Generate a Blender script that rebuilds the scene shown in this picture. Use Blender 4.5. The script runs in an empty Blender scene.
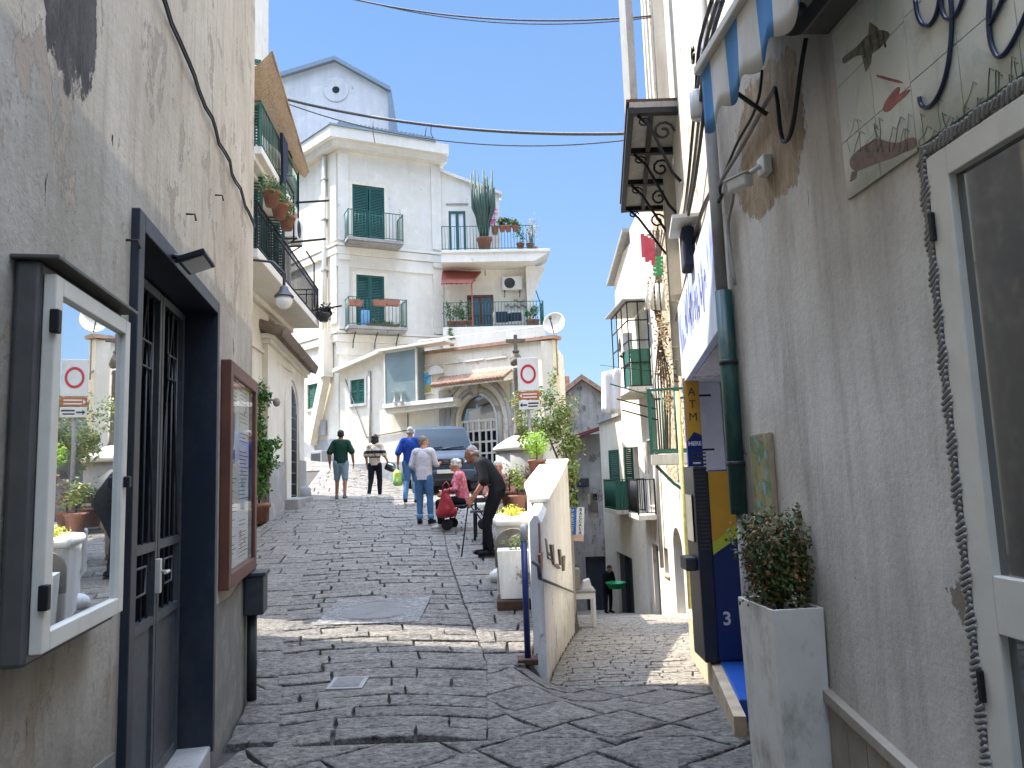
import bpy, bmesh, math, random
from math import sin, cos, pi, radians as R, sqrt, atan2
from mathutils import Vector, Matrix, noise as mn
random.seed(7)
S = bpy.context.scene
COL = S.collection
# ---------------------------------------------------------------- camera
CAM = Vector((0, 0, 1.5)); FPX = 740.0; PITCH = R(6.93); ROLL = R(2.0)
_f = Vector((0, cos(PITCH), sin(PITCH))); _r0 = Vector((1, 0, 0)); _u0 = Vector((0, -sin(PITCH), cos(PITCH)))
_r = cos(ROLL) * _r0 - sin(ROLL) * _u0
_u = cos(ROLL) * _u0 + sin(ROLL) * _r0
cd = bpy.data.cameras.new('camera'); cam = bpy.data.objects.new('camera', cd); COL.objects.link(cam)
cam.matrix_world = Matrix.Translation(CAM) @ Matrix((_r, _u, -_f)).transposed().to_4x4()
cd.sensor_width = 36; cd.lens = 36 * FPX / 1024; cd.clip_end = 2000; cd.clip_start = 0.05
S.camera = cam
# ---------------------------------------------------------------- light
SUN_EL = 58.0; SAZ = Vector((-0.955, 0.296))          # direction to the sun on the ground plane
sdir = Vector((SAZ.x * cos(R(SUN_EL)), SAZ.y * cos(R(SUN_EL)), sin(R(SUN_EL)))).normalized()
W_ = bpy.data.worlds.new('World'); S.world = W_; W_.use_nodes = True
nt = W_.node_tree; nt.nodes.clear()
sky = nt.nodes.new('ShaderNodeTexSky'); sky.sky_type = 'NISHITA'; sky.sun_disc = False
sky.sun_elevation = R(SUN_EL); sky.sun_rotation = atan2(SAZ.x, SAZ.y); sky.altitude = 100
sky.air_density = 1.0; sky.dust_density = 0.0; sky.ozone_density = 1.2
bg = nt.nodes.new('ShaderNodeBackground'); bg.inputs[1].default_value = 0.15
wo = nt.nodes.new('ShaderNodeOutputWorld')
# clear deep blue towards the horizon, Nishita overhead
tc = nt.nodes.new('ShaderNodeTexCoord'); sxz = nt.nodes.new('ShaderNodeSeparateXYZ'); nt.links.new(tc.outputs['Generated'], sxz.inputs[0])
mr = nt.nodes.new('ShaderNodeMapRange'); mr.inputs['From Min'].default_value = .64; mr.inputs['From Max'].default_value = .8; nt.links.new(sxz.outputs[2], mr.inputs[0])
hz = nt.nodes.new('ShaderNodeMapRange'); hz.inputs['From Min'].default_value = .0; hz.inputs['From Max'].default_value = .6; nt.links.new(sxz.outputs[2], hz.inputs[0])
hc_ = nt.nodes.new('ShaderNodeMix'); hc_.data_type = 'RGBA'; hc_.inputs[6].default_value = (.42, .68, 1.02, 1); hc_.inputs[7].default_value = (.22, .45, .93, 1); nt.links.new(hz.outputs[0], hc_.inputs[0])
b1 = nt.nodes.new('ShaderNodeMix'); b1.data_type = 'RGBA'; b1.inputs[0].default_value = .93; nt.links.new(sky.outputs[0], b1.inputs[6]); nt.links.new(hc_.outputs[2], b1.inputs[7])
tn = nt.nodes.new('ShaderNodeMix'); tn.data_type = 'RGBA'; tn.blend_type = 'MULTIPLY'; tn.inputs[0].default_value = 1; tn.inputs[7].default_value = (6.7, 4.9, 3.7, 1)
nt.links.new(sky.outputs[0], tn.inputs[6])
b2 = nt.nodes.new('ShaderNodeMix'); b2.data_type = 'RGBA'; nt.links.new(mr.outputs[0], b2.inputs[0]); nt.links.new(b1.outputs[2], b2.inputs[6]); nt.links.new(tn.outputs[2], b2.inputs[7])
nt.links.new(b2.outputs[2], bg.inputs[0])
nt.links.new(bg.outputs[0], wo.inputs[0])
sl = bpy.data.lights.new('sun', 'SUN'); sl.energy = 2.4; sl.angle = R(0.5); sl.color = (1, 0.94, 0.84)
so = bpy.data.objects.new('sun', sl); COL.objects.link(so); so.location = (0, 0, 30)
so.rotation_euler = sdir.to_track_quat('Z', 'Y').to_euler()
S.view_settings.view_transform = 'Standard'; S.view_settings.look = 'None'
S.view_settings.exposure = 2.5; S.view_settings.gamma = 1
S.render.engine = 'CYCLES'
try:
    S.cycles.use_denoising = True
    S.cycles.max_bounces = 8; S.cycles.diffuse_bounces = 5; S.cycles.transparent_max_bounces = 8
except Exception: pass

# ---------------------------------------------------------------- geometry helpers
def ray(px, py):
    return (_f + _r * ((px - 512) / FPX) - _u * ((py - 384) / FPX))
def at(px, py, Y):
    d = ray(px, py); return CAM + d * (Y / d.y)
def interp(t, pts):
    if t <= pts[0][0]: return pts[0][1]
    for (a, va), (b, vb) in zip(pts, pts[1:]):
        if t <= b: return va + (vb - va) * (t - a) / (b - a)
    return pts[-1][1]
def zmain(y): return interp(y, [(5, 0), (6.3, .05), (8, .14), (10.7, .33), (14.2, .62), (18.5, .96), (21, 1.05), (27, 1.3), (40, 1.5)])
def zleft(x, y): return .125 * max(0, min(y, 34) - 20) * sm((-3.0 - x) / 3.5)
def zalley(y): return interp(y, [(4, 0), (5, -.05), (6, -.16), (8, -.4), (10, -.66), (14, -1.28), (20, -2.3), (30, -4.0), (40, -4.4), (80, -4.5)])
def xb(y): return interp(y, [(5, -.05), (6.3, .19), (7, .25), (9, .50), (11, .75), (12.5, .93), (21, 1.25), (40, 1.8), (300, 10)])
def sm(t): t = max(0, min(1, t)); return t * t * (3 - 2 * t)
def gz(x, y):
    w = interp(y, [(3, 2.2), (6.3, .16), (300, .16)])
    s = sm((x - xb(y)) / w + interp(y, [(5, 0), (6.4, .75)]))
    return (zmain(y) + zleft(x, y)) * (1 - s) + zalley(y) * s
def ground_at(px, py, main=True):
    d = ray(px, py); f = zmain if main else zalley
    y = 2.0
    for i in range(4000):
        y += .01
        p = CAM + d * (y / d.y)
        if p.z <= f(y) + (zleft(p.x, y) if main else 0): return p
    return p

class Wall:
    """vertical plane; seen from the street its local X runs left to right, local Y points into the wall"""
    def __init__(s, p0, p1):
        s.p0 = Vector((p0[0], p0[1], 0)); s.p1 = Vector((p1[0], p1[1], 0))
        s.L = (s.p1 - s.p0).length; s.u = (s.p1 - s.p0) / s.L
        s.n = Vector((s.u.y, -s.u.x, 0)); s.rz = atan2(s.u.y, s.u.x)
        s.M = Matrix.Translation(s.p0) @ Matrix.Rotation(s.rz, 4, 'Z')
    def hit(s, px, py, out=0):
        d = ray(px, py); o = s.p0 + s.n * out
        t = (o - CAM).dot(s.n) / d.dot(s.n); p = CAM + d * t
        return (p - s.p0).dot(s.u), p.z
    def hu(s, px, out=0, py=470): return s.hit(px, py, out)[0]
    def pt(s, u, out, z): return s.p0 + s.u * u + s.n * out + Vector((0, 0, z))
    def at(s, u, out, z): return Matrix.Translation(s.pt(u, out, z)) @ Matrix.Rotation(s.rz, 4, 'Z')

WM = {}
def put(o, M, parent=None):
    COL.objects.link(o)
    if parent is None: o.matrix_world = M; WM[o.name] = M.copy()
    else: o.parent = parent; WM[o.name] = WM[parent.name].copy()
def tag(o, label=None, cat=None, group=None, kind=None):
    if label: o['label'] = label
    if cat: o['category'] = cat
    if group: o['group'] = group
    if kind: o['kind'] = kind
    return o
def thing(name, label, cat, M, group=None):
    if isinstance(M, (tuple, list, Vector)): M = Matrix.Translation(Vector(M))
    o = bpy.data.objects.new(name, None); o.empty_display_size = .1; put(o, M); return tag(o, label, cat, group)
def kids(o): return [c for c in bpy.data.objects if c.parent == o]
def copy_tree(o, M=None, parent=None, label=None, name=None):
    c = o.copy(); COL.objects.link(c)
    if parent is not None: c.parent = parent
    if M is not None: c.matrix_world = M; WM[c.name] = M.copy()
    elif parent is not None: WM[c.name] = WM[parent.name].copy()
    if label: c['label'] = label
    for k in kids(o): copy_tree(k, None, c)
    return c

class MB:
    def __init__(s, M=None):
        s.b = bmesh.new(); s.M = M or Matrix.Identity(4)
    def v(s, p): return s.b.verts.new(s.M @ Vector(p))
    def face(s, pts, smooth=False, mi=0):
        try: f = s.b.faces.new([s.v(p) for p in pts]); f.smooth = smooth; f.material_index = mi; return f
        except ValueError: return None
    def box(s, x0, x1, y0, y1, z0, z1, bev=0, mi=0):
        if x0 > x1: x0, x1 = x1, x0
        if y0 > y1: y0, y1 = y1, y0
        if z0 > z1: z0, z1 = z1, z0
        V = [s.v((x, y, z)) for x in (x0, x1) for y in (y0, y1) for z in (z0, z1)]
        fs = [s.b.faces.new([V[i] for i in q]) for q in ((0,1,3,2),(4,6,7,5),(0,4,5,1),(2,3,7,6),(0,2,6,4),(1,5,7,3))]
        for f in fs: f.material_index = mi
        if bev:
            es = list({e for f in fs for e in f.edges})
            bmesh.ops.bevel(s.b, geom=es, offset=bev, segments=2, affect='EDGES', profile=.5)
        return s
    def prism(s, poly, a, b, ax='y', mi=0, smooth=False):
        """poly of 2d points in the plane perpendicular to ax, extruded from a to b"""
        def P(q, t): return {'y': (q[0], t, q[1]), 'x': (t, q[0], q[1]), 'z': (q[0], q[1], t)}[ax]
        A = [s.v(P(q, a)) for q in poly]; B = [s.v(P(q, b)) for q in poly]; n = len(poly)
        fs = [s.b.faces.new(A), s.b.faces.new(B[::-1])]
        for i in range(n):
            f = s.b.faces.new([A[i], A[(i+1) % n], B[(i+1) % n], B[i]]); f.smooth = smooth; fs.append(f)
        for f in fs: f.material_index = mi
        return s
    def tube(s, pts, r, seg=8, caps=True, closed=False, mi=0):
        pts = [Vector(p) for p in pts]; n = len(pts)
        rs = r if isinstance(r, (list, tuple)) else [r] * n
        rings = []; prev = None
        for i, p in enumerate(pts):
            a = pts[(i-1) % n] if (i or closed) else p; c = pts[(i+1) % n] if (i < n-1 or closed) else p
            t = (c - a).normalized()
            if prev is None:
                x = t.orthogonal().normalized()
            else:
                x = (prev - t * prev.dot(t))
                x = x.normalized() if x.length > 1e-6 else t.orthogonal().normalized()
            prev = x; y = t.cross(x)
            rings.append([s.v(p + (x * cos(2*pi*k/seg) + y * sin(2*pi*k/seg)) * rs[i]) for k in range(seg)])
        m = n if closed else n - 1
        for i in range(m):
            A, B = rings[i], rings[(i+1) % n]
            for k in range(seg):
                f = s.b.faces.new([A[k], A[(k+1) % seg], B[(k+1) % seg], B[k]]); f.smooth = True; f.material_index = mi
        if caps and not closed:
            for q in (rings[0][::-1], rings[-1]):
                f = s.b.faces.new(q); f.material_index = mi
        return s
    def bar(s, p, q, w, h=None, mi=0):
        """square bar from p to q"""
        p, q = Vector(p), Vector(q); h = h or w; t = (q-p).normalized()
        up = Vector((0, 0, 1)) if abs(t.z) < .95 else Vector((0, 1, 0))
        x = t.cross(up).normalized(); y = x.cross(t)
        V = [s.v(c + x*i*w/2 + y*j*h/2) for c in (p, q) for i, j in ((-1,-1),(1,-1),(1,1),(-1,1))]
        for qd in ((3,2,1,0),(4,5,6,7),(0,1,5,4),(1,2,6,5),(2,3,7,6),(3,0,4,7)):
            f = s.b.faces.new([V[i] for i in qd]); f.material_index = mi
        return s
    def lathe(s, prof, c=(0,0,0), seg=16, ax='z', mi=0, smooth=True):
        c = Vector(c); rings = []
        for r, z in prof:
            ring = []
            for k in range(seg):
                a = 2*pi*k/seg
                d = {'z': (r*cos(a), r*sin(a), z), 'y': (r*cos(a), z, r*sin(a)), 'x': (z, r*cos(a), r*sin(a))}[ax]
                ring.append(s.v(c + Vector(d)))
            rings.append(ring)
        for A, B in zip(rings, rings[1:]):
            for k in range(seg):
                f = s.b.faces.new([A[k], A[(k+1) % seg], B[(k+1) % seg], B[k]]); f.smooth = smooth; f.material_index = mi
        for q in (rings[0][::-1], rings[-1]):
            f = s.b.faces.new(q); f.material_index = mi
        return s
    def ball(s, c, r, seg=12, mi=0):
        rx, ry, rz = r if isinstance(r, (tuple, list)) else (r, r, r); c = Vector(c); n = seg // 2
        rings = []
        for i in range(1, n):
            a = pi * i / n
            rings.append([s.v(c + Vector((rx*sin(a)*cos(2*pi*k/seg), ry*sin(a)*sin(2*pi*k/seg), rz*cos(a)))) for k in range(seg)])
        t = s.v(c + Vector((0,0,rz))); b = s.v(c - Vector((0,0,rz)))
        for A, B in zip(rings, rings[1:]):
            for k in range(seg): f = s.b.faces.new([A[k], B[k], B[(k+1) % seg], A[(k+1) % seg]]); f.smooth = True; f.material_index = mi
        for k in range(seg):
            f = s.b.faces.new([t, rings[0][k], rings[0][(k+1) % seg]]); f.smooth = True; f.material_index = mi
            f = s.b.faces.new([b, rings[-1][(k+1) % seg], rings[-1][k]]); f.smooth = True; f.material_index = mi
        return s
    def limb(s, p, q, r0, r1, flat=None, seg=14):
        """closed tapered capsule; flat=(axis vector, factor) squashes the cross section along the axis"""
        p, q = Vector(p), Vector(q); t = (q - p); L = t.length
        t = t / L if L > 1e-6 else Vector((0, 0, 1)); x = t.orthogonal().normalized()
        if flat: 
            a = Vector(flat[0]); a = (a - t * a.dot(t)).normalized(); x = a
        y = t.cross(x); fx = flat[1] if flat else 1
        rings = []
        K = 4
        prof = [(p - t * r0 * cos(pi/2*k/K), r0 * sin(pi/2*k/K)) for k in range(1, K)] + [(p, r0), ((p+q)/2, (r0+r1)/2), (q, r1)] + [(q + t * r1 * sin(pi/2*k/K), r1 * cos(pi/2*k/K)) for k in range(1, K)]
        for c, r in prof:
            rings.append([s.v(c + x*cos(2*pi*k/seg)*r*fx + y*sin(2*pi*k/seg)*r) for k in range(seg)])
        for A, B in zip(rings, rings[1:]):
            for k in range(seg): s.b.faces.new([A[k], A[(k+1) % seg], B[(k+1) % seg], B[k]])
        s.b.faces.new(rings[0][::-1]); s.b.faces.new(rings[-1])
        return s
    def wall(s, u0, u1, z0, z1, holes, th, top=None):
        """slab with rectangular holes (ua,ub,za,zb); front at y=0, back at y=th"""
        us = sorted({u0, u1} | {h[i] for h in holes for i in (0, 1) if u0 < h[i] < u1})
        zs = sorted({z0, z1} | {h[i] for h in holes for i in (2, 3) if z0 < h[i] < z1})
        def solid(i, j):
            if i < 0 or j < 0 or i >= len(us)-1 or j >= len(zs)-1: return False
            cu, cz = (us[i]+us[i+1])/2, (zs[j]+zs[j+1])/2
            return not any(h[0] < cu < h[1] and h[2] < cz < h[3] for h in holes)
        for i in range(len(us)-1):
            for j in range(len(zs)-1):
                if not solid(i, j): continue
                a, b, c, d = us[i], us[i+1], zs[j], zs[j+1]
                s.face([(a,0,c),(b,0,c),(b,0,d),(a,0,d)]); s.face([(a,th,d),(b,th,d),(b,th,c),(a,th,c)])
                if not solid(i-1, j): s.face([(a,0,d),(a,th,d),(a,th,c),(a,0,c)])
                if not solid(i+1, j): s.face([(b,0,c),(b,th,c),(b,th,d),(b,0,d)])
                if not solid(i, j-1): s.face([(a,0,c),(a,th,c),(b,th,c),(b,0,c)])
                if not solid(i, j+1): s.face([(a,0,d),(b,0,d),(b,th,d),(a,th,d)])
        return s
    def arch(s, ua, ub, zs, zt, y0, y1, n=12):
        """spandrels filling the corners of a rectangular hole top into an arch springing at zs, crown at zt"""
        c = (ua+ub)/2; r = (ub-ua)/2; h = zt - zs - .02
        pts = [(c - r*cos(pi*k/n), zs + h*sin(pi*k/n)) for k in range(n+1)]
        for (a, b), (c2, d) in zip(pts, pts[1:]):
            s.prism([(a, b), (c2, d), (c2, zt), (a, zt)], y0, y1)
        return s
    def leaves(s, c, rad, n, size, shell=.5, up=.3, jit=.35, seed=1, asp=.5, mi=0):
        rnd = random.Random(seed); c = Vector(c); rad = Vector(rad)
        cl = [Vector((rnd.gauss(0,1), rnd.gauss(0,1), rnd.gauss(0,1))).normalized() for _ in range(max(6, n//40))]
        for i in range(n):
            d = rnd.choice(cl) + Vector((rnd.gauss(0,1), rnd.gauss(0,1), rnd.gauss(0,1))) * jit
            d.normalize(); k = shell + (1-shell) * rnd.random() ** .6
            k *= .8 + .5 * mn.noise(d * 1.7 + Vector((seed, 0, 0)))+.1
            p = c + Vector((d.x*rad.x, d.y*rad.y, d.z*rad.z)) * k
            nrm = (d + Vector((rnd.uniform(-1,1), rnd.uniform(-1,1), rnd.uniform(-.6,1) + up)) * .9).normalized()
            a = nrm.orthogonal().normalized(); a = (a * cos(i) + nrm.cross(a) * sin(i)); b = nrm.cross(a)
            L = size * rnd.uniform(.6, 1.3); w = L * asp / 2
            m = p + a * L * .5
            V = [s.v(q) for q in (p, m + b*w - nrm*w*.3, p + a*L, m - b*w - nrm*w*.3)]
            for t in ((0,1,2),(0,2,3)):
                f = s.b.faces.new([V[t[0]], V[t[1]], V[t[2]]]); f.material_index = mi
        return s
    def build(s, name, mat, parent=None, label=None, cat=None, group=None, kind=None, M=None, normals=True):
        me = bpy.data.meshes.new(name)
        if normals: bmesh.ops.recalc_face_normals(s.b, faces=s.b.faces)
        if parent is not None: Mi = WM[parent.name].inverted()
        elif M is not None: Mi = M.inverted()
        else:
            vs = s.b.verts; 
            xs = [v.co.x for v in vs]; ys = [v.co.y for v in vs]; zs = [v.co.z for v in vs]
            M = Matrix.Translation(((min(xs)+max(xs))/2, (min(ys)+max(ys))/2, min(zs))); Mi = M.inverted()
        s.b.transform(Mi); s.b.to_mesh(me); s.b.free()
        for m in (mat if isinstance(mat, (list, tuple)) else [mat]): me.materials.append(m)
        o = bpy.data.objects.new(name, me); put(o, M, parent)
        return tag(o, label, cat, group, kind)

_ts = bpy.data.scenes.new('bake_room')
def bake(o):
    """mesh of an object with its modifiers, evaluated in a room of its own"""
    _ts.collection.objects.link(o); vl = _ts.view_layers[0]; vl.update(); dg = vl.depsgraph; dg.update()
    return bpy.data.meshes.new_from_object(o.evaluated_get(dg))
def each(mb, name, mat, parent=None, **kw):
    """every separate piece of the builder becomes an object of its own"""
    mb.b.verts.ensure_lookup_table(); mb.b.verts.index_update(); seen = {}; n = 0
    for v in mb.b.verts:
        if v.index in seen: continue
        st = [v]; seen[v.index] = n
        while st:
            q = st.pop()
            for e in q.link_edges:
                w = e.other_vert(q)
                if w.index not in seen: seen[w.index] = n; st.append(w)
        n += 1
    out = []
    for k in range(n):
        c = MB(); c.b.free(); c.b = mb.b.copy(); c.b.verts.ensure_lookup_table()
        bmesh.ops.delete(c.b, geom=[v for v in c.b.verts if seen[v.index] != k], context='VERTS')
        out.append(c.build(name, mat, parent, **kw))
    mb.b.free(); return out
def text_mesh(txt, size, M, name, mat, parent, align='CENTER', depth=.002, bold=0.0):
    cu = bpy.data.curves.new('lettering', 'FONT'); cu.body = txt; cu.size = size; cu.align_x = align; cu.extrude = depth; cu.offset = bold
    o = bpy.data.objects.new('tmp_text', cu); me = bake(o)
    bpy.data.objects.remove(o)
    me.transform((WM[parent.name].inverted() if parent else Matrix.Identity(4)) @ M)
    me.materials.clear(); me.materials.append(mat)
    n = bpy.data.objects.new(name, me); put(n, Matrix.Identity(4), parent); return n
# text lies in its local XY plane; TXW turns it upright onto a wall-frame matrix (X right, Z up)
TXW = Matrix.Rotation(pi/2, 4, 'X')

# ---------------------------------------------------------------- materials
def srgb(h):
    h = h.lstrip('#'); c = [int(h[i:i+2], 16)/255 for i in (0, 2, 4)]
    return tuple((x/12.92 if x <= .04045 else ((x+.055)/1.055)**2.4) for x in c) + (1,)
def col(c): return srgb(c) if isinstance(c, str) else (tuple(c) + (1,))[:4]
class NT:
    def __init__(s, name):
        s.m = bpy.data.materials.new(name); s.m.use_nodes = True; s.t = s.m.node_tree; s.n = s.t.nodes
        s.p = s.n['Principled BSDF']
    def add(s, k, **kw):
        n = s.n.new('ShaderNode' + k)
        for a, b in kw.items(): setattr(n, a, b)
        return n
    def link(s, a, b): s.t.links.new(a, b)
    def pos(s, scale=(1,1,1), obj=False):
        c = s.add('TexCoord') if obj else s.add('NewGeometry')
        m = s.add('Mapping'); m.inputs['Scale'].default_value = scale
        s.link(c.outputs['Object' if obj else 'Position'], m.inputs[0]); return m.outputs[0]
    def noise(s, vec, scale, detail=6, rough=.6, dist=0):
        n = s.add('TexNoise'); n.inputs['Scale'].default_value = scale; n.inputs['Detail'].default_value = detail
        n.inputs['Roughness'].default_value = rough; n.inputs['Distortion'].default_value = dist
        s.link(vec, n.inputs['Vector']); return n.outputs['Fac']
    def ramp(s, f, a, b):
        r = s.add('MapRange'); r.inputs['From Min'].default_value = a; r.inputs['From Max'].default_value = b
        r.clamp = True; s.link(f, r.inputs['Value']); return r.outputs[0]
    def mix(s, f, a, b, mode='MIX'):
        m = s.add('Mix', data_type='RGBA', blend_type=mode)
        for sock, v in ((m.inputs[0], f), (m.inputs[6], a), (m.inputs[7], b)):
            if hasattr(v, 'is_linked') or isinstance(v, bpy.types.NodeSocket): s.link(v, sock)
            elif isinstance(v, (int, float)): sock.default_value = v
            else: sock.default_value = col(v)
        return m.outputs[2]
    def math(s, op, a, b=None, c=None):
        m = s.add('Math', operation=op)
        for i, v in enumerate((a, b, c)):
            if v is None: continue
            if isinstance(v, bpy.types.NodeSocket): s.link(v, m.inputs[i])
            else: m.inputs[i].default_value = v
        return m.outputs[0]
    def bump(s, h, strength, dist=.01):
        b = s.add('Bump'); b.inputs['Strength'].default_value = strength; b.inputs['Distance'].default_value = dist
        s.link(h, b.inputs['Height']); s.link(b.outputs[0], s.p.inputs['Normal'])
    def out(s, c, rough=.7, metal=0, spec=.5):
        if isinstance(c, bpy.types.NodeSocket): s.link(c, s.p.inputs['Base Color'])
        else: s.p.inputs['Base Color'].default_value = col(c)
        if isinstance(rough, bpy.types.NodeSocket): s.link(rough, s.p.inputs['Roughness'])
        else: s.p.inputs['Roughness'].default_value = rough
        s.p.inputs['Metallic'].default_value = metal; s.p.inputs['Specular IOR Level'].default_value = spec
        return s.m
def simple(name, c, rough=.6, metal=0, var=.12, scale=12, bump=0, spec=.5, dirt=0, dirtc='#3a352e'):
    t = NT(name); v = t.pos(); n = t.noise(v, scale)
    c = col(c); c2 = tuple(x*(1-var) for x in c[:3]); c1 = tuple(min(1, x*(1+var)) for x in c[:3])
    o = t.mix(t.ramp(n, .3, .7), c2, c1)
    if dirt:
        d = t.noise(t.pos((1,1,.5)), 5, 8, .7); o = t.mix(t.math('MULTIPLY', t.ramp(d, .5, .7), dirt), o, dirtc)
    if bump: t.bump(n, bump)
    return t.out(o, rough, metal, spec)
def plaster(name, c1, c2, stain='#6f675a', stain_amt=.5, under='#8b8578', peel=.0, scale=1.0, bump=.35, band=None, patches=(), fine=.0, base_dirt=None):
    """c1/c2 two tones of the coat, vertical weather streaks, flaked spots showing the coat under it.
    band=(z, colour1, colour2): another coat below z. patches: (M of wall, u, z, ru, rz, colour) where plaster has fallen off"""
    t = NT(name)
    big = t.noise(t.pos(), .9*scale, 8, .62, .3); med = t.noise(t.pos(), 4*scale, 8, .65); fin = t.noise(t.pos(), 38, 6, .7)
    stk = t.noise(t.pos((1, 1, .12)), 4.5*scale, 8, .65, .4); stk2 = t.noise(t.pos((1, 1, .06)), 13*scale, 6, .6)
    c = t.mix(t.ramp(big, .34, .66), c1, c2)
    if band:
        g = t.add('NewGeometry'); sx = t.add('SeparateXYZ'); t.link(g.outputs['Position'], sx.inputs[0])
        zz = t.math('ADD', sx.outputs[2], t.math('MULTIPLY', med, .05))
        cb = t.mix(t.ramp(big, .34, .66), band[1], band[2])
        c = t.mix(t.ramp(zz, band[0]+.03, band[0]-.0), c, cb)
    f = t.math('MULTIPLY', t.ramp(stk, .48, .72), stain_amt)
    c = t.mix(f, c, stain)
    c = t.mix(t.math('MULTIPLY', t.ramp(stk2, .5, .75), stain_amt*.6), c, stain)
    c = t.mix(t.math('MULTIPLY', t.ramp(med, .5, .7), .22), c, '#fff7e6' if stain_amt < .4 else '#c9c2b2')
    c = t.mix(t.math('MULTIPLY', t.ramp(fin, .45, .75), .22), c, stain)
    h = t.math('ADD', t.math('MULTIPLY', med, 1.2), t.math('MULTIPLY', fin, .5))
    if peel:
        pn = t.noise(t.pos((1, 1, .7)), 2.3*scale, 12, .72, .25)
        k = t.ramp(pn, .66-peel, .672-peel); c = t.mix(k, c, under); h = t.math('SUBTRACT', h, t.math('MULTIPLY', k, 1.2))
        pk = t.noise(t.pos((1, 1, .3)), 9, 6, .6, .5)
        k2 = t.ramp(pk, .735-peel*.5, .75-peel*.5); c = t.mix(k2, c, '#33291f'); h = t.math('SUBTRACT', h, k2)
    for (Mw, u, z, ru, rz, cc, cc2) in patches:
        g = t.add('NewGeometry'); s1 = t.add('VectorMath', operation='SUBTRACT')
        P = Mw @ Vector((u, 0, z)); t.link(g.outputs['Position'], s1.inputs[0]); s1.inputs[1].default_value = P
        mp = t.add('Mapping'); mp.inputs['Rotation'].default_value = (0, 0, 0)
        L = Mw.to_3x3() @ Vector((1, 0, 0))
        dot = t.add('VectorMath', operation='DOT_PRODUCT'); t.link(s1.outputs[0], dot.inputs[0]); dot.inputs[1].default_value = L
        sx = t.add('SeparateXYZ'); t.link(s1.outputs[0], sx.inputs[0])
        a = t.math('POWER', t.math('ABSOLUTE', t.math('DIVIDE', dot.outputs['Value'], ru)), 2.5)
        b = t.math('POWER', t.math('ABSOLUTE', t.math('DIVIDE', sx.outputs[2], rz)), 2.5)
        pn2 = t.noise(t.pos((1, 1, .7)), 5, 10, .7)
        d = t.math('ADD', t.math('ADD', a, b), t.math('MULTIPLY', t.math('SUBTRACT', pn2, .5), 3.5))
        k = t.ramp(d, 1.0, .93)
        rk = t.noise(t.pos((1, 1, .35)), 16, 10, .8, .6)
        c = t.mix(k, c, t.mix(t.ramp(rk, .35, .65), cc, cc2)); h = t.math('ADD', h, t.math('MULTIPLY', k, t.math('SUBTRACT', t.math('MULTIPLY', rk, 3), 2.5)))
    if base_dirt:
        g = t.add('NewGeometry'); sx = t.add('SeparateXYZ'); t.link(g.outputs['Position'], sx.inputs[0])
        k = t.math('MULTIPLY', t.ramp(t.math('ADD', sx.outputs[2], t.math('MULTIPLY', med, -.8)), base_dirt[0], base_dirt[0]-.5), base_dirt[1])
        c = t.mix(k, c, '#5f594d')
    t.bump(h, bump, .012)
    return t.out(c, .88, 0, .25)
def leafmat(name, a, b, dry=None, dryamt=.12, trans=.25):
    t = NT(name); g = t.add('NewGeometry'); r = g.outputs['Random Per Island']
    c = t.mix(r, a, b)
    if dry: c = t.mix(t.math('GREATER_THAN', t.math('FRACT', t.math('MULTIPLY', r, 37.0)), 1-dryamt), c, dry)
    m = t.out(c, .5, 0, .4)
    tr = t.add('BsdfTranslucent'); t.link(c, tr.inputs[0]); ms = t.add('MixShader'); ms.inputs[0].default_value = trans
    o = t.n['Material Output']; t.link(t.p.outputs[0], ms.inputs[1]); t.link(tr.outputs[0], ms.inputs[2]); t.link(ms.outputs[0], o.inputs[0])
    return m
def glassmat(name, tint='#0c1012', refl=.55, rough=.015):
    t = NT(name); m = t.out(tint, .12, 0, .5)
    gl = t.add('BsdfGlossy'); gl.inputs['Roughness'].default_value = rough; gl.inputs[0].default_value = (.9,.93,.95,1)
    lw = t.add('LayerWeight'); lw.inputs[0].default_value = .5
    ms = t.add('MixShader'); k = t.math('MULTIPLY_ADD', lw.outputs['Facing'], refl, .08)
    o = t.n['Material Output']; t.link(k, ms.inputs[0]); t.link(t.p.outputs[0], ms.inputs[1]); t.link(gl.outputs[0], ms.inputs[2]); t.link(ms.outputs[0], o.inputs[0])
    return m
def clearglass(name, refl=.5, tint=(.85,.9,.9)):
    t = NT(name); tr = t.add('BsdfTransparent'); tr.inputs[0].default_value = tint + (1,)
    gl = t.add('BsdfGlossy'); gl.inputs['Roughness'].default_value = .02
    lw = t.add('LayerWeight'); lw.inputs[0].default_value = .5
    ms = t.add('MixShader'); k = t.math('MULTIPLY_ADD', lw.outputs['Facing'], refl, .05)
    o = t.n['Material Output']; t.link(k, ms.inputs[0]); t.link(tr.outputs[0], ms.inputs[1]); t.link(gl.outputs[0], ms.inputs[2]); t.link(ms.outputs[0], o.inputs[0])
    return t.m
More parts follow.
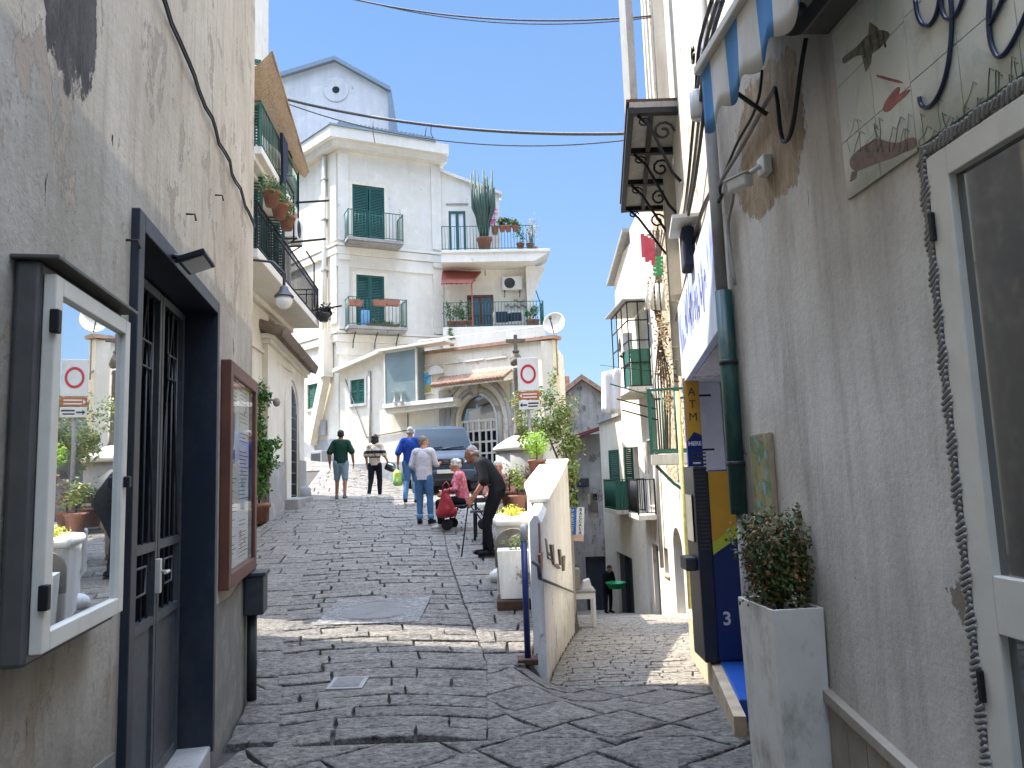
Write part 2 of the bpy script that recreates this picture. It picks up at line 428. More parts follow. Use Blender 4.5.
def stonemat(name, a, b, c3, bump=.6, scale=9, rough=.55, light=.2):
    t = NT(name); g = t.add('NewGeometry'); r = g.outputs['Random Per Island']
    n = t.noise(t.pos(), scale, 10, .7); f = t.noise(t.pos((1, 1.5, 1)), 19, 12, .82, .6); f2 = t.noise(t.pos(), 60, 6, .75)
    c = t.mix(r, a, b); c = t.mix(t.math('MULTIPLY', t.ramp(n, .42, .66), .75), c, c3)
    c = t.mix(t.math('MULTIPLY', t.ramp(f, .51, .60), light*2.6), c, '#c2bcb0')
    c = t.mix(t.math('MULTIPLY', t.ramp(f, .49, .41), .95), c, '#1f1d1b')
    c = t.mix(t.math('MULTIPLY', t.ramp(f2, .54, .64), .5), c, '#242220')
    t.bump(t.math('ADD', t.math('MULTIPLY', n, 1.0), t.math('ADD', t.math('MULTIPLY', f, 1.6), t.math('MULTIPLY', f2, .4))), bump, .03)
    return t.out(c, rough, 0, .5)
# ---------------------------------------------------------------- walls (plan of the place)
WA = Wall((-.258, -3), (-1.972, 5.57))                       # weathered house on the left
WB = Wall((-4.58, 8.1), (-5.497, 18.3))                      # white house behind it
WC = Wall((-5.12, 15.4), (-6.05, 22.0))                      # gate house
WG = Wall((1.345, 4.4), (1.926, -2.6))                       # restaurant wall on the right
WS = Wall((1.845, 7.7), (1.345, 4.4))                        # shop front
WHa = Wall((3.10, 13.0), (1.86, 7.75))
WH1 = Wall((3.75, 18.5), (3.10, 13.0))
WH2 = Wall((3.76, 22.0), (3.75, 18.5))
WH3 = Wall((3.30, 28.5), (3.76, 22.0))
_c = at(338, 300, 27.0); DC = (_c.x, _c.y)
WDL = Wall((DC[0] - .71*13, DC[1] + .70*13), DC)             # tall white house, side face
WDF = Wall(DC, (DC[0] + .906*4.15, DC[1] + .42*4.15))        # tall white house, front
WDW = Wall((DC[0] + .906*4.15, DC[1] + .42*4.15 + .0), (DC[0] + .906*4.15 + 4.2, DC[1] + .42*4.15 + .25))   # wing with terraces
WE = Wall((DC[0] + .12, DC[1] - .25), (DC[0] + .12 + .845*8.9, DC[1] - .25 - .535*8.9))  # low house with the arch
# ---------------------------------------------------------------- materials
M = {}
M['wallA'] = plaster('weathered plaster', '#c9bca5', '#b3a58e', '#7d7060', .45, '#a29480', .085, 1.6, .55,
    band=(2.66, '#aea697', '#99917f'), patches=[(WA.M, 5.13, 3.0, .20, .34, '#3f3a34', '#6b6259')], base_dirt=(.55, .8))
M['wallA_grey'] = plaster('grey render', '#6d6c68', '#7d7a73', '#55514b', .4, '#8d877b', .06, 1.2, .4)
M['wallB'] = plaster('white lime plaster', '#d9d4c8', '#cdc7ba', '#a29a8a', .3, '#b6ad9c', .02, 1, .2)
M['white'] = plaster('pale plaster', '#d8d3c8', '#cdc7ba', '#b3ac9e', .28, '#b6ad9c', .02, .7, .15)
M['cream'] = plaster('cream plaster', '#ded6c4', '#d4cab6', '#b0a48c', .32, '#b4a892', .035, .8, .2)
M['greyplaster'] = plaster('grey plaster', '#aaa59c', '#97928a', '#77716a', .45, '#807a70', .05, .6, .2)
M['gable'] = plaster('lilac grey render', '#cfccc8', '#c2beba', '#a5a09c', .35, '#98938e', .03, .35, .2)
M['dado'] = plaster('grey dado', '#9b9b99', '#8d8c89', '#76736c', .35, '#aaaaaa', .03, .8, .25)
M['wallG'] = plaster('restaurant plaster', '#d6d1c5', '#b3aa9b', '#7f7566', .6, '#857a6a', .06, .8, .6,
    patches=[(WG.M, .66, 3.22, .44, .38, '#8a7052', '#b8a688')], base_dirt=None)
M['wallS'] = plaster('shop plaster', '#c7beae', '#b5ab99', '#8d836f', .5, '#87796a', .07, 1.4, .4)
M['wallH'] = plaster('sunlit plaster', '#cfc9bc', '#beb6a6', '#8d8373', .6, '#a6977e', .06, .9, .3)
M['wallI'] = plaster('old grey wall', '#a19b92', '#8c867d', '#625c54', .6, '#6e675e', .09, .7, .4)
M['parapet'] = plaster('parapet plaster', '#e4e3df', '#d9d7d0', '#a39c90', .4, '#8f867a', .05, 1.6, .35, base_dirt=(-.3, .5))
M['concrete'] = plaster('concrete', '#9a9893', '#8a8883', '#6b6861', .4, '#77736b', .03, 1.5, .4)
M['rubble'] = None
t = NT('old rubble masonry')
vo = t.add('TexVoronoi', feature='DISTANCE_TO_EDGE'); vo.inputs['Scale'].default_value = 4.2
nz = t.add('TexNoise'); nz.inputs['Scale'].default_value = 3; vm = t.add('Mix', data_type='RGBA', blend_type='MIX'); vm.inputs[0].default_value = .12
t.link(t.pos((1, 1, 1.6)), vm.inputs[6]); t.link(nz.outputs['Color'], vm.inputs[7]); t.link(vm.outputs[2], vo.inputs['Vector'])
vc = t.add('TexVoronoi'); vc.inputs['Scale'].default_value = 4.2; t.link(vm.outputs[2], vc.inputs['Vector'])
sp = t.add('SeparateColor'); t.link(vc.outputs['Color'], sp.inputs[0])
k = t.ramp(vo.outputs['Distance'], .02, .09); c = t.mix(sp.outputs[0], '#a8977a', '#c4b596'); c = t.mix(t.ramp(t.noise(t.pos(), 6, 10, .7), .5, .62), c, '#877a63')
c = t.mix(k, '#6a5b45', c); t.bump(t.math('ADD', k, t.noise(t.pos(), 14)), .8, .03); M['rubble'] = t.out(c, .9, 0, .2)
M['stone'] = stonemat('basalt paving', '#79726a', '#928a7c', '#5e5951', .9, 5, .5, .22)
M['stone_alley'] = stonemat('alley paving', '#968d7e', '#aba190', '#7a7266', .9, 7, .6, .2)
M['stone_step'] = stonemat('pavement stone', '#65635f', '#77746d', '#514f4b', .4, 5)
M['joint'] = simple('joint dirt', '#3b3731', .95, 0, .3, 15, .6)
M['cover'] = simple('cast cover', '#64605a', .6, 0, .2, 30, .3, dirt=.5)
M['navy'] = simple('dark navy paint', '#1b222d', .45, 0, .2, 8, .1, dirt=.25, dirtc='#55534e')
M['darkmetal'] = simple('dark grey metal', '#3b3d3f', .5, .4, .15, 20, .1, dirt=.3, dirtc='#6b665c')
M['gatemetal'] = simple('gate metal', '#4a4e51', .5, .3, .2, 20, .1, dirt=.35, dirtc='#7a7469')
M['iron'] = simple('black iron', '#1d1e21', .5, .5, .3, 30, .2)
M['rust'] = simple('rusted iron', '#4a3426', .8, .2, .35, 25, .4)
M['alu'] = simple('white painted aluminium', '#cbc6b6', .4, 0, .05, 8, .03, dirt=.15)
M['alugrey'] = simple('grey housing', '#565450', .45, .3, .15, 9, .05, dirt=.4, dirtc='#2e2c29')
M['glass'] = glassmat('window glass')
M['glassmirror'] = glassmat('case glass', '#5d6668', 1.15, .01)
M['doorglass'] = glassmat('door glass', '#0b0d0f', .35, .03)
M['vglass'] = clearglass('veranda glass', .5)
M['brown'] = simple('brown varnished wood', '#5a3425', .5, 0, .25, 6, .15)
M['paper'] = simple('paper', '#d5d3cc', .6, 0, .04, 8)
M['ink'] = simple('ink', '#2b2c30', .6, 0, .2, 40)
M['white_p'] = simple('white paint', '#dcdad4', .5, 0, .05, 6, .05, dirt=.2)
M['plastic_w'] = simple('white plastic', '#c9c7c0', .4, 0, .05, 6, 0, dirt=.2)
M['pipe'] = simple('grey pvc pipe', '#8f8c86', .5, 0, .12, 8, .05, dirt=.4)
M['greenpipe'] = simple('green painted pipe', '#16463f', .45, 0, .2, 6, .2, dirt=.3, dirtc='#8a7a4a')
M['green'] = simple('green shutter paint', '#0f4f45', .55, 0, .15, 8, .05, dirt=.12)
M['green2'] = simple('bright green shutter paint', '#2b5f4c', .6, 0, .12, 8, .05, dirt=.15)
M['greenrail'] = simple('green rail paint', '#1f5a4c', .5, .1, .2, 12, .1, dirt=.3, dirtc='#6b4a33')
M['cable'] = simple('black cable', '#222222', .6, 0, .3, 20)
M['cable_g'] = simple('grey cable', '#5a5753', .7, 0, .3, 20)
M['terracotta'] = simple('terracotta', '#875a48', .8, 0, .2, 8, .2, dirt=.3)
M['tile'] = simple('roof tile', '#9c7a62', .85, 0, .35, 5, .3, dirt=.7, dirtc='#6d6258')
M['tile_dark'] = simple('old roof tile', '#6d5f53', .9, 0, .35, 6, .3, dirt=.5)
M['darkcap'] = simple('slate edging', '#7b8790', .6, 0, .1, 6)
M['straw'] = simple('reed blind', '#a08a70', .85, 0, .25, 18, .3)
M['navycloth'] = simple('navy cloth', '#1c2234', .9, 0, .2, 12, .2)
M['white_cloth'] = simple('white sheet', '#dcdce2', .9, 0, .05, 3, .2)
M['redcloth'] = simple('red cloth', '#b04a58', .9, 0, .2, 10, .2)
M['greenplastic'] = simple('green plastic', '#12a05c', .4, 0, .1, 8)
M['bark'] = simple('bark', '#4a3b2c', .9, 0, .3, 15, .5)
M['soil'] = simple('soil', '#3a2f25', .95, 0, .3, 20, .5)
M['box'] = leafmat('box leaves', '#2a4019', '#50602c', '#8a6234', .28, .15)
M['ivy'] = leafmat('climber leaves', '#2c5a20', '#4f7d33', '#8a8a3c', .06)
M['vine'] = leafmat('vine leaves', '#4d6a2c', '#93a051', '#b09a58', .16)
M['lime'] = leafmat('lime shrub leaves', '#6d9a1e', '#a3c43a', None, .1, .35)
M['yellowplant'] = leafmat('yellow sedum', '#a8a62c', '#c7c34a', None, .1, .3)
M['mixed'] = leafmat('potted leaves', '#33592c', '#67824a', '#a07a4a', .15)
M['dryplant'] = leafmat('dried climber', '#8a7550', '#b09a72', '#6d3f5c', .15)
M['pinkflower'] = leafmat('pink blossom', '#c23f8e', '#d96bb0', None, 0, .3)
M['cactus'] = simple('cactus', '#35493a', .7, 0, .15, 12, .2)
M['blue'] = simple('blue paint', '#1f5fae', .5, 0, .08, 8, .03)
M['bluefloor'] = simple('blue floor', '#1c4f9c', .45, 0, .15, 8, .05, dirt=.25)
M['navyATM'] = simple('navy panel', '#10265a', .35, 0, .05, 8)
M['yellowATM'] = simple('yellow panel', '#c9952c', .4, 0, .05, 8)
M['limeATM'] = simple('lime band', '#b8bd3c', .4, 0, .05, 8)
M['ribbed'] = simple('dark ribbed metal', '#2a2f3a', .4, .3, .1, 8)
M['sandstone'] = simple('kerb stone', '#b09d80', .85, 0, .2, 9, .3, dirt=.4)
M['wood_p'] = simple('painted boards', '#9b9180', .7, 0, .15, 6, .15, dirt=.4, dirtc='#6b5a45')
M['planter_w'] = simple('white laminate', '#cbc6b8', .55, 0, .08, 5, .15, dirt=.8, dirtc='#75685a')
M['red'] = simple('red sign paint', '#b3202f', .45, 0, .05, 8)
M['brownsign'] = simple('brown sign', '#a35a2c', .5, 0, .1, 8)
M['signback'] = simple('sign white', '#cfcfca', .45, 0, .05, 6, 0, dirt=.2)
M['statue'] = simple('weathered stone', '#6e675c', .9, 0, .3, 10, .5, dirt=.5)
M['dish'] = simple('dish', '#c9c1ae', .5, 0, .06, 5, 0, dirt=.3)
M['globe'] = simple('opal glass globe', '#d6d6d2', .25, 0, .03, 5)
M['bluepost'] = simple('blue post paint', '#1d2f66', .4, .1, .1, 8, .05, dirt=.2, dirtc='#9aa0ac')
M['roofred'] = simple('red sheet roof', '#8d4a3c', .7, 0, .2, 8, .1)
t = NT('striped canvas'); g = t.add('NewGeometry'); d = t.add('VectorMath', operation='DOT_PRODUCT')
t.link(g.outputs['Position'], d.inputs[0]); d.inputs[1].default_value = WG.u
fr = t.math('GREATER_THAN', t.math('FRACT', t.math('MULTIPLY_ADD', d.outputs['Value'], 1/.36, .55)), .56)
c = t.mix(fr, '#c6c3ba', '#4a7fb0'); c = t.mix(t.math('MULTIPLY', t.ramp(t.noise(t.pos((1,1,.3)), 7, 8), .45, .7), .35), c, '#6f6d6a'); M['awning'] = t.out(c, .85, 0, .2)
# ================================================================= ground and paving
def grid_mesh(name, xs, ys, zf, mat):
    mb = MB(); V = [[mb.v((x, y, zf(x, y))) for y in ys] for x in xs]
    for i in range(len(xs)-1):
        for j in range(len(ys)-1):
            f = mb.b.faces.new([V[i][j], V[i+1][j], V[i+1][j+1], V[i][j+1]]); f.smooth = False
    return mb.build(name, mat, kind='structure', M=Matrix.Identity(4))
def fr(a, b, st): 
    n = max(1, round((b-a)/st)); return [a + (b-a)*i/n for i in range(n+1)]
grid_mesh('ground', [-300, -120, -60, -30] + fr(-16, -4, .8) + fr(-3.6, 2.4, .06) + fr(2.5, 6, .25) + [8, 12, 30, 80, 300],
          [-60, -20] + fr(-6, 4, .5) + fr(4.1, 13, .12) + fr(13.4, 40, .5) + [60, 120, 300, 900], lambda x, y: gz(x, y) - .045, M['joint'])

def clip(poly, reg):
    """convex clip of a 2d polygon against a convex region (ccw)"""
    out = poly
    for (ax, ay), (bx, by) in zip(reg, reg[1:] + reg[:1]):
        inp, out = out, []
        if not inp: return []
        for i, p in enumerate(inp):
            q = inp[(i+1) % len(inp)]
            sp = (bx-ax)*(p[1]-ay) - (by-ay)*(p[0]-ax); sq = (bx-ax)*(q[1]-ay) - (by-ay)*(q[0]-ax)
            if sp >= 0: out.append(p)
            if (sp >= 0) != (sq >= 0):
                k = sp/(sp-sq); out.append((p[0]+(q[0]-p[0])*k, p[1]+(q[1]-p[1])*k))
    return out
COVERS = []
def add_stone(mb, poly, rnd, gap=.012, hj=.008, tilt=.01, top=0, zf=None):
    n = len(poly)
    if n < 3: return
    cx = sum(p[0] for p in poly)/n; cy = sum(p[1] for p in poly)/n
    area = abs(sum(poly[i][0]*poly[(i+1) % n][1]-poly[(i+1) % n][0]*poly[i][1] for i in range(n)))/2
    if area < .004: return
    for (a, b, c, d) in COVERS:
        if a < cx < b and c < cy < d and top == 0: return
    zf = zf or gz
    gap = gap*rnd.uniform(.25, .8); dz = top + rnd.uniform(-hj, hj)*.6; tx = rnd.uniform(-tilt, tilt); ty = rnd.uniform(-tilt*1.2, tilt*.8)
    def ring(ins, dd):
        R_ = []
        for p in poly:
            vx, vy = cx-p[0], cy-p[1]; L = sqrt(vx*vx+vy*vy) or 1
            x = p[0]+math.copysign(min(ins, abs(vx)*.8), vx); y = p[1]+math.copysign(min(ins, abs(vy)*.8), vy)
            R_.append(mb.v((x, y, zf(x, y) + dz + dd + (x-cx)*tx + (y-cy)*ty)))
        return R_
    # break the outline up so that no edge is ruler straight
    q = []
    for i, p in enumerate(poly):
        r = poly[(i+1) % n]; q.append(p)
        L = sqrt((p[0]-r[0])**2+(p[1]-r[1])**2)
        k = int(L/.14)
        for j in range(1, k+1):
            t_ = j/(k+1); w = rnd.uniform(0, .013); mx, my = p[0]+(r[0]-p[0])*t_, p[1]+(r[1]-p[1])*t_
            vx, vy = cx-mx, cy-my; l2 = sqrt(vx*vx+vy*vy) or 1; q.append((mx+vx/l2*w, my+vy/l2*w))
    poly = q; n = len(poly)
    A = ring(gap, -.05); B = ring(gap, -.006); C = ring(gap+.007, 0); D = ring(gap+.04, .001)
    ct = mb.v((cx, cy, zf(cx, cy) + dz + .003))
    for P, Q in ((A, B), (B, C), (C, D)):
        for i in range(n):
            f = mb.b.faces.new([P[i], P[(i+1) % n], Q[(i+1) % n], Q[i]]); f.smooth = P is not A
    for i in range(n):
        f = mb.b.faces.new([D[i], D[(i+1) % n], ct]); f.smooth = True
def band(mb, y0, y1, left, right, row, ln, arc=0, seed=1, gap=.012, hj=.008, tilt=.01, zf=None):
    rnd = random.Random(seed); y = y0; odd = 0
    while y < y1:
        h = row * rnd.uniform(.8, 1.25); ya, yb = y, y + h; y = yb
        w = max(.05, right((ya+yb)/2) - left((ya+yb)/2)); ts = [0]; x = rnd.uniform(.3, 1)*ln
        while x < w - ln*.35: ts.append(x/w); x += ln * rnd.uniform(.65, 1.5)
        ts.append(1)
        sk = rnd.uniform(-.02, .02)
        for a, b in zip(ts, ts[1:]):
            def P(t, yy):
                return (left(yy) + (right(yy)-left(yy))*t + (rnd.uniform(-.008,.008) if 0 < t < 1 else 0), yy - arc*(2*t-1)**2 + sk*t)
            n = max(1, int((b-a)*w/.3)) if arc else 1
            bot = [P(a+(b-a)*i/n, ya) for i in range(n+1)]; tp = [P(b-(b-a)*i/n, yb) for i in range(n+1)]
            add_stone(mb, bot+tp, rnd, gap, hj, tilt, zf=zf)
def wallx(w, y): return w.p0.x + (w.p1.x-w.p0.x)*(y-w.p0.y)/(w.p1.y-w.p0.y)
def leftx(y):
    if y < 5.6: return wallx(WA, y)
    if y < 15.4: return interp(y, [(5.6, -2.0), (6.2, -3.2), (8.1, -4.58), (15.4, -5.1)])
    return wallx(WC, min(y, 30)) - .1
LB = lambda y: interp(y, [(4.4, -1.42), (4.68, -1.48), (8.37, -2.56), (12.9, -3.30), (20, -5.0), (30, -6)])
RB = lambda y: interp(y, [(4.4, -.20), (6.1, -.26), (8.6, -.64), (11, -.99), (15, -1.5), (30, -2.5)])
def mzf(x, y): return gz(min(x, xb(y)-.15), y)
mb = MB()
band(mb, 4.55, 26, LB, RB, .205, .50, .13, 3, hj=.013, tilt=.018)
band(mb, 26, 34, lambda y: -14, lambda y: -2, .5, 1.2, 0, 4)
band(mb, 4.5, 25, lambda y: leftx(y)+.02, lambda y: LB(y)+.012, .34, .5, 0, 5, hj=.006)
band(mb, 5.97, 21, lambda y: RB(y)-.024, lambda y: xb(y)-.10, .28, .5, 0, 6, hj=.007, zf=mzf)
band(mb, 25, 33, lambda y: -16, lambda y: LB(y), .5, .9, 0, 8)
# diagonal slabs at the mouth of the two streets
rnd = random.Random(5)
def diag(mb, reg, ang, a, b, seed):
    rnd = random.Random(seed); ca, sa = cos(ang), sin(ang)
    for i in range(-14, 15):
        off = rnd.uniform(0, a)
        for j in range(-14, 15):
            u0, v0 = j*a + off, i*b
            P = [(u0, v0), (u0+a, v0), (u0+a, v0+b), (u0, v0+b)]
            P = [(p[0]*ca - p[1]*sa, 4.5 + p[0]*sa + p[1]*ca) for p in P]
            q = clip(P, reg)
            if q: add_stone(mb, q, rnd, .011, .006, .008)
diag(mb, [(-1.95, 1.5), (2.0, 1.5), (1.36, 4.44), (-1.62, 4.44)], R(38), .62, .46, 11)
diag(mb, [(-.22, 4.44), (1.34, 4.44), (1.62, 5.97), (-.28, 5.97)], R(38), .50, .38, 12)
diag(mb, [(-1.1, -3), (2.0, -3), (2.0, 1.48), (-1.6, 1.48)], R(38), .8, .6, 13)
mb.build('road', M['stone'], kind='structure', M=Matrix.Identity(4))
mb = MB()
def arx(y):
    if y < 7.75: return wallx(WS, y) - .02
    if y < 13: return wallx(WHa, y) - .02
    if y < 18.5: return wallx(WH1, y) - .02
    if y < 22: return wallx(WH2, y) - .02
    return wallx(WH3, min(y, 28.5)) + max(0, y-28.5)*.25
azf = lambda x, y: gz(max(x, xb(y)+.4), y) if y > 6.2 else gz(x, y)
band(mb, 5.97, 9, lambda y: xb(y)+.04, arx, .13, .20, 0, 21, .007, .006, .03, azf)
band(mb, 9, 36, lambda y: xb(y)+.04, arx, .18, .26, 0, 22, .008, .008, .02, azf)
mb.build('path', M['stone_alley'], kind='structure', M=Matrix.Identity(4))
def cover(label, a, b, c, d, oval):
    x0, x1, y0, y1 = a, b, c, d; zc = gz((x0+x1)/2, (y0+y1)/2)
    r = thing('manhole_cover', label, 'manhole cover', ((x0+x1)/2, (y0+y1)/2, zc))
    mb = MB(); rr = random.Random(3)
    # a sheet following the slope
    def q(x, y, dz): return (x, y, gz(x, y) + dz)
    for z0, z1, i in ((-.03, .014, 0),):
        P = [(x0, y0), (x1, y0), (x1, y1), (x0, y1)]
        T = [mb.v(q(x, y, z1)) for x, y in P]; B = [mb.v(q(x, y, z0)) for x, y in P]
        mb.b.faces.new(T)
        for k in range(4): mb.b.faces.new([B[k], B[(k+1) % 4], T[(k+1) % 4], T[k]])
    mb.build('frame_slab', M['stone_step'] if oval else M['concrete'], r)
    mb = MB()
    cx, cy = (x0+x1)/2, (y0+y1)/2
    if oval:
        rx, ry = (x1-x0)*.37, (y1-y0)*.37
        for s0, s1, z in ((1.03, .98, .019), (.93, 0, .018)):
            for k in range(32):
                a0, a1 = 2*pi*k/32, 2*pi*(k+1)/32
                pts = [(cx+rx*s0*cos(a0), cy+ry*s0*sin(a0)), (cx+rx*s0*cos(a1), cy+ry*s0*sin(a1))]
                if s1: pts += [(cx+rx*s1*cos(a1), cy+ry*s1*sin(a1)), (cx+rx*s1*cos(a0), cy+ry*s1*sin(a0))]
                else: pts += [(cx, cy)]
                mb.face([q(x, y, z) for x, y in pts])
    else:
        e = .03; P = [(x0+e, y0+e), (x1-e, y0+e), (x1-e, y1-e), (x0+e, y1-e)]
        mb.face([q(x, y, .018) for x, y in P])
    mb.build('lid', M['cover'], r)
cover('large rectangular manhole slab with an oval lid in the middle of the street', -2.0, -.98, 7.36, 8.42, True)
cover('small square pale inspection lid set among the near paving stones', -1.40, -1.14, 5.47, 5.74, False)

# ================================================================= left weathered house
def P(w, px, py, out=0): return w.hit(px, py, out)
H0 = P
hA = thing('old_house', 'tall weathered plaster house close on the left with a gated doorway', 'house', WA.M)
ad0, ad1 = 5.80, 7.26; adz = 2.48
mb = MB(WA.M); mb.wall(0, WA.L, -.3, 9.5, [(ad0, ad1, .12, adz)], .45)
mb.wall(8.735, 8.74, 0, .1, [], .1) if False else None
mb.build('wall', M['wallA'], hA)
mb = MB(WA.M); mb.box(0, WA.L, .46, 6, -.3, 9.48); mb.box(ad0-.3, ad1+.3, .455, .9, 0, 3); mb.build('house_body', M['wallA_grey'], hA)
mb = MB(); mb.prism([(-2.45, 5.3), (-2.95, 7.25), (-9, 9.0), (-9, 5.0)], -.3, 9.4, 'z'); mb.build('shade_block', M['wallA_grey'], hA)  # unseen block added behind the corner so its shadow bounds the sunlit band
mb = MB(WA.M)    # threshold step
mb.box(ad0+.005, ad1-.005, -.02, .44, -.2, .13, .01); mb.build('threshold', M['concrete'], hA)
mb = MB(WA.M)    # grey render skirting under the case
mb.prism([(3.0, -.2), (5.72, -.2), (5.72, .62), (5.35, .66), (5.0, .60), (4.2, .55), (3, .55)], -.006, .05); mb.build('skirting', M['wallA_grey'], hA)
mb = MB(WA.M)
for q in ((7.32, -.012), ):
    mb.prism([(7.33, -.2), (WA.L-.005, -.2), (WA.L-.005, .80), (8.2, .84), (7.9, .80), (7.33, .83)], -.006, .05)
mb.build('skirting', M['wallA_grey'], hA)
# dark surround and reveals
mb = MB(WA.M)
for a, b, c, d in ((ad0-.05, ad0+.02, .1, adz+.05), (ad1-.02, ad1+.035, .1, adz+.05), (ad0+.02, ad1-.02, adz-.02, adz+.05)):
    mb.box(a, b, -.03, .42, c, d, .004)
mb.build('door_surround', M['navy'], hA)
mb = MB(WA.M); mb.box(ad0+.02, ad1-.02, .40, .43, .13, adz-.02); mb.build('door_backing', M['navy'], hA)
rnd = random.Random(9)
for k in range(3):
    a = ad0 + .03 + k*(ad1-ad0-.06)/3; b = a + (ad1-ad0-.06)/3 - .012; zt = adz-.04
    lf = MB(WA.M)
    for u in (a, b-.035): lf.box(u, u+.035, .14, .18, .14, zt)
    for z in (.14, .86, 1.20, zt-.035): lf.box(a+.035, b-.035, .142, .178, z, z+.04)
    leaf = lf.build('door_leaf', M['gatemetal'], hA)
    pn = MB(WA.M); pn.box(a+.035, b-.035, .155, .165, .18, .86); pn.build('lower_panel', M['gatemetal'], leaf)
    g_ = MB(WA.M); w = b-a-.07
    for j in range(4):
        u = a+.035 + w*(j+.5)/4; g_.tube([(u, .16, .90), (u, .16, zt-.03)], .006, 5)
    for z in (1.02, 2.05):
        u0, u1 = a+.035+w*.30, a+.035+w*.7
        g_.tube([(u0, .15, z), (u1, .15, z), (u1, .15, z+.12), (u0, .15, z+.12)], .007, 5, closed=True)
    g_.tube([(a+.035, .152, 1.24), (a+.035+w/2, .152, 2.4), (b-.035, .152, 1.24)], .006, 5)
    g_.build('grille', M['gatemetal'], leaf)
    if k == 1:
        h_ = MB(WA.M); h_.box(b-.034, b-.002, .115, .141, 1.0, 1.16, .004); h_.tube([(b-.018, .115, 1.1), (b-.018, .08, 1.1), (b-.09, .08, 1.1)], .008, 6)
        h_.build('handle', M['alu'], leaf)
# ---- glass display case
D_ = .095
u0, u1 = H0(WA, 57, 275, D_)[0], H0(WA, 131, 322, D_)[0]; z1 = (H0(WA, 57, 275, D_)[1]+H0(WA, 131, 322, D_)[1])/2; z0 = (H0(WA, 45, 657, D_)[1]+H0(WA, 125, 607, D_)[1])/2
c = thing('display_case', 'white framed glass display case with street reflections beside the gated doorway', 'display case', WA.at(u0, 0, z0))
mb = MB(WA.M)
mb.box(u0-.015, u1+.015, -.006, -D_+.03, z0-.025, z1+.03, .010); mb.build('housing', M['alugrey'], c)
mb = MB(WA.M); mb.box(u0-.03, u1+.025, 0, -D_-.015, z1+.031, z1+.042, .003); mb.build('rain_hood', M['alugrey'], c)
fw = .046; mb = MB(WA.M)
for a, b, cc, d in ((u0, u0+fw, z0, z1), (u1-fw, u1, z0, z1), (u0+fw, u1-fw, z0, z0+fw), (u0+fw, u1-fw, z1-fw, z1)):
    mb.box(a, b, -D_+.029, -D_, cc, d, .003)
mb.build('frame', M['alu'], c)
mb = MB(WA.M); mb.box(u0+fw, u1-fw, -D_+.020, -D_+.014, z0+fw, z1-fw); mb.build('glass_pane', M['glassmirror'], c)
for z in (z0+.10, z1-.15):
    mb = MB(WA.M); mb.box(u0-.012, u0+.012, -D_+.01, -D_-.012, z, z+.06, .004); mb.build('hinge', M['iron'], c)
mb = MB(WA.M); mb.box(u1-.035, u1-.008, -D_, -D_-.018, 1.50, 1.535, .004); mb.build('latch', M['iron'], c)
# ---- floodlight
fu, fz = P(WA, 196, 262, .12)
c = thing('floodlight', 'small dark floodlight fixed above the gated doorway', 'floodlight', WA.at(fu, 0, fz))
mb = MB(WA.M @ Matrix.Translation((fu, -.12, fz)) @ Matrix.Rotation(R(-20), 4, 'X')); mb.box(-.11, .11, -.06, .06, -.012, .012, .004); hd = mb.build('lamp_head', M['iron'], c)
mb = MB(WA.M @ Matrix.Translation((fu, -.12, fz)) @ Matrix.Rotation(R(-20), 4, 'X')); mb.box(-.09, .09, -.045, .045, -.016, -.0125); mb.build('lens', M['plastic_w'], hd)
mb = MB(WA.M); mb.tube([(fu-.03, 0, fz+.02), (fu-.03, -.07, fz+.01)], .012, 6); mb.tube([(fu+.03, 0, fz+.02), (fu+.03, -.07, fz+.01)], .012, 6); each(mb, 'bracket', M['iron'], c)
# ---- notice board
bu0, bz0 = P(WA, 218, 590, .05); bu1 = P(WA, 250, 470, .05)[0]; bz0, bz1 = .89, 2.24; bu0 = 7.50; bu1 = 8.60
c = thing('notice_board', 'brown wooden notice board with glazed posters and typed sheets above the grey box', 'notice board', WA.at(bu0, 0, bz0))
mb = MB(WA.M); f = .085
for a, b, cc, d in ((bu0, bu0+f, bz0, bz1), (bu1-f, bu1, bz0, bz1), (bu0+f, bu1-f, bz0, bz0+f), (bu0+f, bu1-f, bz1-f, bz1)): mb.box(a, b, 0, -.06, cc, d, .006)
mb.build('frame', M['brown'], c)
mb = MB(WA.M); mb.box(bu0+f, bu1-f, 0, -.012, bz0+f, bz1-f); mb.build('backboard', M['paper'], c)
cols = ['#3b4f7a', '#c8853a', '#4b6a8a', '#8f8f93', '#b04a3a', '#6b7f5a', '#31343c', '#9a7f5f']
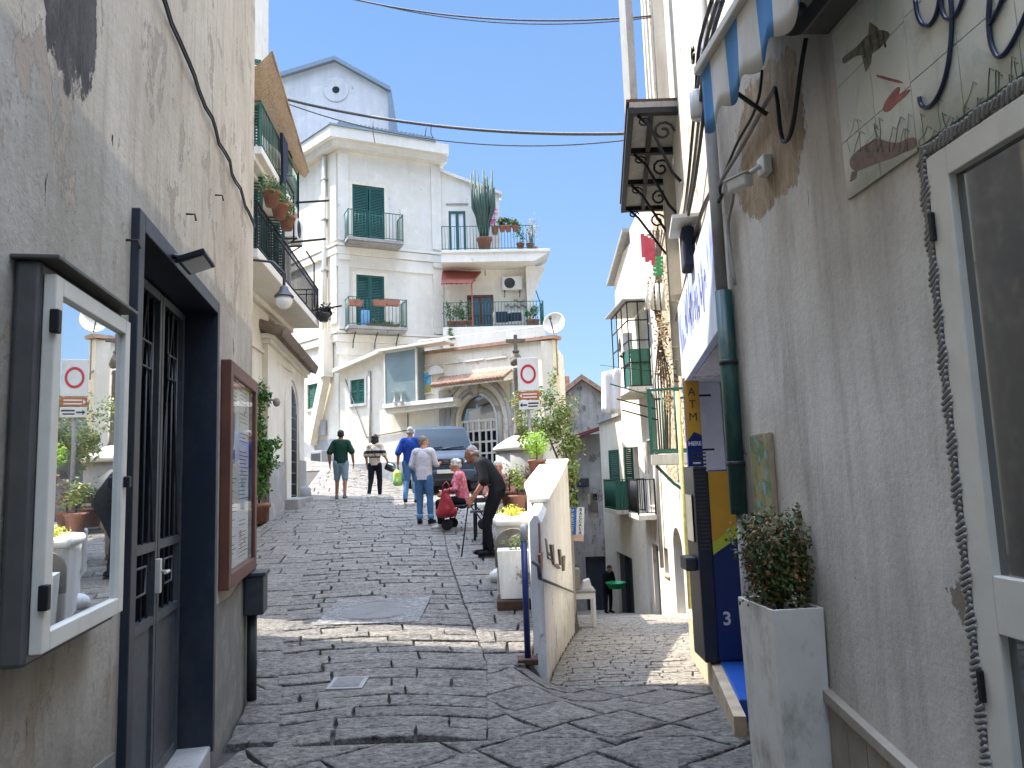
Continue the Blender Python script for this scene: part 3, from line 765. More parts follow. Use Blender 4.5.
for k, (pa, pb, za, zb_) in enumerate([(.02, .44, .62, 1.16), (.02, .44, .05, .58), (.50, .90, .80, 1.17), (.50, .90, .42, .76), (.50, .90, .04, .38)]):
    q = MB(WA.M); a0 = bu0+f+pa*(bu1-bu0-2*f)/.92; b0 = bu0+f+pb*(bu1-bu0-2*f)/.92
    q.box(a0, b0, -.013, -.0145, bz0+f+za, bz0+f+zb_); sh = q.build('poster', M['paper'], c)
    q = MB(WA.M); q2 = MB(WA.M); rr = random.Random(k); h = zb_-za
    if k in (0,):
        q2.ball(((a0+b0)/2, -.0147, bz0+f+za+h*.52), (.10, .001, .17), 14)
        q2.box(a0+.03, b0-.1, -.0147, -.0152, bz0+f+za+.03, bz0+f+za+.12)
    else:
        for j in range(3):
            x = a0+.03+rr.random()*(b0-a0)*.6; z = bz0+f+za+rr.uniform(.1, .75)*h
            q2.box(x, x+rr.uniform(.03, .07), -.0147, -.0152, z, z+rr.uniform(.03, .06))
    for r_ in range(int(h/.026)):
        z = bz0+f+zb_-.02-r_*.026
        if rr.random() < .25 or (k == 0 and .2 < r_*.026/h < .85): continue
        q.box(a0+.02, b0-.02-rr.random()*.12, -.0147, -.0150, z-.006, z)
    q.build('printing', M['ink'], sh)
    q2.build('picture', simple('poster picture', cols[k], .5, 0, .5, 18), sh)
mb = MB(WA.M); mb.box(bu0+f, bu1-f, -.045, -.047, bz0+f, bz1-f); mb.build('glass_pane', clearglass('board glass', .25, (.97,.98,.98)), c)
# ---- downpipe box at the corner
c = thing('meter_box', 'grey box on a dark conduit just below the notice board', 'box', WA.at(8.45, 0, .1))
mb = MB(WA.M); mb.box(8.36, 8.58, -.01, -.14, .60, .86, .008); mb.box(8.35, 8.59, -.005, -.155, .861, .885, .004); mb.build('box', M['darkmetal'], c)
mb = MB(WA.M); mb.tube([(8.47, -.05, .02), (8.47, -.05, .60)], .035, 10); mb.build('conduit', M['darkmetal'], c)
# ---- cable
mb = MB(WA.M); a = P(WA, 158, 0); b = P(WA, 252, 228)
pts = []
for k in range(25):
    s_ = -.25 + 1.25*k/24; u = a[0]+(b[0]-a[0])*s_; z = a[1]+(b[1]-a[1])*s_
    pts.append((u, -.018-.008*sin(k*1.7), z + .012*sin(k*2.1)))
mb.tube(pts, .0065, 6); mb.tube([(p[0]+.004, p[1]-.004, p[2]+.016) for p in pts], .005, 6)
mb.build('wall_cable', M['cable'], label='pair of dark cables running slanting across the weathered plaster above the gated doorway', cat='cable')
for i, (px, py, lb) in enumerate([(186, 214, 'small rusty hook in the plaster beyond the floodlight'), (215, 195, 'tiny iron pin in the plaster above the notice board'), (126, 240, 'bent iron hook in the wall before the gated doorway')]):
    u, z = P(WA, px, py); mb = MB(WA.M); mb.tube([(u, 0, z), (u, -.04, z), (u+.008, -.045, z-.03)], .005, 5)
    mb.build('wall_hook', M['rust'], label=lb, cat='hook')

# ================================================================= white house B
hB = thing('white_house', 'white house with balconies and green doors beyond the weathered wall', 'house', WB.M)
def shutter_leaf(Mw, u0, u1, z0, z1, y, mat, parent, ang=0, hinge='l', name='shutter'):
    """louvred leaf; ang opens it outwards about its hinge side"""
    hx = u0 if hinge == 'l' else u1; T = Mw @ Matrix.Translation((hx, y, 0)) @ Matrix.Rotation(-ang if hinge == 'l' else ang, 4, 'Z')
    a, b = (0, u1-u0) if hinge == 'l' else (u0-u1, 0)
    m_ = MB(T); f_ = min(.06, (b-a)*.2); t_ = .035
    m_.box(a, a+f_, -t_, 0, z0, z1); m_.box(b-f_, b, -t_, 0, z0, z1)
    zs_ = [z0, (z0+z1)/2-f_/2, z1-f_]
    for z in zs_: m_.box(a+f_, b-f_, -t_, 0, z, z+f_)
    n = int((z1-z0)/.065)
    for i in range(n):
        z = z0+f_+(z1-z0-2*f_)*(i+.5)/n
        m_.face([(a+f_, -t_+.004, z-.028), (b-f_, -t_+.004, z-.028), (b-f_, -.006, z+.022), (a+f_, -.006, z+.022)])
    return m_.build(name, mat, parent, normals=False)
def railing(Mw, path, z0, h, mat, name, parent, n_per=.11, r=.008, mid=False, belly=0):
    m_ = MB(Mw)
    for (a, b) in zip(path, path[1:]):
        a, b = Vector(a), Vector(b); L = (b-a).length; n = max(1, int(L/n_per)); out = None
        for i in range(n+1):
            p = a+(b-a)*i/n
            m_.tube([(p.x, p.y, z0+.04), (p.x, p.y, z0+h)], r, 5)
        for z in ([z0+.06, z0+h] + ([z0+h*.85] if mid else [])): m_.bar((a.x, a.y, z), (b.x, b.y, z), r*3, r*2)
    for p in path: m_.bar((p[0], p[1], z0), (p[0], p[1], z0+h+.02), r*3)
    return m_.build(name, mat, parent)

def WBu(y): return (y - 8.1) / WB.u.y
zf1 = 5.42; zf2 = 7.55
so1 = .74; ub1 = WBu(18.0); so2 = .62; ub2 = WBu(16.1)
doorsB = [(2.5, 3.3, zf1+.02, zf1+1.95), (WBu(13.4), WBu(14.3), zf1+.02, zf1+1.95), (WBu(15.3), WBu(16.2), zf1+.02, zf1+1.95), (WBu(13.2), WBu(14.1), zf2+.02, zf2+2.0)]
winB = (WBu(15.9), WBu(16.6), 4.55, 5.12)
uT = WBu(15.75); uL = WBu(13.0)
holes = doorsB + [winB]
mb = MB(WB.M)
mb.wall(.41, uL, -.3, 8.36, holes, .35); mb.wall(uL, uT, -.3, 13, holes, .35); mb.wall(uT, WB.L, -.3, 8.9, holes, .35); mb.build('wall', M['wallB'], hB)
mb = MB(WB.M); mb.prism([(.42, .36), (uL, .36), (uL, 6), (3.6, 6)], -.3, 8.35, 'z'); mb.box(uL, uT, .36, 6, -.3, 12.98); mb.box(uT, WB.L-.003, .36, 6, -.3, 8.89); mb.build('house_body', M['wallB'], hB)
mb = MB(WB.M); mb.box(uT+.003, WB.L+.1, -.14, .3, 8.9, 9.02, .01); mb.box(.41, uL-.003, -.06, .3, 8.36, 8.45, .01); mb.build('cornice', M['wallB'], hB)
for i, (a, b, c0, d0) in enumerate(doorsB):
    f = MB(WB.M)
    f.box(a, a+.06, .1, .18, c0, d0); f.box(b-.06, b, .1, .18, c0, d0); f.box(a+.06, b-.06, .1, .18, d0-.06, d0)
    fo = f.build('balcony_door', M['green'], hB)
    g_ = MB(WB.M); g_.box(a+.06, b-.06, .13, .14, c0, d0-.06); g_.build('pane', M['glass'], fo)
    shutter_leaf(WB.M, a, (a+b)/2, c0+.02, d0, -.01, M['green'], hB, R(75), 'l')
    shutter_leaf(WB.M, (a+b)/2, b, c0+.02, d0, -.01, M['green'], hB, R(28), 'r')
f = MB(WB.M); f.box(winB[0], winB[1], .08, .1, winB[2], winB[3]); f.build('window', M['glass'], hB)
f = MB(WB.M); f.box(winB[0]-.04, winB[1]+.04, -.03, .06, winB[2]-.05, winB[2]); f.build('window_sill', M['white'], hB)
u0b = WBu(12.0)
mb = MB(WB.M); mb.box(u0b, ub1, -so1, -.003, zf1-.16, zf1, .01); mb.box(u0b, ub1-.03, -.12, -.003, zf1-.28, zf1-.162, .01); bl = mb.build('balcony', M['white'], hB)
railing(WB.M, [(u0b, 0), (u0b, -so1+.03), (ub1-.03, -so1+.03), (ub1-.03, 0)], zf1, .82, M['iron'], 'railing', bl, .12, .010, True)
mb = MB(WB.M); u0b = WBu(12.7); mb.box(u0b, ub2, -so2, -.003, zf2-.15, zf2, .01); mb.box(u0b, ub2-.1, -so2+.12, -.003, zf2-.26, zf2-.152, .01); mb.box(u0b, ub2-.2, -so2+.26, -.003, zf2-.36, zf2-.262, .01); bl2 = mb.build('balcony', M['white'], hB)
railing(WB.M, [(u0b, 0), (u0b, -so2+.03), (ub2-.03, -so2+.03), (ub2-.03, 0)], zf2, .85, M['greenrail'], 'railing', bl2, .12, .010)
mb = MB(WB.M); mb.box(.1, WB.L, -.05, .0, 4.2, 4.28); mb.build('string_course', M['wallB'], hB)
for i, (u, z, z2, o, lb) in enumerate([(ub1-.15, zf1+.25, zf1+1.45, 1.25, 'dark laundry rack rising at the end of the lower left balcony'), (ub2-.2, zf2+.15, zf2+.9, 1.0, 'dark laundry pole jutting from the upper left balcony'), (WBu(15.4), zf1+1.2, zf1+2.3, .9, 'iron clothes frame above the flower pots on the lower left balcony')]):
    m_ = MB(WB.M); m_.bar((u, -so1+.1, z2), (u-1.0, -so1+.1, z2), .03); m_.bar((u, -so1+.1, z2-1.1), (u, -so1+.1, z2), .03); m_.bar((u, -so1+.15, z), (u+.45, -so1-.5, z+.22), .04)
    m_.build('laundry_rack', M['iron'], label=lb, cat='rack')
mb = MB(WB.M); N = 60; a0, a1 = WBu(12.4), WBu(16.0)
def rp(k_, f): ow, zo = .86-.02*k_, 9.2-.75*k_; iw, zi = .06+.62*k_**2, 8.65-.22*k_; return (a0+(a1-a0)*k_, -(iw+(ow-iw)*f), zi+(zo-zi)*f-.12*sin(pi*f)+.02*sin(k_*19))
for i in range(N):
    k0, k1 = i/N, (i+.97)/N
    for q in range(4): mb.face([rp(k0, q/4), rp(k1, q/4), rp(k1, (q+1)/4), rp(k0, (q+1)/4)])
mb.tube([(a0, -.86, 9.21), (a1, -.84, 8.46)], .02, 6); mb.tube([(a1, 0, 8.55), (a1, -.84, 8.46)], .015, 6)
mb.build('reed_awning', M['straw'], label='brown slatted reed awning sloping over the top left balcony', cat='awning')
mb = MB(WB.M); u = WBu(14.0)
pts = [(u, zf2+.88), (u+.5, zf2+.88), (u+.55, zf2+.25), (u+.38, zf2+.18), (u+.34, zf2-.35), (u+.1, zf2-.3), (u+.08, zf2+.25)]
mb.prism(pts, -so2-.03, -so2-.085); mb.build('laundry', M['navycloth'], label='dark navy garment drying over the upper left balcony rail', cat='laundry')
for i in range(3):
    u = WBu(12.3+i*.62); r_ = thing('flower_pot', ['terracotta pot of trailing plants nearest the viewer on the left balcony', 'middle terracotta pot of greenery on the left balcony rail', 'farthest terracotta pot of greenery on the left balcony rail'][i], 'flower pot', WB.at(u, so1+.07, zf1+.75), 'pots on the left balcony rail')
    mb = MB(WB.M); mb.lathe([(.10, zf1+.84), (.15, zf1+1.05), (.165, zf1+1.05), (.165, zf1+1.10), (.13, zf1+1.10)], (u, -so1-.15, 0), 12); mb.build('pot', M['terracotta'], r_)
    mb = MB(WB.M); mb.leaves((u, -so1-.15, zf1+1.22), (.34, .25, .24), 420, .07, .2, seed=i+3); mb.build('plant', M['mixed'], r_)
r_ = thing('hanging_plant', 'dark bushy plant hanging at the end of the lower left balcony rail', 'plant', WB.at(ub1-.05, so1, zf1+.1))
mb = MB(WB.M); mb.leaves((ub1-.25, -so1-.16, zf1+.25), (.42, .24, .22), 420, .08, .1, seed=31); mb.build('foliage', simple('dark foliage', '#2c2a2c', .7, 0, .3, 20), r_)
mb = MB(WB.M); mb.lathe([(.1, zf1-.05), (.16, zf1+.12), (.17, zf1+.16)], (ub1-.25, -so1-.14, 0), 10); mb.build('pot', M['darkmetal'], r_)
def ac_unit(Mw, label, group=None):
    r_ = thing('air_conditioner', label, 'air conditioner', Mw, group)
    m_ = MB(Mw); m_.box(-.4, .4, -.34, -.06, 0, .55, .02); b_ = m_.build('casing', M['plastic_w'], r_)
    m_ = MB(Mw)
    for q in range(1, 7): 
        n_ = 20; rr = .035*q; m_.tube([(-.1+rr*cos(2*pi*k/n_), -.345, .275+rr*sin(2*pi*k/n_)) for k in range(n_)], .005, 4, closed=True)
    for k in range(8): m_.bar((-.1, -.345, .275), (-.1+.22*cos(pi*k/4), -.345, .275+.22*sin(pi*k/4)), .006)
    m_.build('fan_grille', M['darkmetal'], b_)
    m_ = MB(Mw); m_.lathe([(.215, -.341), (.215, -.343)], (-.1, 0, .275), 20, 'y'); m_.build('fan_opening', M['darkmetal'], b_)
    for x in (-.3, .3): m_ = MB(Mw); m_.bar((x, 0, -.02), (x, -.34, -.02), .035); m_.bar((x, 0, -.22), (x, -.3, -.03), .025); m_.build('bracket', M['darkmetal'], r_)
    return r_
ac_unit(WB.at(WBu(17.6), 0.0, 7.35), 'white air conditioner on the left house between the two balconies')
lu = WBu(12.0); lz = WB.hit(284, 300, 1.23)[1]; lo = 1.23; lu = WB.hit(284, 300, lo)[0]
c = thing('street_lamp', 'curved bracket street lamp with white globe below the white balcony slab', 'street lamp', WB.at(lu, 0, lz+.3))
mb = MB(WB.M); mb.tube([(lu, 0, lz+.1), (lu, -.15, lz+.36), (lu, -.4, lz+.58), (lu, -.75, lz+.68), (lu, -1.05, lz+.64), (lu, -lo, lz+.45), (lu, -lo, lz+.22)], .024, 8)
mb.tube([(lu, -.35+.15*cos(k*.6)*(1-k*.05), lz+.36+.15*sin(k*.6)*(1-k*.05)) for k in range(14)], .014, 6)
mb.tube([(lu, 0, lz-.1), (lu, -.3, lz+.05), (lu, -.7, lz+.15)], .014, 6)
mb.build('bracket', M['darkmetal'], c)
mb = MB(WB.M); mb.lathe([(.025, lz+.24), (.06, lz+.22), (.08, lz+.15), (.15, lz+.07), (.16, lz+.05)], (lu, -lo, 0), 16); mb.build('shade', M['darkmetal'], c)
mb = MB(WB.M); mb.ball((lu, -lo, lz-.02), .135, 18); mb.build('globe', M['globe'], c)
print('lamp', lu, lz)

# ================================================================= gate house C
hC = thing('gate_house', 'small white gate house with tiled eave and tall arched iron gate', 'house', WC.M)
gu0, gu1 = WC.hu(285), WC.hu(297); gz0 = P(WC, 290, 500)[1]; gz1 = P(WC, 290, 383)[1]
ze = P(WC, 277, 352)[1]
print('C', gu0, gu1, gz0, gz1, ze, WC.L)
zb = .4
mb = MB(WC.M); mb.wall(0, WC.L-1.2, zb, ze, [(gu0, gu1, gz0+.05, gz1)], .35); mb.arch(gu0, gu1, gz1-.75, gz1, .0, .35); mb.build('wall', M['white'], hC)
mb = MB(WC.M); mb.box(.003, WC.L-1.2, .36, 5, zb, ze); mb.build('house_body', M['white'], hC)
mb = MB(WC.M); mb.box(.0, gu0-.25, -.05, -.002, zb, gz0+.9); mb.box(gu1+.22, WC.L-1.2, -.05, -.002, zb, gz0+1.0); mb.box(-.05, -.002, -.05, 4, zb-.2, gz0+.7); each(mb, 'plinth', M['dado'], hC)
mb = MB(WC.M); r_ = (gu1-gu0)/2; c_ = (gu0+gu1)/2; 
arc = [(c_-(r_+.12)*cos(pi*k/14), -.01, gz1-.75+(.75+.12)*sin(pi*k/14)) for k in range(15)]
mb.tube([(gu0-.12, -.03, gz0)] + arc + [(gu1+.12, -.03, gz0)], .035, 6); mb.build('arch_moulding', M['white'], hC)
mb = MB(WC.M)
for k in range(9):
    u = gu0 + (gu1-gu0)*(k+.5)/9; h = gz1-.75+.73*sqrt(max(0, 1-((u-c_)/r_)**2)); mb.tube([(u, .03, gz0+.05), (u, .03, h)], .02, 5)
for z in [gz0+.1+i*.28 for i in range(9)]:
    if z < gz1-.5: mb.bar((gu0, .03, z), (gu1, .03, z), .03)
mb.bar((gu0+.02, .03, gz0+.05), (gu0+.02, .03, gz1-.7), .05); mb.bar((gu1-.02, .03, gz0+.05), (gu1-.02, .03, gz1-.7), .05)
gt = mb.build('gate', M['gatemetal'], hC)
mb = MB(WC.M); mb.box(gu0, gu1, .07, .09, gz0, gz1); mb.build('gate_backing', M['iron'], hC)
mb = MB(WC.M); mb.box(gu0-.3, gu1+.3, -.35, .1, gz0-.35, gz0+.04, .02); mb.build('step', M['concrete'], hC)
mb = MB(WC.M); mb.box(-.1, WC.L-1.1, -.08, .3, ze, ze+.10, .01); mb.box(-.18, WC.L-1.1, -.16, .3, ze+.101, ze+.2, .01); mb.build('cornice', M['white'], hC)
mb = MB(WC.M); n = 26
for k in range(n):
    u = -.2 + (WC.L-.9)*k/n; mb.tube([(u, -.36, ze+.20), (u, 1.2, ze+.75), (u, 2.6, ze+1.2)], .12, 8)
mb.box(-.2, WC.L-1.1, .3, 3, ze+.05, ze+.3); mb.build('roof', M['tile_dark'], hC)
mb = MB(); p = ground_at(304, 500); mb.lathe([(.26, -.05), (.3, .1), (.28, .3), (.2, .36), (0.01, .36)], (p.x-.1, p.y, p.z), 10); mb.build('kerb_stone', M['concrete'], label='squat grey stone block at the far corner of the gate house', cat='stone')
mb = MB(WC.M); mb.ball((-.02, -.18, ze-1.25), (.08, .08, .1), 8); mb.tube([(0, 0, ze-1.2), (-.02, -.15, ze-1.2)], .02, 6); mb.build('wall_lamp', M['concrete'], label='small round lamp on the corner of the gate house', cat='lamp')
# low white apron wall in front of C and climber in a pot
py_ = 15.1; px_ = (258-512)/740*py_
c = thing('climbing_plant', 'tall green climber in a terracotta pot against the left house wall', 'plant', (px_, py_, gz(px_, py_)))
z = gz(px_, py_); mb = MB(); mb.lathe([(.15, 0), (.2, .32), (.23, .32), (.23, .4), (.18, .4)], (px_, py_, z), 14); mb.build('pot', M['terracotta'], c)
mb = MB(); mb.tube([(px_, py_, z+.35), (px_-.08, py_+.03, z+1.1), (px_+.02, py_, z+1.9), (px_-.05, py_, z+2.9)], [.03, .025, .02, .012], 6)
mb.tube([(px_, py_, z+.35), (px_+.06, py_+.03, z+1.0), (px_-.06, py_, z+1.7)], .015, 6); mb.build('stem', M['bark'], c)
mb = MB()
for k, (dx, dz, rx, rz, n) in enumerate([(0, .75, .22, .4, 420), (.05, 1.35, .34, .4, 520), (.1, 1.2, .4, .22, 260), (-.03, 1.95, .22, .4, 380), (0, 2.6, .2, .4, 380), (.2, 1.62, .3, .2, 180)]):
    mb.leaves((px_+dx, py_, z+dz), (rx, .28, rz), n, .10, .15, seed=k+50, up=.1)
mb.build('foliage', M['ivy'], c)
# ================================================================= tall white house D
def H(w, *p): return w.hit(*p)
hD = thing('tall_house', 'tall white house with green balcony shutters closing the view uphill', 'house', WDF.M)
zTop = 14.3; zc1, zc2 = 10.35, 7.0
# openings on the front
fd1 = (H(WDF, 352, 185)[0], H(WDF, 384, 184)[0], 10.42, 12.75); fd2 = (H(WDF, 356, 275)[0], H(WDF, 384, 275)[0], 7.08, 9.2)
mb = MB(WDF.M); mb.wall(0, WDF.L, -.5, zTop, [fd1, fd2], .4); mb.build('wall', M['white'], hD)
sl_ = [(H(WDL, 308, 384)[0], H(WDL, 319, 384)[0], 4.25, 5.2)]
mb = MB(WDL.M); mb.wall(0, WDL.L-.002, -.5, zTop, sl_, .4); mb.build('wall', M['cream'], hD)
mb = MB(); a, b, c_ = DC, (WDF.p1.x, WDF.p1.y), (WDL.p0.x, WDL.p0.y)
def ins(w, u, o): p = w.pt(u, -o, 0); return (p.x, p.y)
core = [ins(WDF, .45, .42), ins(WDF, WDF.L-.003, .42), ins(WDF, WDF.L-.003, 6), ins(WDL, 0, 9), ins(WDL, 0, .42)]
mb.prism(core, -.5, zTop-.01, 'z'); mb.build('house_body', M['white'], hD)
mb = MB(WDF.M)   # pilasters and mouldings on the front
for a0, b0 in ((-.0, .42), (WDF.L-.42, WDF.L)):
    mb.box(a0+.003, b0, -.07, -.001, zc2+.3, zc1-.28, .01); mb.box(a0+.003, b0, -.07, -.001, zc1+.12, zTop-.4, .01)
    mb.box(a0+.003, b0+.03, -.12, -.001, zc1-.65, zc1-.45, .02); mb.box(a0+.003, b0+.03, -.11, -.001, zc2+.05, zc2+.29, .01)
for z in (zc1, zc2):
    mb.box(-.1, WDF.L+.1, -.12, -.002, z-.10, z+.0, .02); mb.box(-.06, WDF.L+.06, -.09, -.002, z-.42, z-.11, .02); mb.box(-.08, WDF.L+.08, -.05, -.002, z-.9, z-.43)
mb.build('mouldings', M['white'], hD)
mb = MB(WDL.M)
mb.box(WDL.L-.40, WDL.L-.004, -.07, -.001, zc2+.3, zc1-.28, .01); mb.box(WDL.L-.40, WDL.L-.004, -.07, -.001, zc1+.12, zTop-.4, .01); mb.box(WDL.L-1.25, WDL.L-1.0, -.04, -.001, zc1+.12, zTop-.4, .01)
for z in (zc1, zc2):
    mb.box(0, WDL.L+.08, -.12, -.002, z-.10, z, .02); mb.box(0, WDL.L+.05, -.09, -.002, z-.42, z-.11, .02)
mb.build('mouldings', M['cream'], hD)
# cornice, eave and tiled edge
def eave(w, a0, b0, side=0):
    m_ = MB(w.M); m_.box(a0, b0, -.55, .3, zTop, zTop+.42, .01); m_.box(a0, b0-.0, -.35, .3, zTop-.22, zTop-.001, .02); return m_
poly = []
def off(w, u, o): p = w.pt(u, o, 0); return (p.x, p.y)
# mitred corner point between the two offset eaves
def mitre(o):
    p1 = WDF.pt(0, o, 0); p2 = WDL.pt(0, o, 0); d1, d2 = WDF.u, WDL.u
    det = d1.x*(-d2.y) - (-d2.x)*d1.y; r = p2 - p1; t_ = (r.x*(-d2.y) - (-d2.x)*r.y)/det
    q = p1 + d1*t_; return (q.x, q.y)
for o, z0_, z1_ in ((.55, zTop+.001, zTop+.42), (.32, zTop-.25, zTop)):
    mb = MB(); mb.prism([off(WDL, 0, o), mitre(o), off(WDF, WDF.L+.2, o), off(WDF, WDF.L+.2, -.3), mitre(-.3), off(WDL, 0, -.3)], z0_, z1_, 'z'); mb.build('cornice', M['white'], hD)
mb = MB(); o = .6; mb.prism([off(WDL, 0, o), mitre(o), off(WDF, WDF.L-.35, o), off(WDF, WDF.L-.35, -6), off(WDL, 0, -8)], zTop+.43, zTop+.50, 'z')
for k in range(24):
    u = .0+k*.16; p = WDF.pt(u, .55, zTop+.56); q = WDF.pt(u, -1, zTop+.8)
    if k < 24: mb.tube([p, q], .085, 6)
mb.build('roof', M['darkcap'], hD)
# balcony doors and balconies
def balcony(w, u0, u1, zf, depth, h, lab, mat_s, mat_r, hbars=.13, parent=hD, br=True):
    m_ = MB(w.M); m_.box(u0, u1, -depth, -.003, zf-.12, zf, .015); m_.box(u0+.05, u1-.05, -depth+.06, -.003, zf-.2, zf-.122, .015); s_ = m_.build('balcony', mat_s, parent)
    railing(w.M, [(u0+.03, -.02), (u0+.03, -depth+.03), (u1-.03, -depth+.03), (u1-.03, -.02)], zf, h, mat_r, 'railing', s_, hbars, .011)
    if br:
        m_ = MB(w.M)
        for u in (u0+.3, (u0+u1)/2, u1-.3): m_.tube([(u, -.12, zf-.75), (u, -.2, zf-.5), (u, -depth*.75, zf-.22)], .02, 5)
        m_.build('bracket', M['iron'], s_)
    return s_
bu0, bu1 = H(WDF, 346, 243)[0], H(WDF, 396, 243)[0]
balcony(WDF, bu0-.1, bu1+.1, zc1+.08, .75, 1.05, '', M['concrete'], M['greenrail'], br=False)
balcony(WDF, bu0-.1, H(WDF, 401, 332)[0]+.05, zc2+.1, .75, 1.05, '', M['concrete'], M['greenrail'])
for (a, b, c0, d0), full in ((fd1, 1), (fd2, 0)):
    f = MB(WDF.M); f.box(a, b, .25, .28, c0, d0); f.build('pane', M['glass'], hD)
    shutter_leaf(WDF.M, a+.01, (a+b)/2-.005, c0, d0-.02, .05, M['green'], hD, 0, 'l'); shutter_leaf(WDF.M, (a+b)/2+.005, b-.01, c0, d0-.02, .05, M['green'], hD, R(8) if full else 0, 'r')
    f = MB(WDF.M)
    for x0_, x1_ in ((a-.14, a), (b, b+.14)): f.box(x0_, x1_, -.03, .04, c0, d0+.14)
    f.box(a, b, -.03, .04, d0, d0+.14); f.build('door_surround', M['cream'], hD)
def shut_window(w, a, b, c0, d0, mat_, parent, sill=True):
    f = MB(w.M); e = .09
    for x0_, x1_ in ((a-e, a), (b, b+e)): f.box(x0_, x1_, -.04, .05, c0-e, d0+e)
    f.box(a, b, -.04, .05, d0, d0+e); f.box(a, b, -.06, .05, c0-e, c0)
    wf = f.build('window', M['white'], parent)
    for q, (x0_, x1_) in enumerate(((a, (a+b)/2-.005), ((a+b)/2+.005, b))):
        shutter_leaf(w.M, x0_, x1_, c0, d0, .045, mat_, wf, 0, 'l')
    f = MB(w.M); f.box(a, b, .12, .14, c0, d0); f.build('pane', M['glass'], wf)
shut_window(WDL, *sl_[0], M['green2'], hD)
# pots and bits on the front balconies
labs = ['terracotta pot at the left end of the middle balcony rail', 'terracotta trough in the centre of the middle balcony rail', 'terracotta trough at the right end of the middle balcony rail']
for i, px in enumerate((355, 379, 392)):
    u, z = H(WDF, px, 306, .8); r_ = thing('flower_trough', labs[i], 'flower pot', WDF.at(u, .85, z), 'pots on the middle balcony')
    mb = MB(WDF.M); mb.prism([(u-.22, z-.02), (u+.22, z-.02), (u+.27, z+.2), (u-.27, z+.2)], -.98, -.80); mb.build('trough', M['terracotta'], r_)
    mb = MB(WDF.M); mb.leaves((u, -.9, z+.22), (.24, .1, .07), 60, .05, .2, seed=70+i); mb.build('plant', M['mixed'], r_)
mb = MB(WDF.M); u, z = H(WDF, 375, 330, .6); 
c = thing('balcony_plants', 'low green plants growing along the floor of the middle balcony', 'plant', WDF.at(u, .5, zc2+.11))
mb.leaves((u+.3, -.6, zc2+.22), (.8, .2, .16), 300, .07, .1, seed=77); mb.build('foliage', M['mixed'], c)
mb = MB(WDF.M); mb.box(u-.3, u+.9, -.7, -.5, zc2+.101, zc2+.2, .01); mb.build('trough', M['terracotta'], c)
mb = MB(WDF.M); u = H(WDF, 364, 325)[0]; mb.box(u-.18, u+.12, -.45, -.25, zc2+.12, zc2+.75, .03); mb.box(u-.14, u+.08, -.46, -.449, zc2+.3, zc2+.6); mb.build('gas_box', simple('pale blue plastic', '#6f9fc9', .5), label='pale blue box standing on the middle balcony by the shutter', cat='box')
# drainpipes
c = thing('drainpipe', 'pale drainpipe running down the sunny side of the tall house', 'drainpipe', WDL.at(WDL.L-.85, .1, 3))
mb = MB(WDL.M); mb.tube([(WDL.L-.75, -.12, zTop-.3), (WDL.L-.75, -.12, 5.6)], .09, 10); mb.build('pipe', M['wallB'], c)
mb = MB(WDL.M)
for z in (13, 11.4, 9.4, 7.9, 6.2): mb.box(WDL.L-.87, WDL.L-.63, -.22, -.001, z, z+.06)
mb.build('pipe_bracket', M['concrete'], c)
pa = H(WDL, 333, 345, .25); pb = H(WDL, 304, 432, .25)
mb = MB(WDL.M); mb.bar((WDL.L-.45, -.25, 7.0), (WDL.L-.45, -.25, 5.3), .32, .4); mb.bar((WDL.L-.45, -.25, 5.5), (WDL.L-1.6, -.2, 2.9), .28, .36)
mb.build('buttress', M['cream'], hD)
# dado of the tall house
mb = MB(WDL.M); mb.box(0, WDL.L, -.05, -.003, -.3, 3.0); mb.build('dado', M['dado'], hD)
mb = MB(WDL.M); mb.box(WDL.L-1.15, WDL.L-.75, -.14, -.051, 3.15, 3.75, .01); mb.build('meter_door', M['dado'], hD)
# side cabinet at the foot
u = WDL.L-.75; zg = 1.55
c = thing('utility_cabinet', 'dark open utility recess at the foot of the tall house corner', 'cabinet', WDL.at(u, .3, zg))
mb = MB(WDL.M); mb.box(u-.5, u+.3, -.45, -.051, zg, zg+1.05, .02); mb.build('casing', M['dado'], c)
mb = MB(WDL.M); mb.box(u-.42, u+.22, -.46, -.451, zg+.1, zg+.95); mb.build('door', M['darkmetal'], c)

# ---- wing with terraces
z1f, z2f = 9.98, 7.1                                            # terrace floors
mb = MB(WDW.M); wx = 2.35
dw1 = (.30, .98, z1f, 12.1)
mb.wall(0, wx, zc1-.5, 12.55, [dw1], .35)
mb.prism([(0, 12.551), (wx, 12.551), (wx, 12.75), (0, 13.75)], 0, .35); mb.build('wall', M['white'], hD)
mb = MB(WDW.M); dw2 = (.95, 2.0, z2f+.02, 8.62); mb.wall(0, 3.55, -.3, z1f-.35, [dw2], .35); mb.build('wall', M['white'], hD)
mb = MB(WDW.M); mb.box(0, wx-.002, .36, 5, z1f, 12.54); mb.box(0, 3.548, .36, 5, -.3, z1f-.36); mb.build('house_body', M['white'], hD)
mb = MB(WDW.M); mb.prism([(-.05, 13.76), (wx+.12, 12.72), (wx+.12, 12.84), (-.05, 13.88)], -.12, .5); mb.build('roof_edge', M['white'], hD)
mb = MB(WDW.M); mb.box(.2, 1.1, -.03, -.001, 12.35, 12.42); mb.build('door_cornice', M['concrete'], hD)
sd = 1.2
mb = MB(WDW.M); mb.prism([(0, z1f-.35), (3.6, z1f-.35), (4.15, z1f-.02), (4.15, z1f), (0, z1f)], -sd, .34); mb.box(.001, 4.2, -sd-.05, .339, z1f+.001, z1f+.12, .02); s1_ = mb.build('balcony', M['white'], hD)
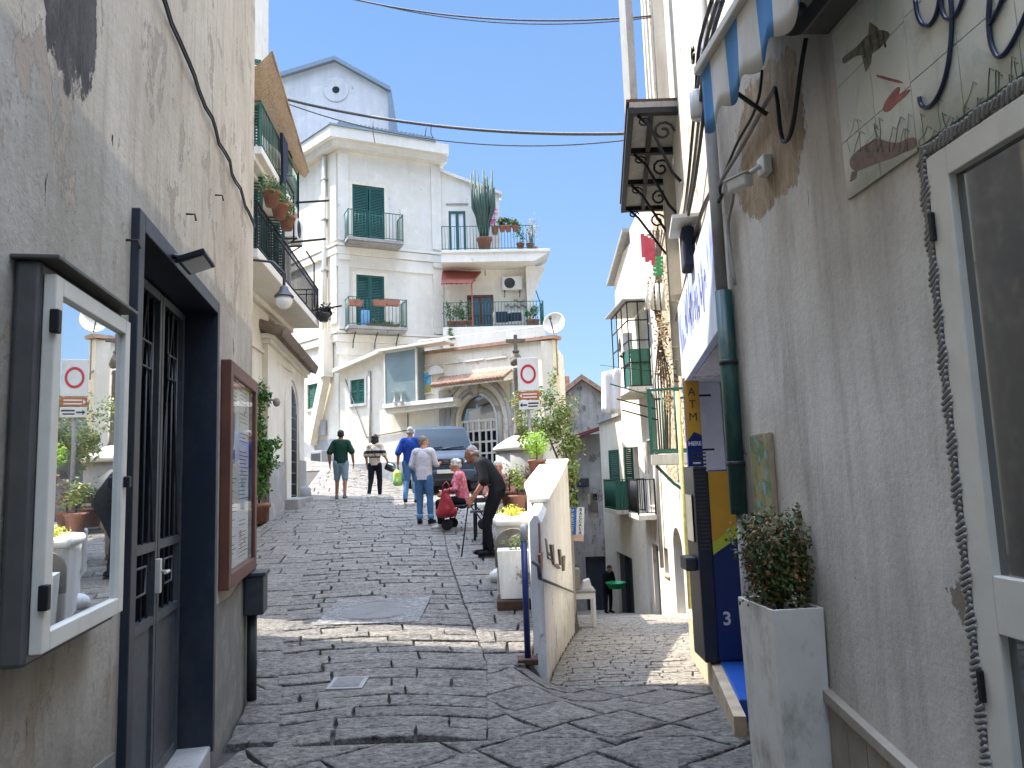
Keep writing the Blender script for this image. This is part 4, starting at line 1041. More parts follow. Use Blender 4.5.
mb = MB(WDW.M); mb.prism([(3.3, 7.3), (3.56, 7.3), (3.56, 8.4), (4.1, z1f-.36), (3.3, z1f-.36)], -.5, -.002); mb.build('console', M['white'], s1_)
railing(WDW.M, [(.05, -sd+.02), (3.55, -sd+.02), (3.55, -.02)], z1f+.12, .95, M['greenrail'], 'railing', s1_, .12, .010)
mb = MB(WDW.M); mb.box(0.001, 3.9, -sd, -.002, z2f-.8, z2f, .02); s2_ = mb.build('balcony', M['white'], hD)
railing(WDW.M, [(.05, -sd+.04), (3.85, -sd+.04), (3.85, -.02)], z2f, .95, M['greenrail'], 'railing', s2_, .12, .010)
for (a, b, c0, d0), m1, m2 in ((dw1, 'green', 'white_cloth'), (dw2, 'brown', 'glass')):
    f = MB(WDW.M)
    for x0_, x1_ in ((a, a+.09), ((a+b)/2-.06, (a+b)/2+.06), (b-.09, b)): f.box(x0_, x1_, .0, .09, c0, d0)
    f.box(a, b, .002, .088, d0-.1, d0+.0); wf = f.build('balcony_door', M[m1], hD)
    f = MB(WDW.M); f.box(a+.09, b-.09, .05, .07, c0, d0-.1); f.build('curtain' if m2 == 'white_cloth' else 'pane', M[m2], wf)
# red lean-to roof over the lower terrace
c = thing('terrace_canopy', 'small red ribbed canopy over the left part of the lower terrace', 'canopy', WDW.at(.9, .6, 9.0))
mb = MB(WDW.M)
mb.prism([(-0.001, 9.45), (1.75, 9.38), (1.75, 9.41), (-.001, 9.50)], -1.4, 0) if False else None
mb.face([(0, 0, 9.62), (1.55, 0, 9.55), (1.15, -1.3, 8.75), (0, -1.3, 8.75)]); mb.face([(0, 0, 9.65), (1.55, 0, 9.58), (1.15, -1.3, 8.78), (0, -1.3, 8.78)])
for k in range(7): mb.bar((k*.25, 0, 9.58), (k*.19, -1.3, 8.73), .03)
for t_ in (.33, .66): mb.bar((0, -1.3*t_, 9.58-.85*t_), (1.5-.3*t_, -1.3*t_, 9.55-.85*t_), .04)
mb.build('roof_sheet', M['roofred'], c)
mb = MB(WDW.M); mb.bar((1.14, -1.2, z2f+.01), (1.14, -1.2, 8.78), .05); mb.bar((1.7, 0, 9.4), (1.7, -.05, 9.7), .03); each(mb, 'post', M['roofred'], c)
ac_unit(WDW.at(2.75, .0, 8.72), 'white air conditioner high on the wing wall above the lower terrace')
# plants of the terraces
c = thing('cactus', 'very tall branching cactus in a terracotta pot on the upper terrace', 'cactus', WDW.at(1.75, .75, z1f+.12))
cu_ = H(WDW, 485, 262, .9)[0]
mb = MB(WDW.M); mb.lathe([(.2, z1f+.13), (.28, z1f+.6), (.32, z1f+.6), (.32, z1f+.68)], (cu_, -.85, 0), 12); mb.build('pot', M['terracotta'], c)
mb = MB(WDW.M); rr = random.Random(4)
for k in range(34):
    a_ = k*2.4; r1 = .06+.05*(k % 3); h = 2.1+.9*rr.random(); x0_ = cu_+.06*cos(a_); y0_ = -.85+.06*sin(a_)
    r2 = .10+.30*rr.random(); zb_ = z1f+.6
    pts = [(x0_, y0_, zb_), (x0_+r1*cos(a_), y0_+r1*sin(a_), zb_+.7), (x0_+r2*cos(a_), y0_+r2*.7*sin(a_), zb_+1.3), (x0_+r2*1.1*cos(a_), y0_+r2*.8*sin(a_), zb_+h*rr.uniform(.75, 1))]
    mb.tube(pts, [.07, .065, .06, .03], 6)
mb.build('stems', M['cactus'], c)
def pot_plant(w, u, o, z, rp, hp, crown, n, mat_, label, seed, group=None, size=.09, cat='plant', pot='terracotta'):
    r_ = thing('potted_plant', label, cat, w.at(u, o, z), group)
    m_ = MB(w.M); m_.lathe([(rp*.7, z), (rp, z+hp*.85), (rp*1.1, z+hp*.85), (rp*1.1, z+hp), (rp*.8, z+hp)], (u, -o, 0), 12); m_.build('pot', M[pot], r_)
    m_ = MB(w.M); m_.tube([(u, -o, z+hp*.8), (u, -o, z+hp+crown[2])], rp*.08, 5); m_.build('stem', M['bark'], r_)
    m_ = MB(w.M); m_.leaves((u, -o, z+hp+crown[2]*.9), crown, n, size, .15, seed=seed); m_.build('foliage', M[mat_], r_); return r_
pot_plant(WDW, H(WDW, 496, 262, .9)[0], .95, z1f+.8, .13, .3, (.25, .2, .42), 240, 'pinkflower', 'pink flowering plant beside the tall cactus', 81, size=.08)
for i, px in enumerate((503, 509, 516)):
    pot_plant(WDW, H(WDW, px, 250, 1.1)[0], 1.12, z1f+.85, .13, .22, (.30, .2, .2), 240, 'mixed', ['green bushy pot on the upper terrace rail nearest the cactus', 'green bushy pot in the middle of the upper terrace rail', 'yellowish green pot at the right of the upper terrace rail'][i], 82+i, 'pots on the upper terrace rail')
pot_plant(WDW, H(WDW, 521, 262, 1)[0], 1.0, z1f+.13, .15, .28, (.22, .2, .5), 200, 'ivy', 'upright green plant at the corner of the upper terrace rail', 86)
pot_plant(WDW, H(WDW, 531, 262, 1)[0], .9, z1f+.13, .15, .3, (.2, .2, .5), 90, 'dryplant', 'sparse pinkish shrub in a terracotta pot on the terrace corner', 87)
pot_plant(WDW, H(WDW, 536, 262, 1)[0], .6, z1f+.13, .12, .25, (.28, .2, .75), 80, 'dryplant', 'tall sparse plant at the very end of the upper terrace', 88)
for i, (px, lb) in enumerate(((451, 'leafy pot at the left end of the lower terrace under the canopy'), (457, 'leafy pot on the lower terrace just right of the house corner'), (463, 'dense potted shrub on the lower terrace beside the brown door'), (470, 'grey green potted shrub before the brown terrace door'), (530, 'small potted plant at the right end of the lower terrace'), (536, 'last small pot of leaves on the lower terrace by the dish'))):
    pot_plant(WDW, H(WDW, px, 330, .8)[0], .85, z2f+.01, .14, .28, (.22, .2, .32 if i > 3 else .5), 200, 'mixed' if i % 2 else 'ivy', lb, 90+i)
pot_plant(WDW, H(WDW, 453, 398, 1.3)[0]-.0, 1.35, 6.35, .1, .15, (.12, .1, .35), 120, 'ivy', 'trailing plant hanging at the left foot of the lower terrace', 97)
c = thing('clothes_rack', 'low rack with dark blue clothes on the lower terrace', 'rack', WDW.at(2.5, .7, z2f))
u = H(WDW, 509, 325, .7)[0]; mb = MB(WDW.M)
for dx in (-.6, .6): mb.bar((u+dx, -.5, z2f), (u+dx, -.9, z2f+.62), .025); mb.bar((u+dx, -.9, z2f), (u+dx, -.5, z2f+.62), .025)
for y_ in (-.55, -.7, -.85): mb.bar((u-.6, y_, z2f+.61), (u+.6, y_, z2f+.61), .02)
mb.build('frame', M['alu'], c)
mb = MB(WDW.M); mb.box(u-.5, u-.05, -.88, -.86, z2f+.2, z2f+.63); mb.box(u+.05, u+.5, -.72, -.70, z2f+.28, z2f+.63); mb.box(u-.3, u+.2, -.57, -.55, z2f+.3, z2f+.63); mb.build('clothes', M['navycloth'], c)
mb = MB(WDW.M); u, z = H(WDW, 520, 306, .03)
for k in range(14): mb.ball((u-.55+.085*k, -.04, z+.05*sin(k*1.9)), (.05, .03, .06), 6)
for k in range(6): mb.ball((u-.2+.07*k, -.04, z+.2+.04*cos(k)), (.04, .03, .05), 6)
mb.build('wall_ornament', M['concrete'], label='grey openwork wall ornament on the wing wall right of the brown door', cat='ornament')
mb = MB(); a = WDW.pt(3.6, .2, 9.0); b = WDW.pt(3.95, .3, 7.4); mb.tube([a, (a+b)/2+Vector((.06, 0, 0)), b], .02, 5); mb.build('antenna_cable', M['cable'], label='dark cable hanging from the terrace corner to the dish', cat='cable')

# ================================================================= low house E with the arch
hE = thing('low_house', 'low cream house with arched glass doorway and roof terrace behind the van', 'house', WE.M)
eL = WE.L
aw0, aw1, az0, az1 = H(WE, 458, 430)[0], H(WE, 496, 430)[0], .95, 4.05
wE = (H(WE, 351, 390)[0], H(WE, 365, 390)[0], 4.18, 5.05)
def ztop(u): return 5.78 - .30*u/eL
mb = MB(WE.M); mb.wall(0, eL, -.2, 5.0, [(aw0, aw1, az0, az1), (wE[0], wE[1], wE[2], 5.0)], .35)
mb.arch(aw0, aw1, az1-.85, az1, 0, .35)
def strip(a, b, za, zb_): mb.prism([(a, za), (b, za), (b, zb_(b)), (a, zb_(a))], 0, .35)
lean = lambda u: 5.42+.2*u
strip(0, wE[0], 5.001, lean); strip(wE[1], 2.2, 5.001, lean); strip(wE[0], wE[1], 5.05, lean); strip(2.2, eL, 5.001, ztop)
mb.build('wall', M['cream'], hE)
mb = MB(); q0 = WE.pt(.01, -.36, 0); q1 = WE.pt(eL-.01, -.36, 0); mb.prism([(q0.x, q0.y), (q1.x, q1.y), (q1.x+.35, q1.y+2.6), (q0.x+.5, q0.y+2.6)], -.2, 4.95, 'z'); mb.build('house_body', M['cream'], hE)
sideE = Wall((WE.p1.x, WE.p1.y), (WE.p1.x+.55, WE.p1.y+3.2))
mb = MB(sideE.M); mb.box(.0, 3.2, .003, .35, -.2, 5.45); mb.build('side_wall', M['cream'], hE)
shut_window(WE, *wE, M['green2'], hE)
mb = MB(WE.M); mb.box(0, 5.0, -.05, -.003, -.2, 2.05); mb.build('dado', M['dado'], hE)
mb = MB(WE.M); mb.box(1.3, 5.0, -.03, -.0, 2.95, 3.02) if False else None
# lean-to coping over the left part
mb = MB(WE.M); mb.prism([(-.1, 5.38), (2.2, 5.85), (2.2, 5.98), (-.1, 5.52)], -.28, .36); mb.build('coping', M['white'], hE)
mb = MB(WE.M); mb.prism([(3.5, 5.60), (eL+.12, 5.50), (eL+.12, 5.60), (3.5, 5.70)], -.10, .36)
mb.build('parapet_tiles', M['tile'], hE)
mb = MB(WE.M); 
for a, b in ((3.9, 7.3), ): 
    for k in range(4): mb.box(a+k*.85+.03, a+k*.85+.8, -.045, -.002, 5.18-.02*k, 5.22-.02*k, .004)
mb.build('ledge', M['white'], hE)
# roof terrace rail
mb = MB(WE.M); rp = [(u, .15, ztop(u)+.02) for u in (3.6, 4.8, 6.0, 7.2, eL)]
for p in rp: mb.tube([p, (p[0], p[1], p[2]+.45)], .015, 5)
mb.tube([(p[0], p[1], p[2]+.45) for p in rp], .018, 5); mb.build('roof_rail', M['plastic_w'], hE)
# glazed veranda
vu0, vu1 = H(WE, 384, 380, .45)[0], H(WE, 417, 380, .45)[0]; vz0 = H(WE, 384, 404, .45)[1]; vz1 = H(WE, 384, 352, .45)[1]
print('veranda', vu0, vu1, vz0, vz1)
c0 = MB(WE.M); c0.box(vu0-.05, vu1+1.5, -.5, -.003, vz0-.16, vz0-.02, .01); ver = c0.build('veranda', M['white'], hE)
mb = MB(WE.M)
for u in (vu0, vu1-.06): mb.box(u, u+.06, -.46, -.40, vz0-.02, vz1)
mb.box(vu0, vu0+.05, -.06, -.003, vz0-.02, vz1); mb.box(vu0, vu1, -.46, -.40, vz1-.06, vz1) ; mb.box(vu0-.2, vu1+1.3, -.62, -.003, vz1+.001, vz1+.08, .01); mb.build('frame', M['alu'], ver)
mb = MB(WE.M); mb.box(vu0+.06, vu1-.06, -.44, -.43, vz0-.02, vz1-.06); mb.box(vu0+.02, vu0+.03, -.40, -.06, vz0-.02, vz1); mb.box(vu1-.03, vu1-.02, -.40, -.003, vz0-.02, vz1); mb.build('pane', simple('veranda pane', '#74807e', .35, 0, .12, 1.5, 0, .3), ver)
for q in (0, 1): 
    mb = MB(WE.M); x = vu0+.55+q*.3; mb.lathe([(.09, vz0), (.02, vz0+.04), (.015, vz0+.25), (.07, vz0+.34), (.1, vz0+.36)], (x, -.56, 0), 10)
    mb.build('stone_urn', M['plastic_w'], label=['left small white urn on the ledge under the veranda glass', 'right small white urn on the ledge under the veranda glass'][q], cat='urn', group='urns on the veranda ledge')
mb = MB(WE.M); mb.prism([(vu0-.1, vz0-.165), (vu1+1.5, vz0-.165), (vu1+1.5, vz0-.3), (vu0+.1, vz0-.35)], -.4, -.003); mb.build('ledge_moulding', M['cream'], ver)
# majolica picture and round hood
pu0, pu1 = H(WE, 419, 385)[0], H(WE, 432, 385)[0]; pz0, pz1 = H(WE, 425, 393)[1], H(WE, 425, 373)[1]
c = thing('tile_picture', 'framed glazed tile picture of sea and shore beside the veranda', 'picture', WE.at((pu0+pu1)/2, .03, pz0))
mb = MB(WE.M); mb.box(pu0-.06, pu1+.06, -.05, -.003, pz0-.06, pz1+.06, .01); mb.build('frame', M['white'], c)
t = NT('glazed sea picture'); n1 = t.noise(t.pos(), 6, 4); g = t.add('NewGeometry'); sx = t.add('SeparateXYZ'); t.link(g.outputs['Position'], sx.inputs[0])
k = t.ramp(t.math('ADD', sx.outputs[2], t.math('MULTIPLY', n1, .5)), pz0+.45, pz0+.55); cc = t.mix(k, t.mix(n1, '#b59a5c', '#7a8a4a'), t.mix(t.ramp(n1, .4, .6), '#2f7fa8', '#7fb7cf'))
mseap = t.out(cc, .25); mb = MB(WE.M); mb.box(pu0, pu1, -.055, -.051, pz0, pz1); mb.build('tiles', mseap, c)
mb = MB(WE.M); ur = (pu1+.25); mb.prism([(ur+.3*cos(pi*k/10), pz1-.1+.3*sin(pi*k/10)) for k in range(11)], -.12, -.003); mb.build('round_hood', M['white'], hE)
# tiled canopy over the arch
cu0, cu1 = H(WE, 434, 383, .4)[0], H(WE, 506, 375, .4)[0]; 
c = thing('tiled_canopy', 'row of terracotta tiles forming a hood over the arched doorway', 'canopy', WE.at(cu0, 0, 4.5))
mb = MB(WE.M); mb.prism([(-.003, 4.42), (-.5, 4.32), (-.5, 4.38), (-.003, 4.66)], cu0, cu1, 'x'); mb.build('hood', M['cream'], c)
mb = MB(WE.M)
n = int((cu1-cu0)/.13)
for k in range(n+1): u = cu0+k*.13; mb.tube([(u, -.01, 4.72), (u, -.56, 4.41)], .06, 6)
mb.build('roof_tiles', M['tile'], c)
mb = MB(WE.M); r_ = (aw1-aw0)/2; c_ = (aw0+aw1)/2
for e, w_ in ((.18, .1), (.55, .09)):
    mb.tube([(c_-(r_+e), -.02, 1.2)]+[(c_-(r_+e)*cos(pi*k/16), -.02, az1-.85+(.85+e)*sin(pi*k/16)) for k in range(17)]+[(c_+(r_+e), -.02, 1.2)], w_, 6)
mb.prism([(c_-.14, az1-.02), (c_+.14, az1-.02), (c_+.22, az1+.42), (c_-.22, az1+.42)], -.16, -.003)
mb.build('arch_moulding', M['greyplaster'], hE)
mb = MB(WE.M); mb.box(cu0+.35, aw0-.72, -.06, -.003, -.2, 4.3, .01); mb.box(aw1+.72, cu1-.1, -.06, -.003, -.2, 4.3, .01); each(mb, 'pilaster', M['greyplaster'], hE)
# arched glass door
fr_ = MB(WE.M)
for u in (aw0, c_-.035, aw1-.07): fr_.box(u, u+.07, .14, .20, az0, az1-.8 if u != c_-.035 else az1-.75)
for z in (az0, 1.75, az1-.86): fr_.box(aw0, aw1, .142, .198, z, z+.08)
dr = fr_.build('door', M['alu'], hE)
mb = MB(WE.M)
for s_ in (0, 1):
    a = aw0+.07 if s_ == 0 else c_+.035; b = c_-.035 if s_ == 0 else aw1-.07
    for k in (1, 2): mb.box(a+(b-a)*k/3-.03, a+(b-a)*k/3+.03, .15, .19, az0, az1-.8)
    for z in [1.83+k*.36 for k in range(1, 4)]: mb.box(a, b, .152, .188, z-.03, z+.03)
mb.build('glazing_bars', M['alu'], dr)
mb = MB(WE.M); mb.box(aw0, aw1, .175, .18, az0, az1); mb.build('pane', M['glass'], dr)
mb = MB(WE.M); mb.tube([(1.5, -.06, 1.3), (1.5, -.06, 5.3)], .05, 8); mb.build('drainpipe', M['pipe'], hE)
mb = MB(WE.M); mb.tube([(.3, -.03, 5.1), (1.3, -.03, 2.95), (3.2, -.03, 3.1), (3.2, -.03, 4.0)], .018, 5); mb.build('wall_conduit', M['cable_g'], hE)
# dish
dp = at(545, 321, 21.6)
c = thing('satellite_dish', 'large cream satellite dish on a pole at the corner of the low house roof', 'satellite dish', (WE.p1.x+.1, WE.p1.y+.15, 5.3))
bx_, by_ = WE.p1.x+.12, WE.p1.y+.2; dz = dp.z
Mt = Matrix.Translation((bx_-.05, by_-.25, dz)) @ Matrix.Rotation(R(-18), 4, 'Z') @ Matrix.Rotation(R(-12), 4, 'X')
mb = MB(Mt); mb.lathe([(.01, .07), (.12, .062), (.22, .04), (.3, .012), (.34, -.01), (.345, -.005), (.3, .03), (.22, .06), (.01, .09)], (0, 0, 0), 28, 'y'); mb.build('reflector', M['dish'], c)
mb = MB(Mt); mb.bar((0, 0, -.33), (0, -.42, -.05), .03); mb.box(-.04, .04, -.48, -.40, -.06, .04, .01); mb.build('feed_arm', M['darkmetal'], c)
mb = MB(); mb.tube([(bx_, by_, 4.4), (bx_, by_, dz+.1)], .03, 8); mb.tube([(bx_, by_, 4.6), (bx_-.1, by_-.3, 4.6)], .025, 6); mb.build('mast', M['pipe'], c)
# gabled building far behind
WF = Wall((at(276, 100, 46).x, 46), (at(387, 100, 46).x, 46.6))
hF = thing('gabled_house', 'grey gabled building with a small round vent rising behind the tall house', 'house', WF.M)
f0, f1 = 0, WF.L; pk = H(WF, 335, 62); le = H(WF, 279, 78); re = H(WF, 386, 92); 
mb = MB(WF.M); vx, vz = H(WF, 336, 90)
mb.prism([(0, 5), (f1, 5), (f1, re[1]), (pk[0], pk[1]), (0, le[1])], 0, 10); mb.build('wall', M['gable'], hF)
mb = MB(WF.M)
for a, b in (((-.3, le[1]-.25), (pk[0], pk[1])), ((pk[0], pk[1]), (f1+.15, re[1]-.05))):
    mb.prism([a, b, (b[0], b[1]+.28), (a[0], a[1]+.28)], -.3, 10)
mb.box(f1+.001, f1+.2, -.2, 10, 5, re[1]+.1); mb.build('roof', M['darkcap'], hF)
mb = MB(WF.M); mb.lathe([(.85, -.005), (.85, -.03), (.8, -.03)], (vx, 0, vz), 24, 'y'); mb.build('vent_surround', M['gable'], hF)
mb = MB(WF.M); mb.lathe([(.24, -.031), (.24, -.05)], (vx, 0, vz), 14, 'y'); mb.build('vent', M['iron'], hF)

# ================================================================= cross column, sign, parapet, shrubs
cx, cy = at(519, 440, 15.6).x, 15.6; zb0 = gz(-.3, cy); ztop_ = at(508, 335, 15.6).z; zst = at(516, 446, 15.6).z
c = thing('stone_cross', 'weathered stone cross on a carved column in front of the low house', 'monument', (cx, cy, zb0-.05))
mb = MB(); mb.lathe([(.5, zb0-.1), (.5, zst-.1)], (cx, cy, 0), 16); mb.build('pedestal', M['concrete'], c)
mb = MB(); mb.lathe([(.54, zst-.1), (.56, zst-.04), (.48, zst+.02), (.3, zst+.13), (.16, zst+.2), (.1, zst+.22)], (cx, cy, 0), 20); mb.build('cap_stone', M['wallB'], c)
mb = MB(); zs0 = zst+.2; zs1 = ztop_-.62
mb.lathe([(.13, zs0), (.10, zs0+.08), (.085, zs0+.3), (.075, zs1-.2), (.09, zs1-.16), (.07, zs1-.1)], (cx, cy, 0), 14); mb.build('shaft', M['statue'], c)
mb = MB(); 
for k in range(7): a_ = k*.9; mb.ball((cx+.06*cos(a_), cy+.06*sin(a_), zs1+.02+.03*(k % 4)), (.08, .07, .09), 8)
mb.ball((cx, cy, zs1+.1), (.11, .1, .14), 10); mb.lathe([(.05, zs1+.2), (.08, zs1+.26), (.04, zs1+.3)], (cx, cy, 0), 10)
mb.build('carved_capital', M['statue'], c)
mb = MB(); z = zs1+.28; mb.box(cx-.04, cx+.04, cy-.035, cy+.035, z, ztop_, .01); mb.box(cx-.21, cx+.21, cy-.034, cy+.034, z+.17, z+.25, .01); mb.build('cross', M['statue'], c)
# no entry sign
sy = 11.9; sp0 = at(517, 358, sy); sp1 = at(540, 409, sy); pxx = at(530, 440, sy).x
c = thing('road_sign', 'white square road sign with red ring above brown and white direction plates', 'road sign', (pxx, sy, gz(-.1, sy)))
mb = MB(); mb.tube([(pxx, sy+.04, gz(-.1, sy)-.1), (pxx, sy+.04, sp0.z)], .027, 8); mb.build('pole', M['pipe'], c)
w2 = (sp1.x-sp0.x)/2; scx = (sp0.x+sp1.x)/2; hh = sp0.z-sp1.z
Ms = Matrix.Translation((scx, sy, sp1.z))
mb = MB(Ms); mb.box(-w2, w2, -.012, .012, hh*.36, hh, .008); pl = mb.build('sign_plate', M['signback'], c)
mb = MB(Ms); n = 28; R1 = w2*.74; R2 = w2*.54; zc = hh*.68; sq = 1.25
for k in range(n):
    a0_, a1_ = 2*pi*k/n, 2*pi*(k+1)/n
    mb.face([(R1*cos(a0_), -.0145, zc+R1*sq*sin(a0_)), (R1*cos(a1_), -.0145, zc+R1*sq*sin(a1_)), (R2*cos(a1_), -.0145, zc+R2*sq*sin(a1_)), (R2*cos(a0_), -.0145, zc+R2*sq*sin(a0_))])
mb.build('red_ring', M['red'], pl, normals=False)
mb = MB(Ms); mb.box(-w2*.98, w2, -.012, .012, hh*.19, hh*.345, .004); pb_ = mb.build('brown_plate', M['brownsign'], c)
mb = MB(Ms); 
for k in range(2): mb.box(-w2*.6, w2*.75, -.0145, -.0125, hh*(.22+.06*k), hh*(.245+.06*k))
mb.prism([(-w2*.9, hh*.265), (-w2*.68, hh*.31), (-w2*.68, hh*.22)], -.0145, -.0125); mb.build('lettering', M['signback'], pb_)
mb = MB(Ms); mb.box(-w2*.98, w2, -.012, .012, 0, hh*.175, .004); pw_ = mb.build('white_plate', M['signback'], c)
mb = MB(Ms); mb.prism([(-w2*.9, hh*.085), (-w2*.66, hh*.13), (-w2*.66, hh*.10), (-w2*.2, hh*.10), (-w2*.2, hh*.07), (-w2*.66, hh*.07), (-w2*.66, hh*.04)], -.0145, -.0125)
mb.box(-w2*.1, w2*.9, -.0145, -.0125, hh*.1, hh*.13); mb.box(-w2*.1, w2*.8, -.0145, -.0125, hh*.045, hh*.07); mb.build('arrow', M['ink'], pw_)
# ================================================================= parapet between the two streets
c = thing('parapet_wall', 'thick white parapet wall dividing the uphill street from the sunken alley', 'wall', (.2, 6.4, 0))
ys_ = [6.2, 6.6, 7.0, 7.8, 8.6, 9.4, 10.2, 11.0]
def ptop(y): return interp(y, [(6.2, 1.15), (7.0, 1.22), (9, 1.42), (11, 1.66), (12, 1.72)])
mb = MB(); A = []
for y in ys_:
    x = xb(y); t_ = interp(y, [(6.2, .05), (7.0, .10), (8.4, .30)]); zt = ptop(y)
    A.append([mb.v(p) for p in ((x+.03, y, zalley(y)-.3), (x+.03, y, zt-.06), (x-.0, y, zt), (x-t_+.02, y, zt), (x-t_-.02, y, zt-.06), (x-t_-.02, y, zmain(y)-.5))])
for P0, P1 in zip(A, A[1:]):
    for k in range(5): mb.b.faces.new([P0[k], P0[k+1], P1[k+1], P1[k]])
    mb.b.faces.new([P0[5], P0[0], P1[0], P1[5]])
mb.b.faces.new(A[0]); mb.b.faces.new(A[-1]); mb.build('wall', M['parapet'], c)
mb = MB(); yy_ = 7.0
while yy_ < 10.8:
    y1_ = min(yy_+.66, 11.0); t1 = .055; T0 = lambda q: -interp(q, [(6.2, .05), (7.0, .10), (8.4, .30)])-.03
    lo = [mb.v((xb(q)+t, q, ptop(q)+.002)) for q, t in ((yy_, T0(yy_)), (yy_, t1), (y1_-.012, t1), (y1_-.012, T0(y1_)))]
    hi = [mb.v((v.co.x, v.co.y, v.co.z+.045)) for v in lo]
    mb.b.faces.new(lo[::-1]); mb.b.faces.new(hi)
    for k in range(4): mb.b.faces.new([lo[k], lo[(k+1) % 4], hi[(k+1) % 4], hi[k]])
    yy_ = y1_
bmesh.ops.bevel(mb.b, geom=list(mb.b.edges), offset=.01, segments=2, affect='EDGES')
mb.build('coping_slabs', M['white'], c)
mb = MB(); pl_ = [(xb(y)+.02, y) for y in (11.01, 13, 16, 21, 30)] + [(xb(y)-.35, y) for y in (30, 21, 16, 13, 11.01)]
mb.prism(pl_, -5, .9, 'z'); mb.build('retaining_wall', M['wallI'], label='grey retaining wall holding up the square beyond the white parapet', cat='wall')
# square kerb / end pillar block with box planter
c = thing('planter_block', 'low white masonry planter with a grey arched panel against the parapet', 'planter', (-.1, 8.4, gz(-.1, 8.4)))
zg = gz(-.1, 8.2)
mb = MB(); mb.box(-.24, .2, 8.35, 9.3, zg-.1, 1.0, .04); mb.box(-.27, .2, 8.31, 9.35, .92, 1.02, .04); mb.build('masonry', M['parapet'], c)
mb = MB(); mb.prism([(-.05+.20*cos(pi*k/12), .72+.19*sin(pi*k/12)) for k in range(13)] + [(-.25, .5), (.15, .5)], 8.20, 8.279) ; mb.build('arched_panel', M['statue'], c)
c = thing('planter_box', 'square white planter box with grass on a rusty base near the blue post', 'planter', (-.04, 8.0, zg))
mb = MB(); mb.prism([(-.19, zg+.08), (.13, zg+.08), (.155, zg+.56), (-.215, zg+.56)], 7.78, 8.13); mb.build('box', M['parapet'], c)
mb = MB(); mb.box(-.23, .17, 7.72, 8.15, zg-.03, zg+.07, .01); mb.build('base', M['rust'], c)
mb = MB(); mb.leaves((-.02, 7.95, zg+.60), (.17, .15, .12), 260, .07, .1, seed=120, up=1, asp=.18); mb.build('grass', M['mixed'], c)
mb = MB(); mb.leaves((-.08, 8.75, 1.06), (.22, .25, .10), 420, .035, .1, seed=121); 
mb.build('yellow_plant', M['yellowplant'], label='bright yellow green cushion plant on top of the white masonry planter', cat='plant')
mb = MB(); mb.ball((-.24, 9.15, gz(-.4, 9.1)+.06), (.12, .12, .10), 12); mb.build('white_boulder', M['parapet'], label='rounded white painted stone beside the planter and the bent man', cat='stone')
c = thing('blue_bollard', 'slim dark blue post with faded top standing before the planter box', 'bollard', (.05, 6.08, gz(-.05, 6.1)))
zg6 = gz(-.3, 6.1); mb = MB(); mb.tube([(.05, 6.08, zg6-.05), (.05, 6.08, zg6+.92)], .026, 12); mb.build('post', M['bluepost'], c)
mb = MB(); mb.tube([(.05, 6.08, zg6+.921), (.05, 6.08, zg6+1.03), (.05, 6.08, zg6+1.05)], [.027, .027, .012], 12); mb.build('cap', M['plastic_w'], c)
mb = MB(); mb.box(-.03, .13, 6.0, 6.16, zg6-.03, zg6+.012, .004); mb.build('base_plate', M['rust'], c)
WP = Wall((xb(7)+.035, 7), (xb(11)+.045, 11))
mb = MB(WP.M); a = H(WP, 536, 572); b = H(WP, 571, 592)
mb.tube([(a[0], -.03, a[1]-.05), (b[0], -.03, b[1])], .012, 6); mb.tube([(a[0], -.03, a[1]-.05), (a[0]-.05, -.03, a[1]+.05), (a[0]-.05, .02, a[1]+.09)], .018, 6)
mb.build('wall_conduit', M['cable_g'], label='thin dark conduit along the alley face of the white parapet', cat='conduit')
c = thing('wall_ornament', 'ceramic pot ornament with dark streaky marks on the alley face of the parapet', 'ornament', WP.at(1, 0, .9))
q = H(WP, 539, 556); mb = MB(WP.M); mb.prism([(q[0]-.06, q[1]-.10), (q[0]+.08, q[1]-.10), (q[0]+.14, q[1]+.02), (q[0]-.1, q[1]+.02)], -.02, .0); mb.prism([(q[0], q[1]+.021), (q[0]+.06, q[1]+.021), (q[0]+.04, q[1]+.26), (q[0]+.01, q[1]+.26)], -.015, .0); mb.build('pot', M['terracotta'], c)
mb = MB(WP.M)
for (x1, y1, x2, y2, w) in ((544, 537, 547, 560, .10), (547, 556, 552, 562, .10), (551, 543, 553, 566, .16), (555, 563, 559, 570, .2), (559, 548, 560, 566, .14), (563, 555, 563, 572, .22), (546, 550, 550, 557, .12)):
    a, b = H(WP, x1, y1), H(WP, x2, y2); mb.prism([(a[0]-w, a[1]), (a[0]+w, a[1]-.03), (b[0]+w*.5, b[1]), (b[0]-w*.3, b[1]+.02)], -.016, .01)
each(mb, 'streak', M['statue'], c)
# vegetation and pots on the wall
def gplant(x, y, z, rp, hp, crown, n, m_, label, seed, size=.06, shape=None, pot='terracotta', asp=.5, group=None):
    r_ = thing('potted_plant', label, 'plant', (x, y, z), group)
    q = MB(); q.lathe([(rp*.7, z), (rp, z+hp*.85), (rp*1.1, z+hp*.85), (rp*1.1, z+hp), (rp*.8, z+hp)], (x, y, 0), 12); q.build('pot', M[pot], r_)
    q = MB(); q.tube([(x, y, z+hp*.8), (x+.01, y, z+hp+crown[2])], rp*.08, 5); q.build('stem', M['bark'], r_)
    q = MB(); q.leaves((x, y, z+hp+crown[2]*.85), crown, n, size, .1, seed=seed, asp=asp); q.build('foliage', M[m_], r_); return r_
gplant(at(545, 450, 10.4).x-.12, 10.4, ptop(10.4)-.12, .12, .22, (.22, .2, .25), 900, 'lime', 'bright lime green feathery shrub in a pot on the parapet', 130, .05, asp=.25)
c = thing('vine_bush', 'large tangled green vine cascading over the wall behind the road sign', 'bush', (1.0, 12.9, 1.0))
mb = MB()
